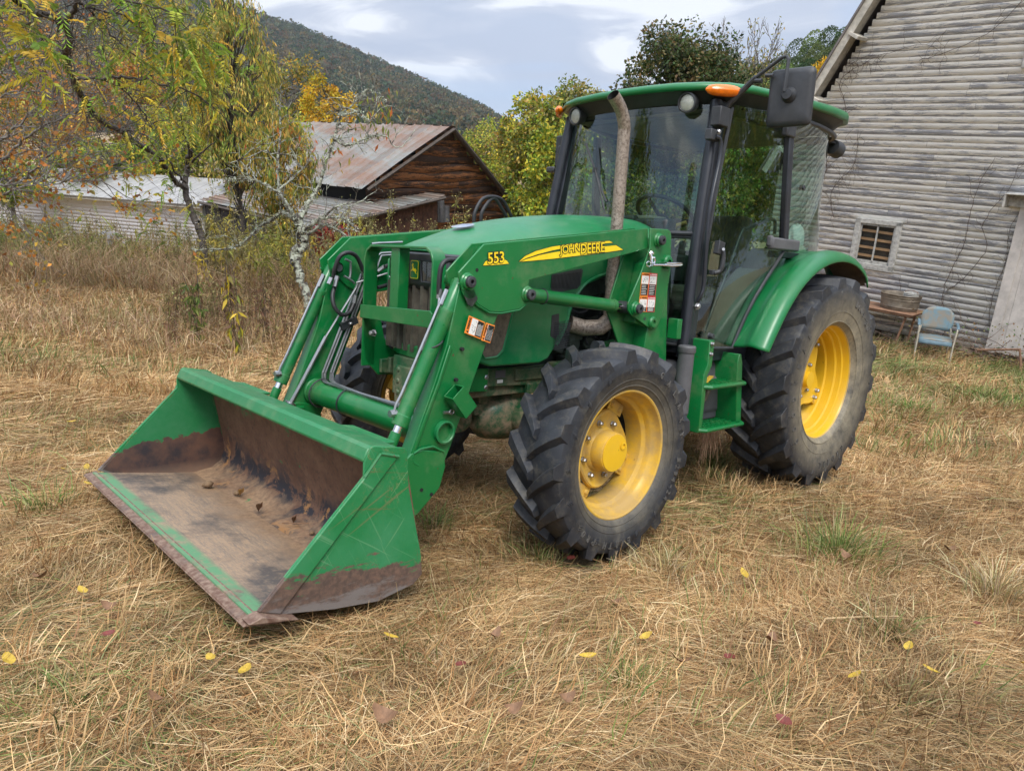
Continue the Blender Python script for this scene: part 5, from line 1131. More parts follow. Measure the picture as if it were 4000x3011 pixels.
tuft(3850, 1560, 260, .2, .35, [(.10,.17,.03),(.18,.26,.06),(.3,.3,.12)], 'green grass patch in front of the barn door')
# dead stick lying in the hay
st = MB(); a = ground_xy(3190, 2505); b = ground_xy(3215, 2480); c = ground_xy(3500, 2465); st.tube([TG(a+[0,0,.05]), TG(b+[0,0,.075]), TG((b+c)/2+[0,0,.075]), TG(c+[0,0,.07])], [.003,.0045,.004,.003], 6); tag(st.build('dead_stalk', plain('dead_stalk', (.45,.32,.17), .8)), 'pale broken plant stalk lying on the hay at right', 'stalk')
# fallen leaves
def fallen(px, py, L, c, label, group, lift=.075, asp=.5, curl=.25):
    p = ground_xy(px, py); az = random.uniform(0, 6.28); d = np.array([math.cos(az), math.sin(az), random.uniform(-.15, .35)]); s = np.array([-math.sin(az), math.cos(az), random.uniform(-.4, .4)])
    n = 7; rows = []
    for i in range(n):
        t = i/(n-1); w_ = L*asp*.5*math.sin(math.pi*min(1, t*.93+.05))**.8; m = d*L*(t-.5)+np.array([0, 0, curl*L*(t-.5)**2*2]); up_ = np.array([0, 0, .35*w_])
        rows.append([TG(m-s*w_+up_), TG(m), TG(m+s*w_+up_)])
    b = MB(); b.grid([[tuple(q) for q in r_] for r_ in rows]); o = b.build('fallen_leaf', c); o.location = TG(p+np.array([0, 0, lift])); tag(o, label, 'leaf', group)
M['ly'] = plain('yellow_leaf', (.44, .29, .03), .6, var=.3, scale=60); M['lr'] = plain('red_leaf', (.16, .035, .025), .6, var=.3, scale=60); M['lb'] = plain('brown_leaf', (.19, .10, .05), .7, var=.35, scale=60); M['lo'] = plain('tan_leaf', (.45, .26, .08), .6, var=.3, scale=60)
for px, py in ((823,2655),(2290,2640),(1525,2566),(955,2707),(3625,2690),(2515,2555),(3535,2595),(3325,2713),(3985,2660),(40,2668),(340,1877),(325,2383),(250,1885),(345,1945),(1200,1270),(760,1350),(280,1690),(2235,2040) if False else (2900,2300)): fallen(px, py, random.uniform(.045, .07), M['ly'], 'yellow fallen leaf lying on the mown hay', 'yellow leaves fallen on the hay')
for px, py in ((1795,2680),(3805,2500),(2225,2238),(425,2560),(2840,2640),(1290,2320),(3050,2900)): fallen(px, py, random.uniform(.04, .06), M['lr'], 'dark red fallen leaf lying on the mown hay', 'red leaves fallen on the hay', asp=.7)
for px, py in ((2205,2820),(2000,2865),(430,2450),(1930,2560),(2650,2660),(1180,2120) if False else (1500,2900),(3000,2570),(620,2830),(160,2330),(3300,2230),(3700,2200),(2400,2420)): fallen(px, py, random.uniform(.05, .08), M['lb'], 'brown curled leaf lying on the mown hay', 'brown leaves fallen on the hay', asp=.6, curl=.8)
# things lying in the bucket
def clod(x, y, z, r_, label, group=None):
    b = MB(); n = 9; rows = []
    for i in range(6):
        ph = math.pi*i/5; rows.append([(r_*(1+.25*random.uniform(-1, 1))*math.sin(ph)*math.cos(2*math.pi*j/n)*1.3, r_*(1+.2*random.uniform(-1, 1))*math.sin(ph)*math.sin(2*math.pi*j/n), r_*.8*math.cos(ph)) for j in range(n)])
    rows = [r__+[r__[0]] for r__ in rows]; b.grid(rows); o = b.build('dirt_clod', M['clod'], ang=80); o.matrix_world = TR @ Matrix.Translation((x, y, z)); tag(o, label, 'dirt clod', group)
M['clod'] = plain('dry_dirt', (.20, .13, .075), .95, var=.4, scale=30, bump=.6)
def inb(x, y): p = U(Z3, x, y, 2, .215); return p
p = inb(742, 778); clod(p[0], p[1], .21, .022, 'rounded dirt clod inside the bucket, nearest its far side')
p = inb(905, 822); clod(p[0], p[1], .205, .014, 'small dirt clod in the middle of the bucket'); p = inb(1330, 1045); clod(p[0], p[1], .205, .010, 'small clod inside the bucket near its near side')
def bleaf(x, y, L, m_, label):
    p = inb(x, y); b = MB(); rows = []
    for i in range(7):
        t = i/6; w_ = L*.28*math.sin(math.pi*min(1, t*.93+.05)); rows.append([(L*(t-.5)*.6, L*(t-.5)*.8-w_*.4, .02+.05*(t-.5)**2+.4*w_), (L*(t-.5)*.6+w_*.3, L*(t-.5)*.8, .01), (L*(t-.5)*.6+w_, L*(t-.5)*.8+w_*.2, .02+.8*w_)])
    b.grid(rows); o = b.build('dry_leaf', m_); o.matrix_world = TR @ Matrix.Translation((p[0], p[1], .195)); tag(o, label, 'leaf')
bleaf(935, 828, .08, M['lo'], 'pale tan leaf lying in the bucket beside a clod'); bleaf(1040, 915, .09, M['lb'], 'large curled brown leaf in the bottom of the bucket'); bleaf(1235, 985, .07, M['lb'], 'dark curled leaf in the bucket beside a twig')
b = MB(); b.tube([inb(1160, 1000), inb(1230, 1003), inb(1312, 1003)], .0025, 5); o = b.build('twig', M['lb']); o.matrix_world = TR; tag(o, 'thin twig lying in the bottom of the bucket', 'twig')
# leaf caught on the upper step, bag and gloves behind the cab glass
b = MB(); b.box((1.19, .70, .80), (.075, .03, .004), Matrix.Rotation(.5, 3, 'Y')); o = b.build('fallen_leaf', M['ly']); o.matrix_world = TR; tag(o, 'yellow leaf resting on the upper cab step', 'leaf')
M['bag'] = plain('crumpled_white_bag', (.62, .68, .66), .6, var=.15, scale=14, bump=.8); M['cloth'] = plain('work_glove_cloth', (.30, .36, .28), .9, var=.3)
def lump(c, r3, name, label, cat, m_, seed):
    rn = random.Random(seed); b = MB(); n = 14; rows = []
    for i in range(9):
        ph = math.pi*i/8; rows.append([(c[0]+r3[0]*math.sin(ph)*math.cos(2*math.pi*j/n)*(1+.22*rn.uniform(-1, 1)), c[1]+r3[1]*math.sin(ph)*math.sin(2*math.pi*j/n)*(1+.22*rn.uniform(-1, 1)), c[2]+r3[2]*math.cos(ph)*(1+.2*rn.uniform(-1, 1))) for j in range(n)])
    b.grid([q+[q[0]] for q in rows]); o = b.build(name, m_, ang=70, sub=1); o.matrix_world = TR; tag(o, label, cat)
lump((.10, .60, 1.70), (.09, .06, .10), 'plastic_bag', 'crumpled white bag behind the rear side window of the cab', 'bag', M['bag'], 3)
lump((.12, .63, 1.62), (.10, .05, .05), 'work_glove', 'pale green work glove on the ledge behind the cab glass', 'glove', M['cloth'], 5)
# string and hay caught under the step
nb = NB(); n = 60; P0 = np.array([1.12, .70, .50])+rng.normal(0, [.03, .02, .01], (n, 3)); P1 = P0+np.stack([rng.normal(0, .04, n), rng.normal(0, .02, n), -rng.uniform(.05, .25, n)], 1); V, F = segs(TG(P0), TG(P1), .0016, .0008, 4); nb.add(V, F, (.36, .22, .14)); tag(nb.build('baler_twine', M['straw']), 'frayed reddish twine hanging below the cab step', 'twine')
# =================================================================== BUILDINGS
def frameM(o, ex, nrm):                            # local x = ex, y = -outward normal, z = true up; given in T
    z = up; x = nrmz(np.array(ex)-up*np.dot(ex, up)); y = np.cross(z, x); m = [TG(v) for v in (x, y, z)]; o = TG(o)
    return Matrix([[m[0][i], m[1][i], m[2][i], o[i]] for i in range(3)]+[[0, 0, 0, 1]]), x, y
def siding_mat(name, pc, bc, cover, dirt=0.):
    t = NT(name); a = t.n.new('ShaderNodeAttribute'); a.attribute_name = 'col'; rgb = t.n.new('ShaderNodeSeparateColor'); t.link(a.outputs[0], rgb.inputs[0])
    off = t.n.new('ShaderNodeVectorMath'); off.operation = 'MULTIPLY_ADD'; off.inputs[1].default_value = (1, 1, 1); cx = t.n.new('ShaderNodeCombineXYZ'); t.link(t.math('MULTIPLY', rgb.outputs[2], 37.), cx.inputs[0]); t.link(t.tc.outputs['Object'], off.inputs[0]); t.link(cx.outputs[0], off.inputs[2]); v = off.outputs[0]
    n1 = t.noise(3.2, 8, .72, v, .4, (.45, 1, 3.2)); n2 = t.noise(16, 7, .75, v, .2, (.22, 1, 5)); n3 = t.noise(60, 4, .7, v, 0, (.12, 1, 2.5))
    paint_ = t.mix(t.ramp(n2, [(.4, 0.), (.7, 1.)]), pc, tuple(c*.72 for c in pc)); bare = t.mix(t.ramp(n3, [(.35, 0.), (.65, 1.)]), bc, tuple(c*2.1 for c in bc))
    k = t.math('ADD', n1, t.math('MULTIPLY', t.math('SUBTRACT', n2, .5), .75)); k = t.math('ADD', k, t.math('MULTIPLY', t.math('SUBTRACT', rgb.outputs[1], .5), -.13)); k = t.math('ADD', k, t.math('MULTIPLY', t.math('SUBTRACT', rgb.outputs[0], .5), .12))
    b = t.mix(t.ramp(k, [(cover, 0.), (cover+.05, 1.)]), paint_, bare)
    if dirt: z = t.xyz()[2]; b = t.mix(t.math('MULTIPLY', t.math('SUBTRACT', .9, z), dirt, clamp=True), b, (.24, .19, .16))
    vo = t.n.new('ShaderNodeTexVoronoi'); vo.inputs['Scale'].default_value = 2.6; m = t.n.new('ShaderNodeMapping'); m.inputs['Scale'].default_value = (.9, 1, 3.3); t.link(v, m.inputs[0]); t.link(m.outputs[0], vo.inputs['Vector'])
    b = t.mix(t.ramp(vo.outputs['Distance'], [(.035, 1.), (.05, 0.)]), b, (.5, .48, .43)); b = t.mix(t.ramp(vo.outputs['Distance'], [(.016, 1.), (.024, 0.)]), b, (.10, .08, .07))
    t.bump(t.math('ADD', n2, n3), .22, .004); return t.done(b, .85)
M['siding'] = siding_mat('peeling_painted_siding', (.88, .87, .82), (.25, .26, .285), .505, .3)
M['siding_w'] = siding_mat('white_weathered_siding', (.95, .95, 1.0), (.45, .43, .42), .92)
M['wood_dark'] = siding_mat('dark_barn_wood', (.055, .030, .020), (.21, .085, .03), .53)
M['wood_grey'] = siding_mat('grey_barn_wood', (.06, .05, .045), (.12, .10, .09), .55)
M['trim'] = plain('weathered_white_trim', (.46, .43, .37), .8, var=.3, scale=9, bump=.4)
def boards(name, mat, parent, x0f, x1f, z0, z1, sp, lap=.003, th=.006, seglen=3.4, mx=None, tilt=0, wav=0.0, gap=None, y0=0.):
    """horizontal lapped boards; x0f/x1f give the ends at height z"""
    V = []; F = []; C = []; z = z0
    while z < z1:
        h = sp*random.uniform(.95, 1.05) if not wav else sp*random.uniform(.75, 1.3); zt = min(z+h, z1); a, b = x0f(z+h/2), x1f(z+h/2); x = a; 
        while x < b-.02:
            xe = min(b, x+random.uniform(.6, 1.3)*seglen); c = (random.random(), 0, random.random()); ns = max(1, int((xe-x)/(.5 if wav else 2)))+1; dz = random.uniform(-.003, .003)
            ph = random.uniform(0, 6)
            for i in range(ns):
                u0 = x+(xe-x)*i/ns+.0015; u1 = x+(xe-x)*(i+1)/ns-(.0015 if i == ns-1 else 0)
                w0 = wav*math.sin(u0*2.1+ph)+tilt*u0; w1 = wav*math.sin(u1*2.1+ph)+tilt*u1; o = len(V)
                ta = min(zt, 1e9)
                V += [(u0, y0-th-lap, z+dz+w0), (u1, y0-th-lap, z+dz+w1), (u1, y0-.004, zt+.012+tilt*u1), (u0, y0-.004, zt+.012+tilt*u0), (u0, y0, z+dz+w0), (u1, y0, z+dz+w1)]
                C += [(c[0], 0, c[2])]*2+[(c[0], 1, c[2])]*2+[(c[0], 0, c[2])]*2; F += [(o, o+1, o+2, o+3), (o+4, o+5, o+1, o)]
            x = xe
        z += h
    if gap: pass
    return np_mesh(name, V, F, mat, C, parent)
# ------------------------------------------------------------------ weathered white barn on the right
BA = np.array([-9.25940946, -1.48780494, 0.51202418]); BEX = np.array([0.02227171, 0.99519691, -0.09532619])
BM, bxv, byv = frameM(BA, BEX, None)
barn = empty('barn', mat=BM); tag(barn, 'large weathered barn with peeling cream clapboards and a steep roof edge', 'barn')
gam = [(-3.30, 2.68), (-1.30, 6.47), (2.45, 8.6), (6.20, 6.47), (8.20, 2.68)]
def lft(z): 
    if z < 2.68: return -3.18
    return -3.18+(z-2.68)*(2.0/3.79) if z < 6.47 else -1.18+(z-6.47)*1.76
def rgt(z): return 4.9-lft(z)
W0, W1, WB, WT = -1.44, -.66, 1.10, 1.93            # window opening incl. frame
D0, D1, DT = 1.10, 3.9, 2.50                        # door
SPB = .1045
for nm, a, b, z0, z1 in (('siding', lft, rgt, DT, 8.45), ('siding', lft, lambda z: W0, WB, WT, ), ('siding', lambda z: W1, lambda z: D0+.03, WB, WT), ('siding', lft, lambda z: D0+.03, 0, WB), ('siding', lft, lambda z: D0+.03, WT, DT), ('siding', lambda z: D1, rgt, 0, DT)):
    random.seed(int(z0*100)+int(a(1)*10)+55); boards('siding', M['siding'], barn, a, b, z0, z1, SPB)
b = MB(); hw = [(x, z) for x, z in gam]; b.prism([(-3.12, 0), (-3.12, 2.68), (-1.12, 6.47), (2.45, 8.5), (6.02, 6.47), (8.02, 2.68), (8.02, 0)], .03, 9, 1); b.build('barn_body', M['dark'], barn)
f_ = MB()
for (xa, za), (xb, zb) in zip(gam[:-1], gam[1:]):
    d = Vector((xb-xa, 0, zb-za)).normalized(); n = Vector((-d.z, 0, d.x)); L = math.hypot(xb-xa, zb-za); c = Vector(((xa+xb)/2, 0, (za+zb)/2)); rm = rmat(d, (0, -1, 0))
    f_.box(c+Vector((0, -.36, 0))+n*-.005, (L, .13, .02), rm)
fb = f_.build('verge_board', M['trim'], barn, bevel=.004)
f_ = MB(); r_ = MB()
for (xa, za), (xb, zb) in zip(gam[:-1], gam[1:]):
    d = Vector((xb-xa, 0, zb-za)).normalized(); n = Vector((-d.z, 0, d.x)); L = math.hypot(xb-xa, zb-za); c = Vector(((xa+xb)/2, 0, (za+zb)/2)); rm = rmat(d, (0, -1, 0))
    f_.box(c+Vector((0, -.17, 0))+n*.02, (L, .02, .38), rm); r_.box(c+Vector((0, 4.3, 0))+n*.075, (L+.1, .035, 9.4), rm)
f_.build('soffit', M['trim'], barn); r_.build('roof', M['tin'], barn)
lo = MB()
for t in (.12, .36, .63, .87):
    x = gam[0][0]+(gam[1][0]-gam[0][0])*t; z = gam[0][1]+(gam[1][1]-gam[0][1])*t; d = Vector((gam[1][0]-gam[0][0], 0, gam[1][1]-gam[0][1])).normalized(); n = Vector((d.z, 0, -d.x)); q = MB(); q.box(Vector((x, -.20, z))+n*.11-d*.0, (.055, .19, .40), rmat(d, (0, -1, 0))); q.build('eave_bracket', M['trim'], barn, bevel=.004)
# window with two panes, boarded inside
wn = MB(); fw_ = .075
for x0, x1, z0, z1 in ((W0-.02, W0+fw_, WB-.02, WT+.02), (W1-fw_, W1+.02, WB-.02, WT+.02), (W0-.02, W1+.02, WT-.05, WT+.03), (W0-.02, W1+.02, WB-.02, WB+.07), (W0-.04, W1+.03, WB-.035, WB+.0)): wn.bb(x0, x1, -.062, -.0, z0, z1)
WN = wn.build('window_frame', M['trim_old'], barn, bevel=.004)
wn = MB(); cx_ = (W0+W1)/2
for x0, x1, z0, z1 in ((W0+fw_, W0+fw_+.03, WB+.07, WT-.05), (W1-fw_-.03, W1-fw_, WB+.07, WT-.05), (cx_-.012, cx_+.012, WB+.07, WT-.05), (W0+fw_, W1-fw_, WT-.085, WT-.05), (W0+fw_, W1-fw_, WB+.07, WB+.125)): wn.bb(x0, x1, -.035, -.005, z0, z1)
wn.build('sash', M['trim_old'], WN); wn = MB(); wn.add([(W0+.09, -.012, WB+.1), (W1-.09, -.012, WB+.1), (W1-.09, -.012, WT-.07), (W0+.09, -.012, WT-.07)], [(0, 1, 2, 3)]); wn.build('window_pane', M['lampglass'], WN)
for i in range(4): z = WB+.20+i*.148; wn = MB(); wn.box((cx_, .012, z), (.60, .012, .045), Matrix.Rotation(R(1.5), 3, 'Y')); wn.build('inner_slat', M['pine'], WN)
wn = MB(); wn.bb(W0-.0, W1, .026, .029, WB, WT); wn.build('dark_interior', M['dark'], WN)
# sliding door with its hood
dr = MB()
for i in range(13): x0 = D0+.02+i*.215; dr.bb(x0, x0+.213, -.085-.002*(i % 3), -.05, .04, DT-.05)
DRR = dr.build('barn_door', M['door'], barn, bevel=.003); q = MB(); q.bb(D0, D0+.15, -.105, -.088, .03, DT-.05); q.build('door_trim', M['door'], DRR, bevel=.003)
q = MB(); q.bb(.90, D1+.3, -.34, -.03, DT+.065, DT+.085); q.bb(.90, .93, -.33, -.03, DT-.13, DT+.065); q.bb(.93, D1+.3, -.15, -.04, DT-.12, DT+.06); q.build('door_hood', M['trim_old'], barn, bevel=.004)
q = MB(); q.bb(.63, 1.6, -.07, -.03, 4.42, 5.4); q.build('loft_shutter', M['trim_old'], barn, bevel=.006)
# rough stone footing
fd = MB(); x = -3.1; random.seed(5)
while x < 8:
    w_ = random.uniform(.18, .42)
    for r2 in range(2):
        zc = -.08-.17*r2; c = Vector((x+w_/2+random.uniform(-.05, .05), .09+random.uniform(-.02, .03), zc)); rows = []
        for i in range(5):
            ph = math.pi*i/4; rows.append([tuple(c+Vector((w_*.55*math.sin(ph)**.6*math.cos(a)*random.uniform(.85, 1.05), .13*math.sin(ph)**.6*math.sin(a)*random.uniform(.85, 1.05), .095*math.cos(ph)))) for a in [j*.785 for j in range(8)]])
        fd.grid([q_+[q_[0]] for q_ in rows])
    x += w_*.95
fd.build('stone_footing', M['stone'], barn, ang=80)
fd = MB(); fd.bb(-3.1, 8, .1, .3, -.8, .02); fd.build('footing_core', M['clod'], barn)
# dry creeper on the siding
def creeper(pts, label, r_=.006, twigs=10, seed=1):
    rn = random.Random(seed); o = empty('creeper', mat=BM); tag(o, label, 'vine', 'dry creepers on the barn wall'); nb = NB()
    P = [Vector((x, -.045+rn.uniform(-.008, .004), z)) for x, z in pts]; S = smooth_path([p+Vector((rn.uniform(-.02, .02), 0, rn.uniform(-.02, .02))) for p in P], 6)
    A_ = np.array([tuple(p) for p in S]); A_ += rng.normal(0, .006, A_.shape)*[1, .3, 1]; rr = np.linspace(r_, r_*.5, len(A_)); V, F = segs(A_[:-1], A_[1:], rr[:-1], rr[1:], 5); nb.add(V, F, (.07, .05, .04))
    for _ in range(twigs):
        p = np.array(tuple(rn.choice(S))); a = rn.uniform(0, 6.28); q = [p]
        for i in range(rn.randint(3, 7)): a += rn.gauss(0, .6); q.append(q[-1]+np.array([math.cos(a), 0, math.sin(a)])*rn.uniform(.03, .09))
        q = np.array(q); V, F = segs(q[:-1], q[1:], r_*.45, r_*.3, 4); nb.add(V, F, (.08, .06, .05))
    nb.build('vine_stem', M['twig'], o)
creeper([(.35, -.1), (.42, .35), (.25, .8), (.30, 1.2), (.42, 1.7), (.38, 2.2), (.45, 2.7), (.55, 3.1)], 'straight dry creeper climbing the boards between window and door', .007, 22, 1)
creeper([(.30, .9), (.55, 1.2), (.75, 1.7), (.62, 2.1), (.85, 2.6), (.9, 3.0)], 'forked dry creeper branching right below the door hood', .006, 14, 2)
creeper([(1.06, .5), (1.0, 1.0), (1.08, 1.5), (1.02, 2.0), (1.12, 2.4)], 'dry creeper running up along the barn door edge', .005, 16, 3)
creeper([(-2.4, 2.2), (-2.2, 2.8), (-2.35, 3.3), (-2.0, 3.8), (-2.2, 4.3), (-1.8, 4.6)], 'thick dry creeper tangle near the eave of the barn', .008, 60, 4)
creeper([(-1.9, 1.9), (-2.0, 2.4), (-1.7, 2.9), (-1.75, 3.5)], 'dry creeper above and left of the barn window', .006, 50, 5)
creeper([(-.9, 4.6), (-.4, 4.75), (.1, 5.0), (.5, 5.5), (.8, 5.9)], 'dry creeper slanting across the upper boards', .006, 24, 6)
creeper([(-1.9, 4.7), (-1.4, 4.75), (-.9, 4.85), (-.5, 4.7)], 'dry creeper lying along a board near the verge', .005, 18, 7)
creeper([(-.45, .2), (-.40, .6), (-.5, 1.0)], 'short dry creeper below the window corner', .004, 8, 8)
# ------------------------------------------------------------------ dark barn with tin roof
def tin_mat():
    t = NT('rusty_tin_roof'); a = t.n.new('ShaderNodeAttribute'); a.attribute_name = 'col'; n1 = t.noise(1.1, 7, .7, None, .3, (1, .25, 1)); n2 = t.noise(9, 6, .7)
    b = t.mix(t.ramp(n1, [(.42, 0.), (.58, 1.)]), (.20, .21, .195), (.18, .105, .07)); b = t.mix(t.ramp(n2, [(.4, 0.), (.7, .5)]), b, (.26, .19, .15)); b = t.mix(1.0, b, a.outputs[0], 'MULTIPLY'); return t.done(b, .55, .25)
M['tin_roof'] = tin_mat()
def tin_sheet(name, P0, U_, V_, parent, n=26, rib=.035):
    """ribbed sheet: corner P0, U_ along the eave, V_ up the slope (T coordinates) -> world"""
    P0 = np.array(P0); U_ = np.array(U_); V_ = np.array(V_); N_ = nrmz(np.cross(U_, V_)); V = []; F = []; C = []
    if N_@up < 0: N_ = -N_
    for i in range(n):
        c = (.85+.35*random.random(),)*3
        for (a, b, ha, hb) in ((0, .82, 0, 0), (.82, .88, 0, 1), (.88, .94, 1, 1), (.94, 1, 1, 0)):
            o = len(V)
            for (tt, hh) in ((a, ha), (b, hb)):
                for v in (0, .5, 1): V.append(P0+U_*(i+tt)/n+V_*v+N_*rib*hh+N_*(.02*math.sin(i*1.7+v*4)))
            C += [c]*6; F += [(o, o+3, o+4, o+1), (o+1, o+4, o+5, o+2)]
    return np_mesh(name, TG(V), F, M['tin_roof'], C, parent)
db = empty('old_barn'); tag(db, 'old dark wooden barn with loose gable boards and a rusty tin roof', 'barn')
DAp = atd(1746, 497, 24.); fh = nrmz(cf-up*(cf@up)); rh = np.cross(fh, up)
gdir = nrmz(rh*.67+fh*.74); bdir = nrmz(-rh*.74+fh*.67); gn = -bdir
def on_plane(px, py, A_, n):
    d = cf+cr*(px-W/2)/FL-cu*(py-H/2)/FL; return cam_o+d*(((A_-cam_o)@n)/(d@n))
pR = on_plane(1992, 800, DAp, gn); pL = on_plane(1408, 732, DAp, gn)
def st_(p): q = p-DAp; return float(q@gdir), float(q@up)
sR, tR = st_(pR); sL, tL = st_(pL); DM, _, _ = frameM(DAp, gdir, None)
dfr = empty('gable_frame'); bpy.data.objects.remove(dfr)
gl_ = empty('gable', mat=DM); gl_.parent = db
sl = lambda z: sL*(min(0, z)/tL)*.95 if z > tL else sL*.95
sr = lambda z: sR*(min(0, z)/tR)*.97 if z > tR else sR*.97
random.seed(3); boards('gable_boards', M['wood_dark'], gl_, sl, sr, -5.2, -.1, .27, lap=.012, th=.016, seglen=6, wav=.045, tilt=0)
b = MB(); b.prism([(sL*.9, -5.5), (sL*.9, tL), (0, -.15), (sR*.93, tR), (sR*.93, -5.5)], .10, 9.); b.build('barn_body', M['dark'], gl_)
LB = 9.5; ov = .35
tin_sheet('roof', pL-bdir*0+gdir*(sL*.06)-up*.02+gn*ov, bdir*LB, (DAp-pL)*1.0+up*.05, db, 22)
tin_sheet('roof', pR+gn*ov+up*.0, bdir*LB, DAp-pR+up*.05, db, 22)
rk = MB(); 
for p in (pL, pR): a_ = DAp+gn*ov; c_ = p+gn*ov; rk.tube([tuple(TG(a_-up*.06)), tuple(TG(c_-up*.06))], .06, 4)
rk.build('rake_board', M['wood_g2'], db)
# lean-to in front
Q2 = atd(1740, 767, 23.2); Q3 = atd(1231, 888, 18.6); Q5 = atd(773, 784, 24.5); Q6 = Q2+Q5-Q3+up*.05
lt = empty('lean_to_shed'); tag(lt, 'low lean-to with a broad rusty tin roof in front of the dark barn', 'shed')
tin_sheet('roof', Q3, Q2-Q3, Q6-Q2, lt, 24); 
def vwall(name, A_, B_, par, mat, n, drop=0.12, inset_=.25, hgt=3.2):
    A_ = np.array(A_); B_ = np.array(B_); V = []; F = []; C = []
    for i in range(n):
        a = A_+(B_-A_)*(i+.02)/n; c_ = A_+(B_-A_)*(i+.98)/n; nn = nrmz(np.cross(B_-A_, up)); off = nn*random.uniform(-.015, .015); o = len(V); top = -up*drop; bt = -up*hgt; r = (random.random(), .5, random.random())
        V += [a+off+bt, c_+off+bt, c_+off+top, a+off+top]; C += [r]*4; F.append((o, o+1, o+2, o+3))
    return np_mesh(name, TG(V), F, mat, C, par)
ctr = (Q2+Q5)/2; ins = lambda p: p+(ctr-p)*.06
vwall('wall', ins(Q3), ins(Q2), lt, M['wood_v'], 34); vwall('wall', ins(Q5), ins(Q3), lt, M['wood_gv'], 36); vwall('wall', ins(Q2), ins(Q6), lt, M['wood_v'], 20)
rk = MB(); rk.tube([tuple(TG(Q2-up*.05)), tuple(TG(Q3-up*.05)), tuple(TG(Q5-up*.05))], .05, 4); rk.build('fascia', M['wood_g2'], lt)
for px, py, hh_ in ((1700, 832, .55), (1722, 826, .7), (1742, 836, .5)):
    c = on_plane(px, py, DAp+gn*.5, gn); q = MB(); q.cyl(TG(c-up*hh_/2), TG(c+up*hh_/2), .13, .11, 14); o = q.build('milk_can', M['can']); tag(o, {1700: 'left grey can hanging under the dark barn eave', 1722: 'tall middle grey can under the dark barn eave', 1742: 'right grey can under the dark barn eave'}[px], 'can', 'cans under the dark barn eave')
# ------------------------------------------------------------------ long white shed on the left
S1 = atd(790, 785, 27.); sdir = nrmz(rh*.93-fh*.30); S0 = S1-sdir*14.; SM, _, _ = frameM(S1, sdir, None)
ws = empty('white_shed', mat=SM); tag(ws, 'long low white clapboard shed with a pale tin roof behind the weeds', 'shed')
random.seed(9); boards('siding', M['siding_w'], ws, lambda z: -14, lambda z: 0, -2.9, -.05, .135, seglen=4)
b = MB(); b.bb(-14, -.02, .03, 4.5, -3.2, -.02); b.prism([(.0, -.02), (2.3, .40), (4.6, -.02)], -13.9, -.04, 0); b.build('shed_body', M['dark'], ws)
b = MB(); b.bb(-.03, .02, -.03, .1, -3, -.05); b.build('corner_board', M['siding_w'] if False else M['trim'], ws)
b = MB(); b.box((-7, 1.0, .24), (14.5, 2.9, .04), Matrix.Rotation(R(15), 3, 'X')); b.build('roof', M['pale_tin'], ws)
b = MB(); 
for i in range(24): b.box((-14+i*.61, 1.0, .26), (.03, 2.9, .02), Matrix.Rotation(R(15), 3, 'X'))
b.build('roof_rib', M['pale_tin'], ws, ang=30)
b = MB(); b.bb(-14.2, .2, -.36, -.33, -.24, -.12); b.build('fascia', M['trim'], ws)
# ------------------------------------------------------------------ things by the barn wall (barn local frame)
def wl(px, py, off):                               # point on a vertical plane off metres in front of the wall, in barn local x,z
    A_ = BA-byv*off; d = cf+cr*(px-W/2)/FL-cu*(py-H/2)/FL; p = cam_o+d*(((A_-cam_o)@byv)/(d@byv))-BA; return float(p@bxv), float(p@up)
def gz(x, yl):                                     # ground height in barn local z
    p = BA+bxv*x+byv*yl; 
    for _ in range(6): p = p+up*float(g(p[0], p[1])-p[2])
    return float((p-BA)@up)
def Zc(x, y): return (3300+x/3.16, 1100+y/3.16)
tb = empty('table', mat=BM); tag(tb, 'rusty brown outdoor table against the barn wall', 'table')
x1, zt = wl(*Zc(955, 400), .32); x0 = x1-1.75; zt = wl(*Zc(780, 405), .72)[1]
M['rust'] = plain('rusty_metal', (.22, .12, .07), .75, var=.35, scale=12, bump=.3)
q = MB(); q.bb(x0, x1, -.74, -.16, zt-.02, zt+.008); q.bb(x0+.02, x1-.02, -.73, -.17, zt-.05, zt-.02); q.build('tabletop', M['rust'], tb, bevel=.012)
lx = wl(*Zc(755, 440), .66)[0]; lb = wl(*Zc(690, 780), .70)
for (x, y, dx) in ((lx, -.66, -.10), (lx, -.24, -.06), (x0+.12, -.66, .05), (x0+.12, -.24, .05)):
    q = MB(); q.tube([(x, y, zt-.03), (x+dx, y-.02 if y < -.5 else y, gz(x, y)-.05)], [.022, .018], 8); q.build('leg', M['rust'], tb)
tub = empty('washtub', mat=BM @ Matrix.Translation((x1-.36, -.44, zt+.008))); tag(tub, 'old ribbed metal washtub standing on the table', 'washtub')
M['zinc'] = plain('weathered_zinc', (.20, .165, .125), .6, .5, var=.35, scale=8, bump=.2)
q = MB(); pr_ = [(.0005, .0), (.185, .0), (.19, .01), (.195, .05), (.2, .055), (.197, .06), (.203, .16), (.209, .165), (.205, .17), (.208, .20), (.214, .205), (.21, .21), (.213, .225), (.22, .235), (.213, .24), (.205, .225), (.185, .02), (.0005, .012)]
q.lathe(pr_, (0, 0, 0), (0, 0, 1), 40); q.v = [(x*1.58, y*1.15, z*1.15) for x, y, z in q.v]; q.build('tub', M['zinc'], tub)
for s in (1,): 
    q = MB(); q.tube([(.24, -.19, .22), (.26, -.205, .20), (.28, -.19, .185), (.295, -.17, .20), (.30, -.155, .22)], .006, 6); q.build('handle', M['zinc'], tub)
bq = empty('basket', mat=BM @ Matrix.Translation((x1-.20, -.44, zt+.24))); tag(bq, 'small woven grey basket sitting on top of the washtub', 'basket')
q = MB(); rows = []
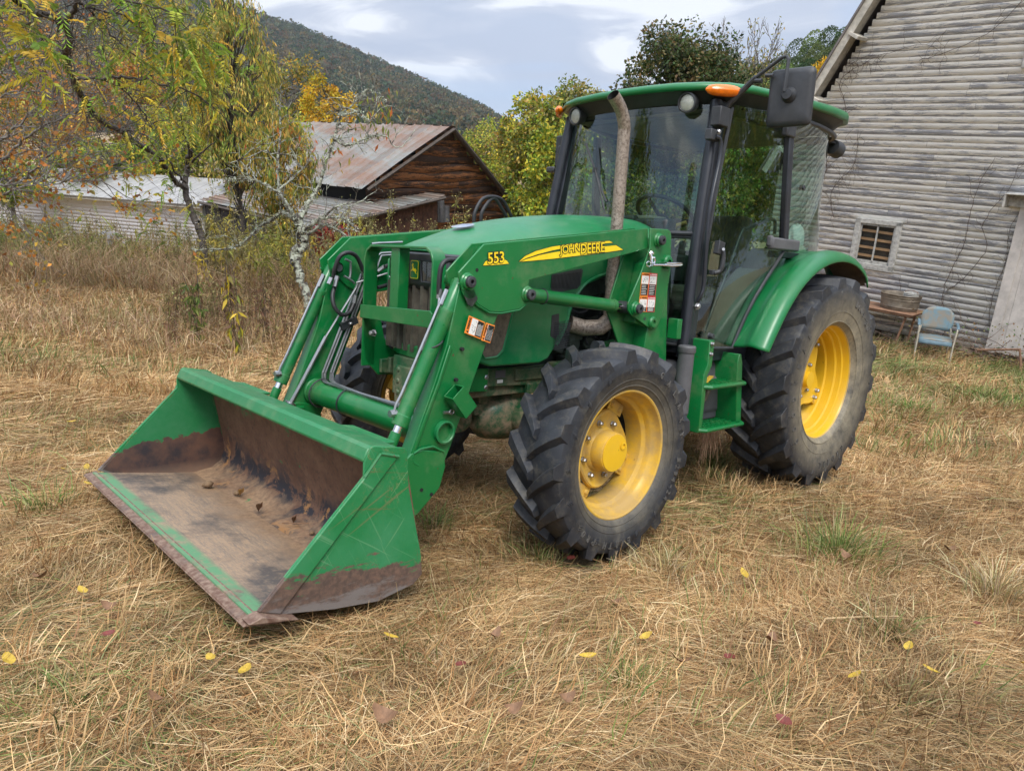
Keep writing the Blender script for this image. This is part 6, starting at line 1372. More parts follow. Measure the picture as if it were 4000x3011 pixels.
for i, (r_, z) in enumerate(((.085, 0), (.105, .02), (.112, .05), (.115, .08), (.10, .082), (.095, .03))): rows.append([(r_*math.cos(a)*(1+.02*math.cos(a*16+i*3)), r_*math.sin(a)*(1+.02*math.cos(a*16+i*3)), z) for a in np.linspace(0, 2*math.pi, 49)])
q.grid(rows); 
for z in (.03, .055, .08): q.tube([(.117*math.cos(a), .117*math.sin(a), z) for a in np.linspace(0, 6.28, 24)], .006, 5)
q.build('weave', M['trim_old'], bq); q = MB(); q.tube([(.11*math.cos(t), .0, .08+.045*math.sin(t)) for t in np.linspace(0, math.pi, 10)], .006, 5); q.build('handle', M['rust'], bq)
# metal armchair
cxc, _ = wl(*Zc(1100, 700), 1.15); gzc = gz(cxc, -1.1)
ch = empty('garden_chair', mat=BM @ Matrix.Translation((cxc, -1.12, gzc)) @ Matrix.Rotation(R(22), 4, 'Z')); tag(ch, 'faded blue metal armchair in front of the barn wall', 'chair')
M['blue'] = plain('faded_blue_enamel', (.13, .20, .24), .55, var=.18, scale=9); M['ctube'] = plain('chair_tube_paint', (.42, .38, .30), .6, var=.3, scale=12)
tq = M['blue'].node_tree
def blue_worn():
    t = NT('worn_blue_enamel'); n = t.noise(5.5, 8, .7, None, .5); b = t.mix(t.ramp(n, [(.44, 0.), (.56, 1.)]), (.12, .20, .235), (.20, .18, .145)); return t.done(b, .6)
M['blue_worn'] = blue_worn(); sw_ = .235
q = MB(); q.grid([[(x, -.26+.50*j/5, .40+.012*math.cos(x*6)-.03*j/5+(-.02 if j == 0 else 0)) for x in np.linspace(-sw_, sw_, 7)] for j in range(6)]); q.build('seat', M['blue_worn'], ch, solid=.012); 
q = MB(); q.grid([[(x, -.268-.004*j, .385-.02*j) for x in np.linspace(-sw_, sw_, 5)] for j in range(4)]); q.build('seat_apron', M['blue'], ch, solid=.01)
q = MB(); rb_ = []
for j in range(8):
    t = j/7; hw_ = sw_*(.92+.10*math.sin(math.pi*min(1, t*1.1)))*(1 if t < .85 else 1-(t-.85)*1.6); rb_.append([(x*hw_, .235+.10*t+.025*(1-x*x)*1.0, .47+.36*t-(.03*(abs(x)**4) if t > .8 else 0)) for x in np.linspace(-1, 1, 9)])
q.grid(rb_); q.build('backrest', M['blue_worn'], ch, solid=.010)
for s in (-1, 1):
    q = MB(); q.tube(smooth_path([(s*.255, -.30, 0), (s*.255, -.285, .35), (s*.265, -.27, .56), (s*.27, -.22, .615), (s*.27, .0, .625), (s*.265, .18, .60), (s*.245, .24, .58)], 4), .0125, 8); q.build('arm_frame', M['ctube'], ch)
    q = MB(); q.tube(smooth_path([(s*.272, -.255, .60), (s*.274, -.20, .632), (s*.274, .0, .642), (s*.272, .14, .625)], 3), .022, 8); q.build('armrest', M['blue'], ch)
    q = MB(); q.tube([(s*.215, .235, .52), (s*.235, .22, .36), (s*.24, .32, 0)], .0125, 8); q.build('leg', M['ctube'], ch)
# brush pile and fallen rusty rail beside the door
random.seed(21)
def stick(p, L, az, el, r_, n=6, bend=.25):
    q = [np.array(p, float)]; d = np.array([math.cos(az)*math.cos(el), math.sin(az)*math.cos(el), math.sin(el)])
    for i in range(n): d = nrmz(d+rng.normal(0, bend, 3)*[1, 1, .7]+[0, 0, -.04]); q.append(q[-1]+d*L/n)
    return np.array(q)
nb = NB()
for i in range(170):
    x = rng.uniform(-.25, 2.1); y = rng.uniform(-.75, -.12); z = gz(x, y)+rng.uniform(0, .35)*(.4+.6*min(1, (x+.3)/1.)); q = stick((x, y, z), rng.uniform(.3, 1.1), rng.uniform(0, 6.28), rng.uniform(-.25, .7), .004, 8); r_ = rng.uniform(.002, .006); V, F = segs(q[:-1], q[1:], np.linspace(r_, r_*.5, 8), np.linspace(r_, r_*.4, 8), 5); nb.add(V, F, pal(1, [(.20, .12, .085), (.28, .20, .14), (.13, .09, .07)])[0])
n = 260; C = np.stack([rng.uniform(-.2, 2., n), rng.uniform(-.75, -.15, n), np.zeros(n)], 1); C[:, 2] = gz(.8, -.4)+rng.uniform(.1, .75, n); V, F, cc = leaves(C, rng.normal(size=(n, 3)), .045, .6, pal(n, [(.10, .17, .05), (.2, .2, .06), (.25, .14, .06)])); nb.add(V, F, cc)
o = nb.build('brush_pile', M['straw']); o.matrix_world = BM; tag(o, 'tangle of dry brambles heaped at the foot of the barn door', 'brush', kind='stuff')
q = MB(); a = wl(*Zc(1640, 845), .9); b_ = wl(*Zc(2160, 835), 1.0); c_ = wl(*Zc(2185, 1010), 1.0); q.tube([(a[0], -.9, a[1]), (b_[0], -1.0, b_[1]), (c_[0], -1.0, c_[1]-.05)], .02, 8); o = q.build('rusty_rail', M['rust']); o.matrix_world = BM; tag(o, 'bent rusty metal rail lying in front of the brush pile', 'rail')
# satellite dish in the weeds
sp = atd(425, 990, 19.5); SP, _, _ = frameM(sp, nrmz(rh*.95-fh*.3), None); sd_ = empty('satellite_dish', mat=SP); tag(sd_, 'old grey satellite dish standing on edge in the tall weeds', 'satellite dish')
q = MB(); n = 40; rows = []
for i in range(9): r_ = .60*i/8+.001; rows.append([(r_*math.cos(a), -.02+.35*(r_/.6)**2*.35, r_*math.sin(a)) for a in np.linspace(0, 2*math.pi, n+1)])
q.grid(rows[::-1]); q.build('dish', M['dishm'], sd_, solid=.01); q = MB(); q.tube([(.60*math.cos(a), .10, .60*math.sin(a)) for a in np.linspace(0, 6.28, 40)], .014, 6); q.build('rim', M['trim'], sd_)
q = MB(); q.tube([(0, .1, 0), (.05, .25, -1.1)], .03, 8); q.tube([(-.3, -.01, .35), (.25, -.01, .37)], .012, 6); q.build('mount', M['rust'], sd_)
cb = empty('small_dish', mat=SP @ Matrix.Translation((.55, -.25, -.52)) @ Matrix.Rotation(.4, 4, 'Z')); tag(cb, 'small dark blue-grey dish lying beside the larger satellite dish', 'satellite dish')
q = MB(); rows = [[((.30*i/6+.001)*math.cos(a), .10*(i/6)**2, (.30*i/6+.001)*math.sin(a)) for a in np.linspace(0, 2*math.pi, 25)] for i in range(7)]; q.grid(rows[::-1]); q.build('dish', M['bluegrey'], cb, solid=.01); q = MB(); q.tube([(0, 0, -.1), (.05, -.3, -.15)], .015, 6); q.box((.05, -.32, -.15), (.12, .08, .08)); q.build('feed_arm', M['bluegrey'], cb)
# =================================================================== TREES, WEEDS, HILLS
YG = [(.34,.38,.05),(.44,.42,.045),(.22,.29,.04),(.58,.45,.05),(.14,.20,.035)]
GRN = [(.13,.21,.04),(.19,.28,.05),(.09,.15,.03),(.26,.33,.06)]
ORG = [(.55,.24,.05),(.45,.18,.04),(.62,.33,.06),(.33,.15,.05),(.38,.29,.07)]
GOLD = [(.72,.44,.03),(.62,.34,.025),(.80,.52,.06),(.45,.32,.03)]
OLV = [(.18,.20,.05),(.26,.26,.06),(.12,.15,.04),(.38,.32,.08),(.50,.36,.10)]
MAPLE = [(.05,.085,.02),(.08,.11,.03),(.03,.05,.015),(.12,.11,.04),(.18,.14,.05)]
def rand_unit(n): return nrmz(rng.normal(size=(n, 3)))
def crown_tree(name, label, px, py, w, rx, rz, nclump, nleaf, ls, pals, wts=None, base_py=None, trunk=.14, asp=.55, group=None, cat='tree', droop=0., cr_=.26, shape=1., top=1., depth=None, twigs=2, bark='bark', hang=.3, seed=0):
    """crown centre at photo position (px,py) and depth w; rx, rz half width and half height in metres"""
    c = atd(px, py, w); ry = depth or rx; gr_ = c.copy()
    for _ in range(8): gr_ = gr_-up*float(gr_[2]-g(gr_[0], gr_[1]))
    root = empty(name, loc=TG(gr_)); tag(root, label, cat, group); o = TG(gr_); C0 = TG(c)-o
    d = rand_unit(nclump); rad = rng.uniform(.25, 1, nclump)**.45; cl = d*rad[:, None]*np.array([rx, ry, rz])
    zz = cl[:, 2]/rz; cl[:, :2] *= np.clip(1-(shape-1)*np.maximum(0, zz), .1, 1)[:, None]; cl = cl*(1+rng.normal(0, .08, cl.shape))+C0
    # branches: trunk to crown centre, limbs to every clump
    nb = NB(); H0 = np.array([0, 0, -.2]); ax = [H0, C0*np.array([.3, .3, 1])*.45, C0*np.array([.9, .9, 1])-np.array([0, 0, rz*.35]), C0+np.array([0, 0, rz*.55])]
    ax = np.array([tuple(v) for v in smooth_path([tuple(a) for a in ax], 5)]); rr = np.linspace(trunk, trunk*.18, len(ax)); V, F = segs(ax[:-1], ax[1:], rr[:-1], rr[1:], 8); nb.add(V, F, (.1, .08, .07))
    k = np.clip((len(ax)*np.clip((cl[:, 2]-rz*.5)/(ax[-1, 2]+1e-3), .25, .93)).astype(int), 1, len(ax)-1); S = ax[k]; m = (S+cl)/2+rng.normal(0, .12, cl.shape)*rx+np.array([0, 0, .08*rz])
    r0 = trunk*.32; V, F = segs(S, m, r0, r0*.55, 5); nb.add(V, F, (.1, .08, .07)); V, F = segs(m, cl, r0*.55, r0*.2, 5); nb.add(V, F, (.1, .08, .07))
    for _ in range(twigs):
        e = cl+rand_unit(nclump)*cr_*rx*np.array([1, 1, .8]); V, F = segs(cl+(m-cl)*rng.uniform(0, .5, (nclump, 1)), e, r0*.22, r0*.08, 4); nb.add(V, F, (.1, .08, .07))
    nb.build('trunk', M[bark], root)
    per = max(1, nleaf//nclump); n = per*nclump; ci = np.repeat(np.arange(nclump), per)
    q = rand_unit(n)*(rng.uniform(0, 1, n)**.5)[:, None]*cr_*np.array([rx, ry, rz*.85])*rng.uniform(.6, 1.35, nclump)[ci][:, None]; P_ = cl[ci]+q
    D = q/np.linalg.norm(q, axis=1, keepdims=True)*.6+rng.normal(0, .55, (n, 3))+np.array([0, 0, -hang-droop])
    colr = pal(n, pals, .2, wts); tint = (1+rng.normal(0, .16, (nclump, 1)))*(1+rng.normal(0, .07, (nclump, 3))); colr = np.clip(colr*tint[ci], .006, .9)
    V, F, Cc = leaves(P_, D, ls*rng.uniform(.6, 1.35, n), asp, colr); lb = NB(); lb.add(V, F, Cc); lb.build('crown', M['leaf'], root); return root
TG_ = 'trees and bushes behind the farm buildings'
crown_tree('maple_tree', 'dense dark green tree rising directly behind the tractor cab roof', 2640, 400, 26, 2.15, 2.6, 110, 26000, .14, MAPLE, None, trunk=.2, cr_=.30, shape=1.25, hang=.5)
crown_tree('maple_tree', 'lower dark olive tree left of the dense dark tree behind the cab', 2330, 560, 27, 1.7, 1.7, 60, 12000, .14, MAPLE+OLV[:2], None, trunk=.14, cr_=.3, hang=.5)
crown_tree('maple_tree', 'rounded olive tree filling the gap between dark tree and bare tree', 2960, 480, 30, 2.2, 1.9, 60, 12000, .14, MAPLE+OLV[:3], None, trunk=.14, cr_=.3)
for i, (px, py, w, rx, rz, n, lab, p_) in enumerate((
    (2040, 690, 31, 1.6, 2.0, 9000, 'yellow-green bush touching the right eave of the dark barn', YG),
    (2080, 560, 26, 1.3, 1.7, 9000, 'tall yellow-green bush left of the cab pillar', YG+OLV),
    (2200, 700, 22, 1.2, 1.6, 9000, 'leafy yellow-green bush seen beside the cab windscreen', YG),
    (2260, 480, 30, 1.3, 1.5, 6000, 'olive bush just behind the front edge of the cab roof', OLV),
    (2110, 850, 26, 1.1, 1.0, 6000, 'low green bush to the right of the dark barn gable', YG+GRN),
    (2450, 740, 28, 2.6, 2.4, 14000, 'broad green thicket seen through the windscreen', YG+GRN+OLV),
    (2850, 760, 26, 2.4, 2.4, 12000, 'broad green thicket seen through the cab door', GRN+OLV),
    (3130, 520, 24, 1.5, 1.6, 7000, 'green bush between the cab roof and the white barn', GRN+OLV[:2]), (1900, 600, 40, 2.0, 1.6, 9000, 'far yellow-green bush showing above the right slope of the dark barn', YG+OLV))):
    crown_tree('bush', lab, px, py, w, rx, rz, 46, n, .13, p_, None, trunk=.06, cat='bush', group=TG_, cr_=.32, asp=.6)
crown_tree('golden_tree', 'bright orange-yellow tree beside the barn verge', 3265, 330, 26, .85, 1.15, 40, 6500, .12, GOLD, None, trunk=.07, cr_=.3)
crown_tree('golden_tree', 'small golden yellow tree above the dark barn roof at left', 1270, 430, 31, 1.35, 1.35, 30, 3600, .13, GOLD, None, trunk=.07, cr_=.25, twigs=4)
# mixed autumn wood behind the white shed
for i, (px, py, w, rx, rz, n, p_, lab) in enumerate((
    (-150, 420, 30, 2.6, 3.2, 8000, ORG+OLV, 'orange-brown autumn tree at the far left edge'),
    (190, 500, 34, 2.3, 2.4, 8000, ORG, 'rusty orange maple above the left end of the shed'),
    (120, 180, 40, 3.0, 2.6, 7000, ORG+OLV+[(.2,.14,.1)], 'tall brownish autumn tree in the top left corner'),
    (520, 420, 36, 2.4, 2.2, 9000, ORG+YG[:2], 'bright orange maple behind the middle of the shed'),
    (420, 640, 31, 2.2, 1.1, 7000, YG+GRN, 'low yellow-green bush above the shed roof, left of centre'),
    (760, 560, 32, 2.3, 1.9, 9000, YG, 'yellow-green tree over the right half of the shed'),
    (620, 200, 42, 3.4, 3.0, 9000, OLV+YG[:1], 'olive green tree standing high behind the shed'),
    (1080, 660, 28, 1.8, 1.9, 8000, YG+OLV, 'yellow-green bush filling the gap between shed and dark barn'),
    (1120, 400, 34, 1.7, 2.2, 6000, OLV+GOLD[:1], 'slender olive and yellow tree left of the dark barn ridge'),
    (30, 700, 27, 1.6, .8, 3500, GRN+YG, 'green bush touching the shed roof at the left edge'))):
    crown_tree('autumn_tree', lab, px, py, w, rx, rz, 55, n, .14, p_, None, trunk=.11, group=TG_, cr_=.28, twigs=4, bark='bark_grey')
# tall slender tree with drooping narrow leaves
crown_tree('willow_tree', 'tall slender tree with narrow drooping olive and yellow leaves', 905, 330, 17, 1.1, 2.35, 150, 10500, .125, [(.23,.28,.06),(.17,.22,.05),(.36,.35,.07),(.68,.50,.11),(.60,.42,.10),(.30,.31,.07)], None, trunk=.07, asp=.22, cr_=.20, shape=1.45, droop=1.6, twigs=5, hang=1.0)
crown_tree('willow_tree', 'shorter peach-like tree with hanging yellow leaves beside the dark barn', 1080, 640, 15.5, .75, 1.35, 70, 7000, .12, [(.17,.21,.04),(.50,.36,.07),(.45,.27,.05),(.22,.22,.05)], None, trunk=.05, asp=.22, cr_=.24, droop=1.6, twigs=5, hang=1.)
# ------------------------------------------------------------------ branching skeletons
def grow(nb, tips, p, d, L, r_, lvl, cfg, colr):
    n = cfg.get('n', 6); P_ = [np.array(p)]; D = [nrmz(np.array(d))]; dd = D[0]
    for i in range(n): dd = nrmz(dd+rng.normal(0, cfg['bend'], 3)+cfg['trop']*np.array([0, 0, 1.])*(1 if lvl else .3)); P_.append(P_[-1]+dd*L/n); D.append(dd)
    P_ = np.array(P_); rr = r_*np.linspace(1, cfg.get('tap', .45), n+1); V, F = segs(P_[:-1], P_[1:], rr[:-1], rr[1:], 7 if r_ > .03 else 5 if r_ > .008 else 4); nb.add(V, F, colr)
    if lvl >= cfg['lv']: tips.append(P_); return
    for j in range(cfg['kids'][min(lvl, len(cfg['kids'])-1)]):
        t = rng.uniform(.25, 1.0); i = min(n-1, int(t*n)); q = P_[i]+(P_[i+1]-P_[i])*(t*n-i if t < 1 else 1); s = nrmz(np.cross(D[i], rng.normal(size=3))); a = cfg['ang']*rng.uniform(.6, 1.4)
        grow(nb, tips, q, D[i]*math.cos(a)+s*math.sin(a), L*cfg['sh']*rng.uniform(.65, 1.2), max(cfg.get('rmin', .003), rr[i]*.62), lvl+1, cfg, colr)
def rooted(name, label, px, w, cat='tree', group=None):
    b = gp(px, w); o = empty(name, loc=TG(b)); tag(o, label, cat, group); return o, b
# bare tree behind the cab
for (px, w, L, lab, lf, sd) in ((2870, 38, 4.4, 'nearly bare grey tree with a few leaves behind the cab roof', 900, 4), (2745, 40, 5.0, 'thin bare dead tree beside the dark green tree', 60, 5)):
    o, b = rooted('bare_tree', lab, px, w); rng = np.random.default_rng(sd); nb = NB(); tips = []
    base = TG(atd(px, 560, w))-TG(b); nb.add(*segs([[0, 0, -.3]], [base], .16, .12, 8), (.2, .18, .16))
    for k in range(5 if sd == 4 else 2): grow(nb, tips, base, (rng.normal(0, .35), rng.normal(0, .35), 1), L*rng.uniform(.7, 1), .085, 0, dict(bend=.12, trop=.10, lv=3, kids=[5, 5, 4], ang=.55, sh=.5, rmin=.016, n=7), (.2, .18, .16))
    nb.build('trunk', M['bark_grey'], o); T_ = np.concatenate(tips); C = T_[rng.integers(0, len(T_), lf)]+rng.normal(0, .08, (lf, 3)); nb = NB(); nb.add(*leaves(C, rng.normal(size=(lf, 3))+[0, 0, -.8], .16, .5, pal(lf, OLV))); nb.build('leaves', M['leaf'], o)
rng = np.random.default_rng(77)
# lichen-covered old fruit tree in front of the barn
def limb(nb, pts, r0, r1, c, n=8, jit=.012):
    S = np.array([tuple(v) for v in smooth_path([tuple(p) for p in pts], 6)]); S = S+rng.normal(0, jit, S.shape); rr = np.linspace(r0, r1, len(S)); V, F = segs(S[:-1], S[1:], rr[:-1], rr[1:], n); nb.add(V, F, c); return S
WL = 11.5
o, b = rooted('fruit_tree', 'gnarled old fruit tree crusted with pale lichen in front of the dark barn', 1215, WL); OB = TG(b)
def lp3(px, py, w=WL): return TG(atd(px, py, w))-OB
nb = NB(); c_ = (.2, .2, .18); sk = []
sk.append(limb(nb, [(0, 0, -.1), lp3(1195, 1150), lp3(1170, 1080), lp3(1160, 1010), lp3(1190, 960), lp3(1180, 900), lp3(1160, 840)], .075, .05, c_))
sk.append(limb(nb, [lp3(1175, 1050), lp3(1150, 1030), lp3(1145, 985), lp3(1175, 960)], .05, .055, c_, jit=.02))
for pts, r0 in (([(1160, 880), (1110, 830), (1060, 860), (1010, 890), (960, 940), (900, 970), (760, 978)], .030), ([(1150, 850), (1090, 760), (1010, 710), (940, 700), (880, 705)], .022), ([(1180, 900), (1250, 860), (1330, 850), (1400, 900)], .030), ([(1190, 930), (1260, 880), (1320, 900), (1400, 960)], .028), ([(1170, 860), (1200, 800), (1240, 740), (1270, 640), (1300, 560), (1330, 450)], .040), ([(1330, 450), (1400, 440), (1440, 480)], .018), ([(1330, 450), (1390, 400), (1440, 350), (1500, 395)], .014), ([(1300, 540), (1360, 570), (1430, 540), (1500, 530), (1560, 580), (1620, 510)], .017), ([(1150, 860), (1120, 800), (1090, 740), (1085, 640), (1095, 520), (1090, 410)], .036), ([(1090, 740), (1150, 690), (1200, 640), (1240, 590)], .016), ([(1240, 870), (1330, 800), (1420, 790), (1480, 800)], .016), ([(1085, 640), (1040, 590), (960, 620), (900, 640)], .014)):
    ww = WL+rng.uniform(-.7, .5); sk.append(limb(nb, [lp3(x, y, WL if i == 0 else WL+(ww-WL)*min(1, i/2)) for i, (x, y) in enumerate(pts)], r0, r0*.35, c_, 6, .008))
S_ = np.concatenate(sk[2:]); tips = []
for i in range(120):
    p = S_[rng.integers(0, len(S_))]; grow(nb, tips, p, rng.normal(size=3)+[0, 0, .3], rng.uniform(.2, .65), rng.uniform(.005, .010), 1, dict(bend=.25, trop=.03, lv=2, kids=[3, 3], ang=.7, sh=.55, rmin=.003, n=6), (.12, .11, .1))
nb.build('trunk', M['lichen'], o)
nb = NB(); n = 2600; C = S_[rng.integers(0, len(S_)//2+40, n)]+rng.normal(0, .02, (n, 3)); nb.add(*leaves(C, rng.normal(size=(n, 3)), rng.uniform(.015, .05, n), .6, pal(n, [(.36, .38, .30), (.28, .30, .22), (.45, .46, .38)]))); nb.build('lichen', M['straw'], o)
T_ = np.concatenate(tips+[sk[6][-16:], sk[7], sk[8], sk[10][-14:]]); n = 210; nb = NB()
def cluster(px, py, k, sp, pl, L=.11):
    C = lp3(px, py)+rng.normal(0, sp, (k, 3)); nb.add(*leaves(C, rng.normal(0, .35, (k, 3))+[0, 0, -1.], L*rng.uniform(.7, 1.3, k), .30, pal(k, pl), fold=.1))
PCH = [(.20,.25,.05),(.30,.28,.06),(.55,.16,.05),(.42,.33,.07),(.14,.18,.04)]
for (px, py, k) in ((1440, 470, 46), (1500, 440, 26), (1110, 500, 40), (1160, 520, 20), (1000, 520, 10), (1500, 520, 12), (1280, 600, 16), (1190, 560, 14), (1330, 560, 10), (880, 640, 8), (1090, 620, 10), (1480, 360, 8)): cluster(px, py, k, .14, PCH)
nb.build('leaves', M['leaf'], o)
# ------------------------------------------------------------------ walnut tree: trunk in the weeds, long limb arching over to the upper left
WW = 15.
o, b = rooted('walnut_tree', 'leaning walnut tree with long dark limb and feathery yellow-green leaves', 815, WW); OB = TG(b)
def z5_(x, y, w): return TG(atd(x/1.332, y/1.332, w))-OB
nb = NB(); sk = []
sk.append(limb(nb, [(0, 0, -.1), z5_(1050, 1240, WW), z5_(1000, 1120, WW), z5_(965, 985, WW), z5_(975, 870, WW), z5_(990, 780, 14.5)], .085, .045, c_))
sk.append(limb(nb, [z5_(965, 985, WW), z5_(900, 930, 14.5), z5_(820, 815, 13.5), z5_(700, 740, 12.5), z5_(620, 680, 11.5), z5_(500, 610, 10.5), z5_(450, 520, 10), z5_(400, 460, 9.5), z5_(370, 380, 9), z5_(340, 290, 8.6), z5_(365, 210, 8.2), z5_(330, 130, 7.8), z5_(260, 85, 7.4), z5_(150, 45, 7), z5_(0, -60, 6.8)], .050, .030, c_, 8, .015))
for pts, r0 in (([(330,130,7.8),(390,40,7.6),(420,-60,7.5)], .035), ([(400,415,9.3),(560,400,9),(700,410,8.8),(900,450,8.6),(1100,540,8.6)], .020), ([(400,10,7.6),(520,60,7.6),(640,80,7.8),(760,160,8),(900,230,8.2)], .016), ([(410,0,7.6),(480,70,8),(600,200,8.4),(720,320,8.8),(800,420,9)], .016), ([(400,0,7.6),(560,-20,7.4),(800,40,7.6),(1000,90,7.8)], .016), ([(620,440,9),(720,560,9.6),(800,680,10)], .012), ([(975,870,14.6),(1040,800,14),(1120,740,13.5)], .025), ([(965,950,14.8),(900,880,14),(850,760,13.5),(800,640,13)], .022), ([(640,680,11.6),(760,700,11),(900,820,11)], .014), ([(990,780,14.5),(960,700,14),(940,600,13.5)], .022), ([(40,30,7),(-40,90,6.8)], .012), ([(200,60,7),(160,130,6.8),(230,200,6.8)], .010)):
    sk.append(limb(nb, [z5_(*p) for p in pts], r0, r0*.35, c_, 6, .012))
# short spurs and shaggy twigs
S_ = np.concatenate(sk[1:]); tips = []
for i in range(230):
    p = S_[rng.integers(0, len(S_))]; grow(nb, tips, p, rng.normal(size=3)+[0, 0, -.1], rng.uniform(.25, .8), .006, 1, dict(bend=.22, trop=-.03, lv=2, kids=[2, 2], ang=.7, sh=.6, rmin=.0028, n=5), (.1, .08, .07))
nb.build('trunk', M['bark'], o)
# compound leaves: rachis with paired leaflets
def compound(nb, P_, D, L, pl, npair=7, asp=.32):
    n = len(P_); D = nrmz(D); S = nrmz(np.cross(D, rng.normal(size=(n, 3))*.5+[0, 0, 1.])); cols = pal(n, pl, .18); Vs = []; L = np.broadcast_to(L, (n,))[:, None]
    for k in range(1, npair+1):
        t = k/npair; q = P_+D*L*t+np.array([0, 0, -1])*L*.35*t*t; dd = nrmz(D+np.array([0, 0, -1.])*.7*t)
        for s in (1, -1): nb.add(*leaves(q, S*s*.9+dd*.55+np.array([0, 0, -.35])+rng.normal(0, .12, (n, 3)), (L*.34*(1-.35*abs(t-.55)))[:, 0], asp, cols*(1+rng.normal(0, .1, (n, 1))), fold=.06, N=dd+rng.normal(0, .2, (n, 3))))
    V, F = segs(P_, P_+D*L*.5+np.array([0, 0, -1])*L*.09, .002, .0015, 3); nb.add(V, F, (.25, .25, .06)); V, F = segs(P_+D*L*.5+np.array([0, 0, -1])*L*.09, P_+D*L+np.array([0, 0, -1])*L*.35, .0015, .001, 3); nb.add(V, F, (.25, .25, .06))
WAL = [(.28,.38,.05),(.21,.31,.045),(.38,.41,.055),(.58,.47,.05),(.15,.22,.04),(.62,.45,.06),(.30,.27,.07)]
nb = NB(); 
def clumpc(x, y, w, k, sp, L=.30):
    k = max(4, int(k*.82)); P_ = z5_(x, y, w)+rng.normal(0, sp, (k, 3))*[1, 1, .8]; compound(nb, P_, rng.normal(0, .7, (k, 3))+[0, 0, -.35], L*.86*rng.uniform(.6, 1.2, k), WAL, 8)
for (x, y, w, k, sp, L) in ((40, 60, 6.6, 26, .28, .30), (200, 200, 6.6, 12, .14, .34), (160, 340, 6.7, 10, .10, .32), (240, 260, 6.7, 10, .10, .30), (10, 220, 6.8, 10, .16, .30), (60, 0, 6.6, 16, .2, .3),
    (900, 60, 7.8, 50, .38, .30), (760, 20, 7.6, 34, .35, .28), (960, 160, 8, 44, .36, .30), (1000, 260, 8.2, 40, .28, .30), (860, 250, 8.4, 26, .32, .28), (1050, 120, 8, 14, .16, .28), (1030, 330, 8.4, 20, .18, .26), (700, 130, 8, 24, .3, .26),
    (600, 60, 8, 14, .28, .26), (560, 470, 9.3, 26, .30, .26), (700, 560, 9.8, 18, .35, .24), (950, 480, 8.8, 24, .28, .26), (1020, 560, 9, 26, .26, .26), (880, 600, 10, 26, .35, .26), (900, 720, 11, 20, .3, .26), (780, 400, 9.2, 18, .34, .26), (1080, 500, 9, 12, .18, .26), (480, 500, 9.6, 8, .14, .24), (520, 40, 8, 8, .2, .24),
    (700, 880, 12.5, 30, .45, .26), (800, 1000, 13, 34, .45, .26), (640, 1000, 13.5, 20, .4, .26), (760, 1120, 13.5, 24, .35, .24), (900, 1100, 13.5, 10, .35, .24), (620, 700, 12, 24, .5, .26), (480, 760, 13, 26, .5, .26), (420, 980, 14.5, 16, .35, .26), (180, 640, 12, 16, .4, .26), (60, 620, 12, 12, .4, .26)): clumpc(x, y, w, k, sp, L)
nb.build('leaves', M['leaf'], o)
wn_ = MB()
for (x, y, w) in ((262, 95, 7.3), (355, 78, 7.5), (62, 140, 6.8), (885, 72, 7.8), (1010, 140, 7.9), (155, 290, 6.8), (555, 210, 8), (1045, 875, 11), (1160, 830, 12), (590, 480, 9.3)):
    c = z5_(x, y, w); rows = [[tuple(c+.024*np.array([math.sin(p)*math.cos(a), math.sin(p)*math.sin(a), math.cos(p)*1.1])) for a in np.linspace(0, 6.283, 11)] for p in np.linspace(.01, 3.13, 7)]; wn_.grid(rows)
wn_.parts('walnut', plain('green_walnut_husk', (.22, .24, .05), .6, var=.25, scale=30), o)
# bare twiggy branches with rusty leaves reaching in from the left
o, b = rooted('maple_branch', 'grey leafless branches with scattered rust-orange leaves entering from the left edge', -500, 13., 'tree'); OB = TG(b); nb = NB(); sk = []; tips = []
nb.add(*segs([[0, 0, -.2]], [z5_(-560, 900, 13)], .12, .10, 8), (.2, .18, .16))
for pts, r0 in (([(-560,900,13),(-200,860,12),(0,830,11.5),(120,740,11.2),(260,640,11),(430,560,11)], .035), ([(-560,900,13),(-200,960,12),(0,960,11.5),(180,880,11.2),(330,760,11)], .030), ([(-560,800,13),(-200,560,12),(0,500,11.5),(180,480,11.2),(400,500,11.5)], .022), ([(-560,850,13),(-100,760,11.5),(60,690,11.2),(200,560,11),(330,470,11)], .026), ([(-560,850,13),(-100,1020,11.5),(100,980,11.2),(300,950,11),(560,940,11)], .020), ([(-560,780,13),(-150,420,12),(0,380,11.5),(80,300,11)], .02)):
    sk.append(limb(nb, [z5_(*p) for p in pts], r0, r0*.3, (.2, .18, .16), 6, .02))
S_ = np.concatenate(sk)
for i in range(190): grow(nb, tips, S_[rng.integers(0, len(S_))], (TG(cr)*.6+rng.normal(0, .5, 3)+[0, 0, .25]), rng.uniform(.4, 1.3), .008, 1, dict(bend=.14, trop=.02, lv=3, kids=[3, 3, 2], ang=.5, sh=.6, rmin=.0035, n=6), (.2, .18, .16))
nb.build('branches', M['bark_grey'], o); T_ = np.concatenate(tips); zc = T_[:, 2]; n = 3000; C = T_[rng.integers(0, len(T_), n)]+rng.normal(0, .05, (n, 3)); zm = z5_(0, 900, 11.3)[2]; keep = (C[:, 2] < zm+.35) | (rng.uniform(0, 1, n) < .22); C = C[keep]; nb = NB(); nb.add(*leaves(C, rng.normal(size=(len(C), 3))+[0, 0, -.6], .085, .7, pal(len(C), ORG, .2))); nb.build('leaves', M['leaf'], o)
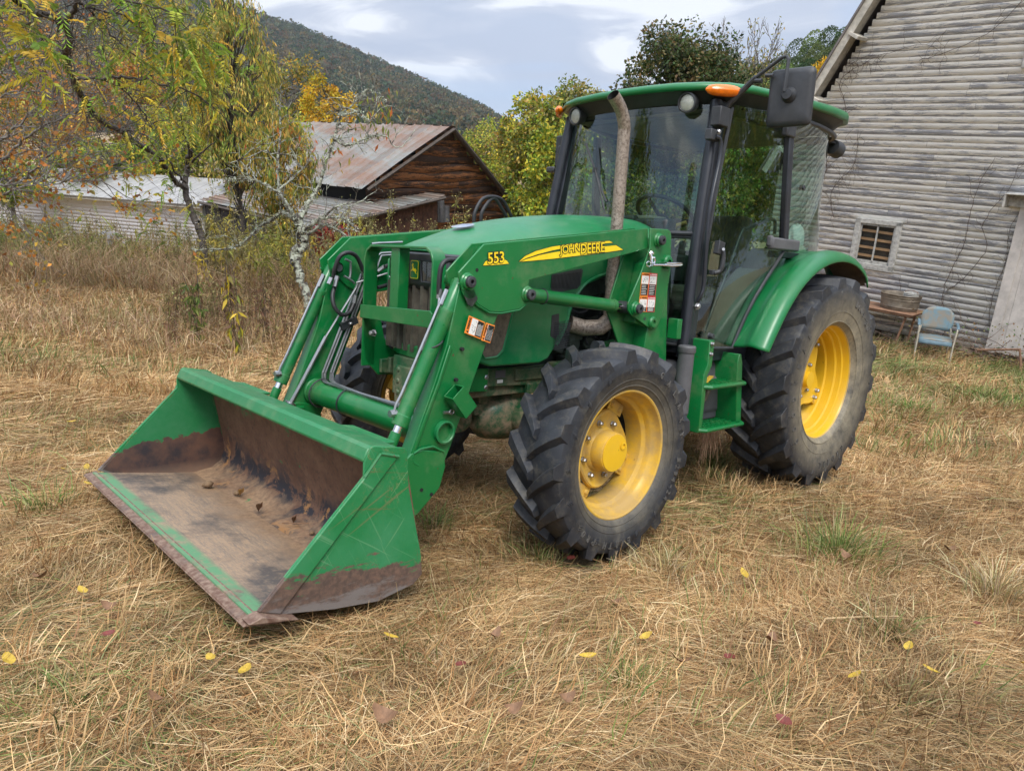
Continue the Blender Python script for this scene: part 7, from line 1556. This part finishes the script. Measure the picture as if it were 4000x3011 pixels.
# ------------------------------------------------------------------ tall weeds in front of the sheds
def weeds(n, pxr, wr, hr, name, label, pals, dens=16, seed=0, thick=.004, lsz=.09, gold=.35):
    px = rng.uniform(*pxr, n); w = rng.uniform(*wr, n); B = np.array([atd(a, 900, b_) for a, b_ in zip(px, w)]); B[:, 2] = g(B[:, 0], B[:, 1]); B = B+up*0; Hh = rng.uniform(*hr, n)*(.55+.75*vnoise(px*.02, w, 1.5, 3)); lean = rng.normal(0, .12, (n, 3)); nb = NB()
    a = TG(B); u = nrmz(np.array([0, 0, 1.])+lean); m = a+u*Hh[:, None]*.5; e = m+nrmz(u+rng.normal(0, .15, (n, 3)))*Hh[:, None]*.5; sc = pal(n, [(.30, .20, .11), (.22, .15, .08), (.28, .26, .10), (.16, .11, .07)], .2)
    for p, q in ((a, m), (m, e)): V, F = segs(p, q, thick, thick*.7, 3); nb.add(V, F, np.repeat(sc, 6, 0))
    k = n*dens; i = rng.integers(0, n, k); t = rng.uniform(.12, 1.0, k)**.8; P_ = np.where((t < .5)[:, None], a[i]+(m[i]-a[i])*(t*2)[:, None], m[i]+(e[i]-m[i])*(t*2-1)[:, None]); kind = rng.integers(0, len(pals), n); pc = np.array(pals)[kind[i]]*(1+rng.normal(0, .22, (k, 1))); low = t < .45; pc[low] = pc[low]*.3+np.array([.20, .125, .07])*.8
    nb.add(*leaves(P_, rng.normal(0, .7, (k, 3))+[0, 0, -.9], lsz*rng.uniform(.5, 1.4, k), .22, np.clip(pc, .01, .9)))
    k2 = int(n*gold); j = rng.integers(0, n, k2); mm = 16; C = np.repeat(e[j], mm, 0)+rng.normal(0, [.07, .07, .09], (k2*mm, 3)); nb.add(*leaves(C, rng.normal(size=(k2*mm, 3)), .035, .8, pal(k2*mm, [(.34, .30, .10), (.40, .36, .16), (.28, .24, .10)]))); V, F = segs(np.repeat(e[j]-[0, 0, .12], mm, 0), C, .0018, .0012, 3); nb.add(V, F, (.26, .24, .10))
    o = nb.build(name, M['leaf']); tag(o, label, 'weeds', kind='stuff'); return o
WP = [(.16,.18,.05),(.24,.24,.06),(.12,.14,.05),(.40,.33,.07),(.28,.20,.09),(.22,.14,.08),(.30,.20,.11),(.13,.16,.05)]
weeds(1500, (-700, 1150), (15.5, 22), (.6, 1.35), 'tall_weeds', 'thick band of tall brown and green weeds in front of the white shed', WP, 22)
weeds(300, (-400, 520), (15.5, 18), (.7, 1.25), 'goldenrod_patch', 'bushy green goldenrod thicket in front of the left part of the shed', [(.17,.21,.05),(.22,.25,.06),(.13,.17,.05),(.26,.25,.08)], 46, lsz=.10)
weeds(260, (820, 1420), (13, 17), (.8, 1.7), 'goldenrod_patch', 'tall yellowing goldenrod in front of the dark lean-to', [(.22,.24,.05),(.36,.32,.06),(.50,.38,.06),(.20,.17,.08)], 46, lsz=.11, gold=.8)
weeds(120, (1380, 2300), (13, 19), (1.1, 2.0), 'goldenrod_patch', 'seedy goldenrod heads rising behind the tractor hood', [(.26,.27,.06),(.42,.36,.06),(.30,.26,.10)], 30, lsz=.11, gold=1.)
weeds(260, (640, 1350), (9.2, 12.5), (.25, .75), 'dry_weeds', 'brown dry weeds left standing behind the bucket', [(.18,.10,.06),(.26,.16,.09),(.14,.08,.05),(.24,.20,.08)], 18, lsz=.07, gold=.1)
# long unmown dry grass band
def tallgrass(n, wr, h, seed):
    w = rng.uniform(*wr, n); px = rng.uniform(-500, 1900, n); B = np.array([atd(a, 900, b_) for a, b_ in zip(px, w)]); B[:, 2] = g(B[:, 0], B[:, 1]); a = TG(B); az = rng.uniform(0, 6.28, n); el = rng.uniform(.6, 1.5, n); D = np.stack([np.cos(az)*np.cos(el), np.sin(az)*np.cos(el), np.sin(el)], 1); L = h*rng.uniform(.4, 1.2, n)*(.5+.8*vnoise(B[:, 0], B[:, 1], 2, seed)); m = a+D*L[:, None]*.6; e = m+(D+rng.normal(0, .3, (n, 3))-[0, 0, .5])*L[:, None]*.45; S = nrmz(np.cross(D, rng.normal(size=(n, 3))))*.0035; V = np.stack([a-S, a+S, m+S, m-S, e+S*.3, e-S*.3], 1).reshape(-1, 3); b = np.arange(n)[:, None]*6; F = np.concatenate([b+np.array([[0, 1, 2, 3]]), b+np.array([[3, 2, 4, 5]])]); C = pal(n, [(.36,.24,.13),(.45,.31,.18),(.30,.19,.11),(.52,.38,.23),(.24,.20,.08)], .18); return V, F, np.repeat(C, 6, 0)
nb = NB(); nb.add(*tallgrass(52000, (13.2, 25), .9, 2)); nb.add(*tallgrass(9000, (8.5, 13.8), .45, 5)); tag(nb.build('unmown_grass', M['straw']), 'band of tall reddish dry grass left unmown before the sheds', 'grass', kind='stuff')
# single weeds standing in the mown part
def weed(px, w, h, label, pals, k, lsz=.12, st=3):
    b = gp(px, w); o = empty('weed', loc=TG(b)); tag(o, label, 'weed'); s_ = NB(); l_ = NB()
    for i in range(st):
        hh = h*rng.uniform(.75, 1.05); P_ = np.array([(rng.normal(0, .03), rng.normal(0, .03), -.03)]+[(0, 0, 0)]*6)
        for j in range(1, 7): P_[j] = P_[j-1]+np.array([rng.normal(0, .02), rng.normal(0, .02), hh/6])
        V, F = segs(P_[:-1], P_[1:], .005, .004, 5); s_.add(V, F, (.2, .17, .08)); t = rng.uniform(.1, 1, k); q = P_[np.minimum(5, (t*6).astype(int))]+rng.normal(0, .015, (k, 3)); l_.add(*leaves(q, rng.normal(0, .45, (k, 3))+[0, 0, -1], lsz*rng.uniform(.5, 1.3, k), .24, pal(k, pals, .25)))
    s_.build('stem', M['twig'], o); l_.build('leaves', M['leaf'], o)
weed(780, 9.6, .95, 'green leafy weed standing alone in the mown grass, leftmost of three', [(.18,.24,.06),(.24,.28,.07),(.12,.16,.05)], 60)
weed(925, 9.2, 1.25, 'tall withered weed with large yellow leaves, middle of three', [(.16,.10,.06),(.50,.38,.04),(.20,.13,.08),(.22,.22,.05)], 46, .15, 3)
weed(1045, 10., .9, 'brown curled weed nearest the lichen tree, rightmost of three', [(.16,.10,.06),(.22,.14,.09),(.26,.24,.08)], 44)
# red creeper at the foot of the lean-to
nb = NB(); n = 900; C = np.array([TG(atd(x, y, 17.6)) for x, y in zip(rng.uniform(1230, 1420, n), rng.uniform(900, 1000, n))]); C += rng.normal(0, .1, C.shape); nb.add(*leaves(C, rng.normal(size=(n, 3)), .09, .7, pal(n, [(.30, .03, .03), (.20, .03, .03), (.40, .06, .04)]))); tag(nb.build('red_creeper', M['leaf']), 'dark red creeper leaves on the lean-to wall', 'creeper', kind='stuff')
# ------------------------------------------------------------------ wooded mountain
RG = [(-2600, -700), (-1200, -420), (-400, -240), (300, -110), (705, 0), (900, 48), (1085, 100), (1193, 145), (1338, 205), (1480, 268), (1627, 330), (1736, 383), (1880, 446), (1962, 500), (2150, 575), (2600, 660)]
rx_ = np.array([p[0] for p in RG], float); ry_ = np.array([p[1] for p in RG], float)
def mt(px, t):                                     # t 0 foot .. 1 ridge
    py = np.interp(px, rx_, ry_); w1 = 1150.; w0 = 560.; w = w0+(w1-w0)*t; top = (cam_o+w1*(cf+cr*(px-W/2)/FL-cu*(py-H/2)/FL)); d0 = cf+cr*(px-W/2)/FL; d0 = d0-up*(d0@up); foot = cam_o+d0*w0; foot = foot-up*((foot-cam_o)@up+9.); s = t**1.15; return foot+(top-foot)*s
pxs = np.linspace(-2600, 2600, 110); ts = np.linspace(0, 1, 40); grid_ = np.array([[mt(a, t) for t in ts] for a in pxs]); grid_ += up*(rng.normal(0, 1.2, grid_.shape[:2]+(1,))); ni, nj = grid_.shape[:2]
back = grid_[:, -1:]+(cf*300-up*60); grid_ = np.concatenate([grid_, back], 1); nj += 1
ii, jj = np.meshgrid(np.arange(ni-1), np.arange(nj-1), indexing='ij'); k0 = (ii*nj+jj).ravel(); F = np.stack([k0, k0+nj, k0+nj+1, k0+1], 1)
tag(np_mesh('hills', TG(grid_.reshape(-1, 3)), F, plain('forest_floor', (.035, .04, .018), .95, var=.4, scale=.05), None), None, None, kind='structure')
def forest(n, fn, size, leafk, name, label, mixf, lf=(.16, .30)):
    C = []; T = []
    for _ in range(n): p, t = fn(); C.append(p); T.append(t)
    C = TG(np.array(C)); T = np.array(T); s = size*rng.uniform(.6, 1.35, n); cc = mixf(T, n, C)*(1+rng.normal(0, .22, (n, 1))); k = n*leafk; i = np.repeat(np.arange(n), leafk); d = rand_unit(k); d[:, 2] = np.abs(d[:, 2])*1.3-.25; P_ = C[i]+d*s[i][:, None]*[.55, .55, .75]+np.array([0, 0, 1])*s[i][:, None]*.35
    nb = NB(); nb.add(*leaves(P_, d*.3+rng.normal(0, 1, (k, 3)), s[i]*rng.uniform(*lf, k), .8, np.clip(cc[i]*(1+rng.normal(0, .2, (k, 1))), .004, .7))); tag(nb.build(name, M['leaf']), label, 'forest', kind='stuff')
def fm():
    while True:
        a = rng.uniform(-300, 2300); t = rng.uniform(0, 1)**.8
        return mt(a, t), t
def mixm(T, n, C_=None):
    A = np.array([(.050,.078,.030),(.036,.060,.028),(.068,.088,.034)]); B = np.array([(.115,.088,.034),(.135,.080,.034),(.095,.095,.038),(.16,.115,.040),(.080,.078,.038)]); pn = np.sin(C_[:, 0]*.013+2*np.sin(C_[:, 1]*.009))*np.sin(C_[:, 1]*.017+1.3*np.sin(C_[:, 0]*.011+C_[:, 2]*.02)); k = rng.uniform(0, 1, n) < (.32+.34*pn+.5*np.clip((T-.55)*2, 0, 1)); return np.where(k[:, None], A[rng.integers(0, 3, n)], B[rng.integers(0, 5, n)])
forest(14000, fm, 10.5, 60, 'mountain_forest', 'autumn forest of green and rust crowns covering the mountain', mixm)
# nearer wooded slope on the right
RH = [(2500, 420), (2900, 330), (3060, 262), (3130, 235), (3200, 200), (3290, 160), (3345, 150), (3600, 60), (4200, -60), (5200, -200)]
hx = np.array([p[0] for p in RH], float); hy = np.array([p[1] for p in RH], float)
def mh(px, t):
    py = np.interp(px, hx, hy)+14; w0, w1 = 70., 150.; top = (cam_o+w1*(cf+cr*(px-W/2)/FL-cu*(py-H/2)/FL)); d0 = cf+cr*(px-W/2)/FL; d0 = d0-up*(d0@up); foot = cam_o+d0*w0; foot = foot-up*((foot-cam_o)@up+8.); return foot+(top-foot)*t
pxs = np.linspace(2500, 5200, 40); grid_ = np.array([[mh(a, t) for t in np.linspace(0, 1, 16)] for a in pxs]); ni, nj = grid_.shape[:2]; ii, jj = np.meshgrid(np.arange(ni-1), np.arange(nj-1), indexing='ij'); k0 = (ii*nj+jj).ravel(); F = np.stack([k0, k0+nj, k0+nj+1, k0+1], 1)
tag(np_mesh('hillside', TG(grid_.reshape(-1, 3)), F, MATS.get('ff') or plain('hill_floor', (.035, .045, .018), .95, var=.4, scale=.1), None), None, None, kind='structure')
forest(300, lambda: (mh(rng.uniform(2900, 3700), rng.uniform(.1, 1)), .5), 3.6, 700, 'hillside_forest', 'bright green wood on the slope behind the barn roof', lambda T, n, C_: pal(n, [(.07,.11,.03),(.09,.14,.035),(.05,.085,.025),(.12,.15,.04)], .15), (.05, .09))
# trees out of frame that the cab glass mirrors
for (x, y, h_, lab) in ((14, -7.5, 5.6, 'large leafy tree beyond the left of the view, mirrored in the windscreen'), (20, -15, 6.0, 'second leafy tree beyond the left of the view'), (-9, 17, 5.0, 'leafy tree beyond the right of the view, mirrored in the cab door'), (-20, 22, 6, 'far leafy tree beyond the right of the view'), (2, 24, 4.0, 'leafy tree behind the right shoulder of the camera')):
    z = float(g(x, y)); c = np.array([x, y, z])+up*h_*.85; rel = c-cam_o; wv = rel@cf
    root = empty('leafy_tree', loc=TG((x, y, z))); tag(root, lab, 'tree', 'trees mirrored in the cab glass'); n = 9000; cl = rand_unit(40)*(rng.uniform(.2, 1, 40)**.5)[:, None]*h_*.55+np.array([0, 0, h_*.9]); ci = rng.integers(0, 40, n); nb = NB(); nb.add(*leaves(cl[ci]+rand_unit(n)*(rng.uniform(0, 1, n)**.5)[:, None]*h_*.2, rng.normal(size=(n, 3)), .22, .6, pal(n, YG+GRN))); nb.build('crown', M['leaf'], root); nb = NB(); nb.add(*segs([[0, 0, -.2]], [[0, 0, h_*.8]], .2, .08, 8), (.1, .08, .07)); nb.add(*segs(np.repeat([[0, 0, h_*.55]], 40, 0), cl, .06, .02, 5), (.1, .08, .07)); nb.build('trunk', M['bark'], root)
# ------------------------------------------------------------------ valley air
hz_ = NT('valley_air'); hz_.n.remove(hz_.p); pv = hz_.n.new('ShaderNodeVolumePrincipled'); pv.inputs['Color'].default_value = (.80, .88, 1, 1); pv.inputs['Density'].default_value = .00011; pv.inputs['Anisotropy'].default_value = .2; hz_.link(pv.outputs[0], hz_.out.inputs['Volume'])
hb2 = MB(); hb2.bb(-3200, 3200, -3200, 3200, -420, 620); o = hb2.build('haze', hz_.mat); tag(o, 'thin bluish air filling the valley', 'haze', kind='stuff')
scn.cycles.volume_step_rate = 8; scn.cycles.volume_max_steps = 64; scn.cycles.volume_bounces = 0
# =================================================================== camera, light, sky
cd = bpy.data.cameras.new('camera'); cam = bpy.data.objects.new('camera', cd); col.objects.link(cam)
cd.sensor_width = 36; cd.sensor_fit = 'HORIZONTAL'; cd.lens = FL/W*36; cd.clip_end = 6000; cd.clip_start = .05
cg = [TG(v) for v in (cr, cu, -cf)]; co = TG(cam_o)
cam.matrix_world = Matrix([[cg[0][i], cg[1][i], cg[2][i], co[i]] for i in range(3)]+[[0, 0, 0, 1]])
scn.camera = cam
w = bpy.data.worlds.new('World'); scn.world = w; w.use_nodes = True; nt = w.node_tree; N = nt.nodes; Lk = nt.links
bgn = N['Background']; sky = N.new('ShaderNodeTexSky'); sky.sky_type = 'NISHITA'; sky.sun_disc = False
SUN_EL, SUN_AZ = R(58), math.atan2(TG(-cf)[1], TG(-cf)[0])+R(8)
sky.sun_elevation = SUN_EL; sky.sun_rotation = math.pi/2-SUN_AZ; sky.air_density = 1.0; sky.dust_density = 1.0; sky.altitude = 400
tc = N.new('ShaderNodeTexCoord'); mp = N.new('ShaderNodeMapping'); mp.inputs['Scale'].default_value = (1, 1, 4.2); Lk.new(tc.outputs['Generated'], mp.inputs[0])
def nz(scale, det, dist, rot):
    m = N.new('ShaderNodeMapping'); m.inputs['Rotation'].default_value = rot; Lk.new(mp.outputs[0], m.inputs[0]); n = N.new('ShaderNodeTexNoise'); n.inputs['Scale'].default_value = scale; n.inputs['Detail'].default_value = det; n.inputs['Distortion'].default_value = dist; n.inputs['Roughness'].default_value = .5; Lk.new(m.outputs[0], n.inputs['Vector']); return n.outputs['Fac']
def rp(f, st):
    r_ = N.new('ShaderNodeValToRGB'); e = r_.color_ramp.elements
    while len(e) < len(st): e.new(.5)
    for i, (p, c) in enumerate(st): e[i].position = p; e[i].color = (*c, 1)
    Lk.new(f, r_.inputs[0]); return r_.outputs[0]
def mx(f, a, b):
    m = N.new('ShaderNodeMix'); m.data_type = 'RGBA'
    if isinstance(f, float): m.inputs[0].default_value = f
    else: Lk.new(f, m.inputs[0])
    for s, v in ((6, a), (7, b)):
        if isinstance(v, tuple): m.inputs[s].default_value = (*v, 1)
        else: Lk.new(v, m.inputs[s])
    return m.outputs[2]
K = .60
cl1 = rp(nz(3.4, 7, 1.1, (0, .25, .9)), [(.40, (5.6*K, 6.4*K, 8.0*K)), (.50, (6.9*K, 7.5*K, 8.8*K)), (.58, (11.6*K, 11.9*K, 12.4*K))])
cov = rp(nz(1.5, 4, .5, (.2, 0, 1.0)), [(.36, (0, 0, 0)), (.48, (1, 1, 1))])
skyb = mx(.8, sky.outputs[0], (2.7, 3.7, 5.6))
sx = N.new('ShaderNodeSeparateXYZ'); Lk.new(tc.outputs['Generated'], sx.inputs[0]); mr = N.new('ShaderNodeMapRange'); mr.interpolation_type = 'SMOOTHSTEP'; Lk.new(sx.outputs[2], mr.inputs[0]); mr.inputs[1].default_value = .22; mr.inputs[2].default_value = .8; mr.inputs[3].default_value = 1; mr.inputs[4].default_value = 2.5
vm = N.new('ShaderNodeVectorMath'); vm.operation = 'SCALE'; Lk.new(mx(cov, skyb, cl1), vm.inputs[0]); Lk.new(mr.outputs[0], vm.inputs['Scale'])   # overcast sky: the zenith is about 2.5 times the horizon
Lk.new(vm.outputs[0], bgn.inputs[0]); bgn.inputs[1].default_value = .105
sd = bpy.data.lights.new('sun', 'SUN'); sd.energy = 2.4; sd.angle = R(22); sd.color = (1, .955, .88)
so = bpy.data.objects.new('sun', sd); col.objects.link(so)
dv = Vector((math.cos(SUN_EL)*math.cos(SUN_AZ), math.cos(SUN_EL)*math.sin(SUN_AZ), math.sin(SUN_EL))); so.rotation_euler = dv.to_track_quat('Z', 'Y').to_euler(); so.location = dv*50
vs_ = scn.view_settings; vs_.view_transform = 'Standard'; vs_.look = 'None'; vs_.exposure = .5; vs_.gamma = 1; vs_.use_curve_mapping = False
scn.cycles.use_denoising = True; scn.cycles.max_bounces = 6; scn.cycles.transparent_max_bounces = 12; scn.cycles.diffuse_bounces = 3; scn.cycles.glossy_bounces = 3; scn.cycles.caustics_reflective = False; scn.cycles.caustics_refractive = False
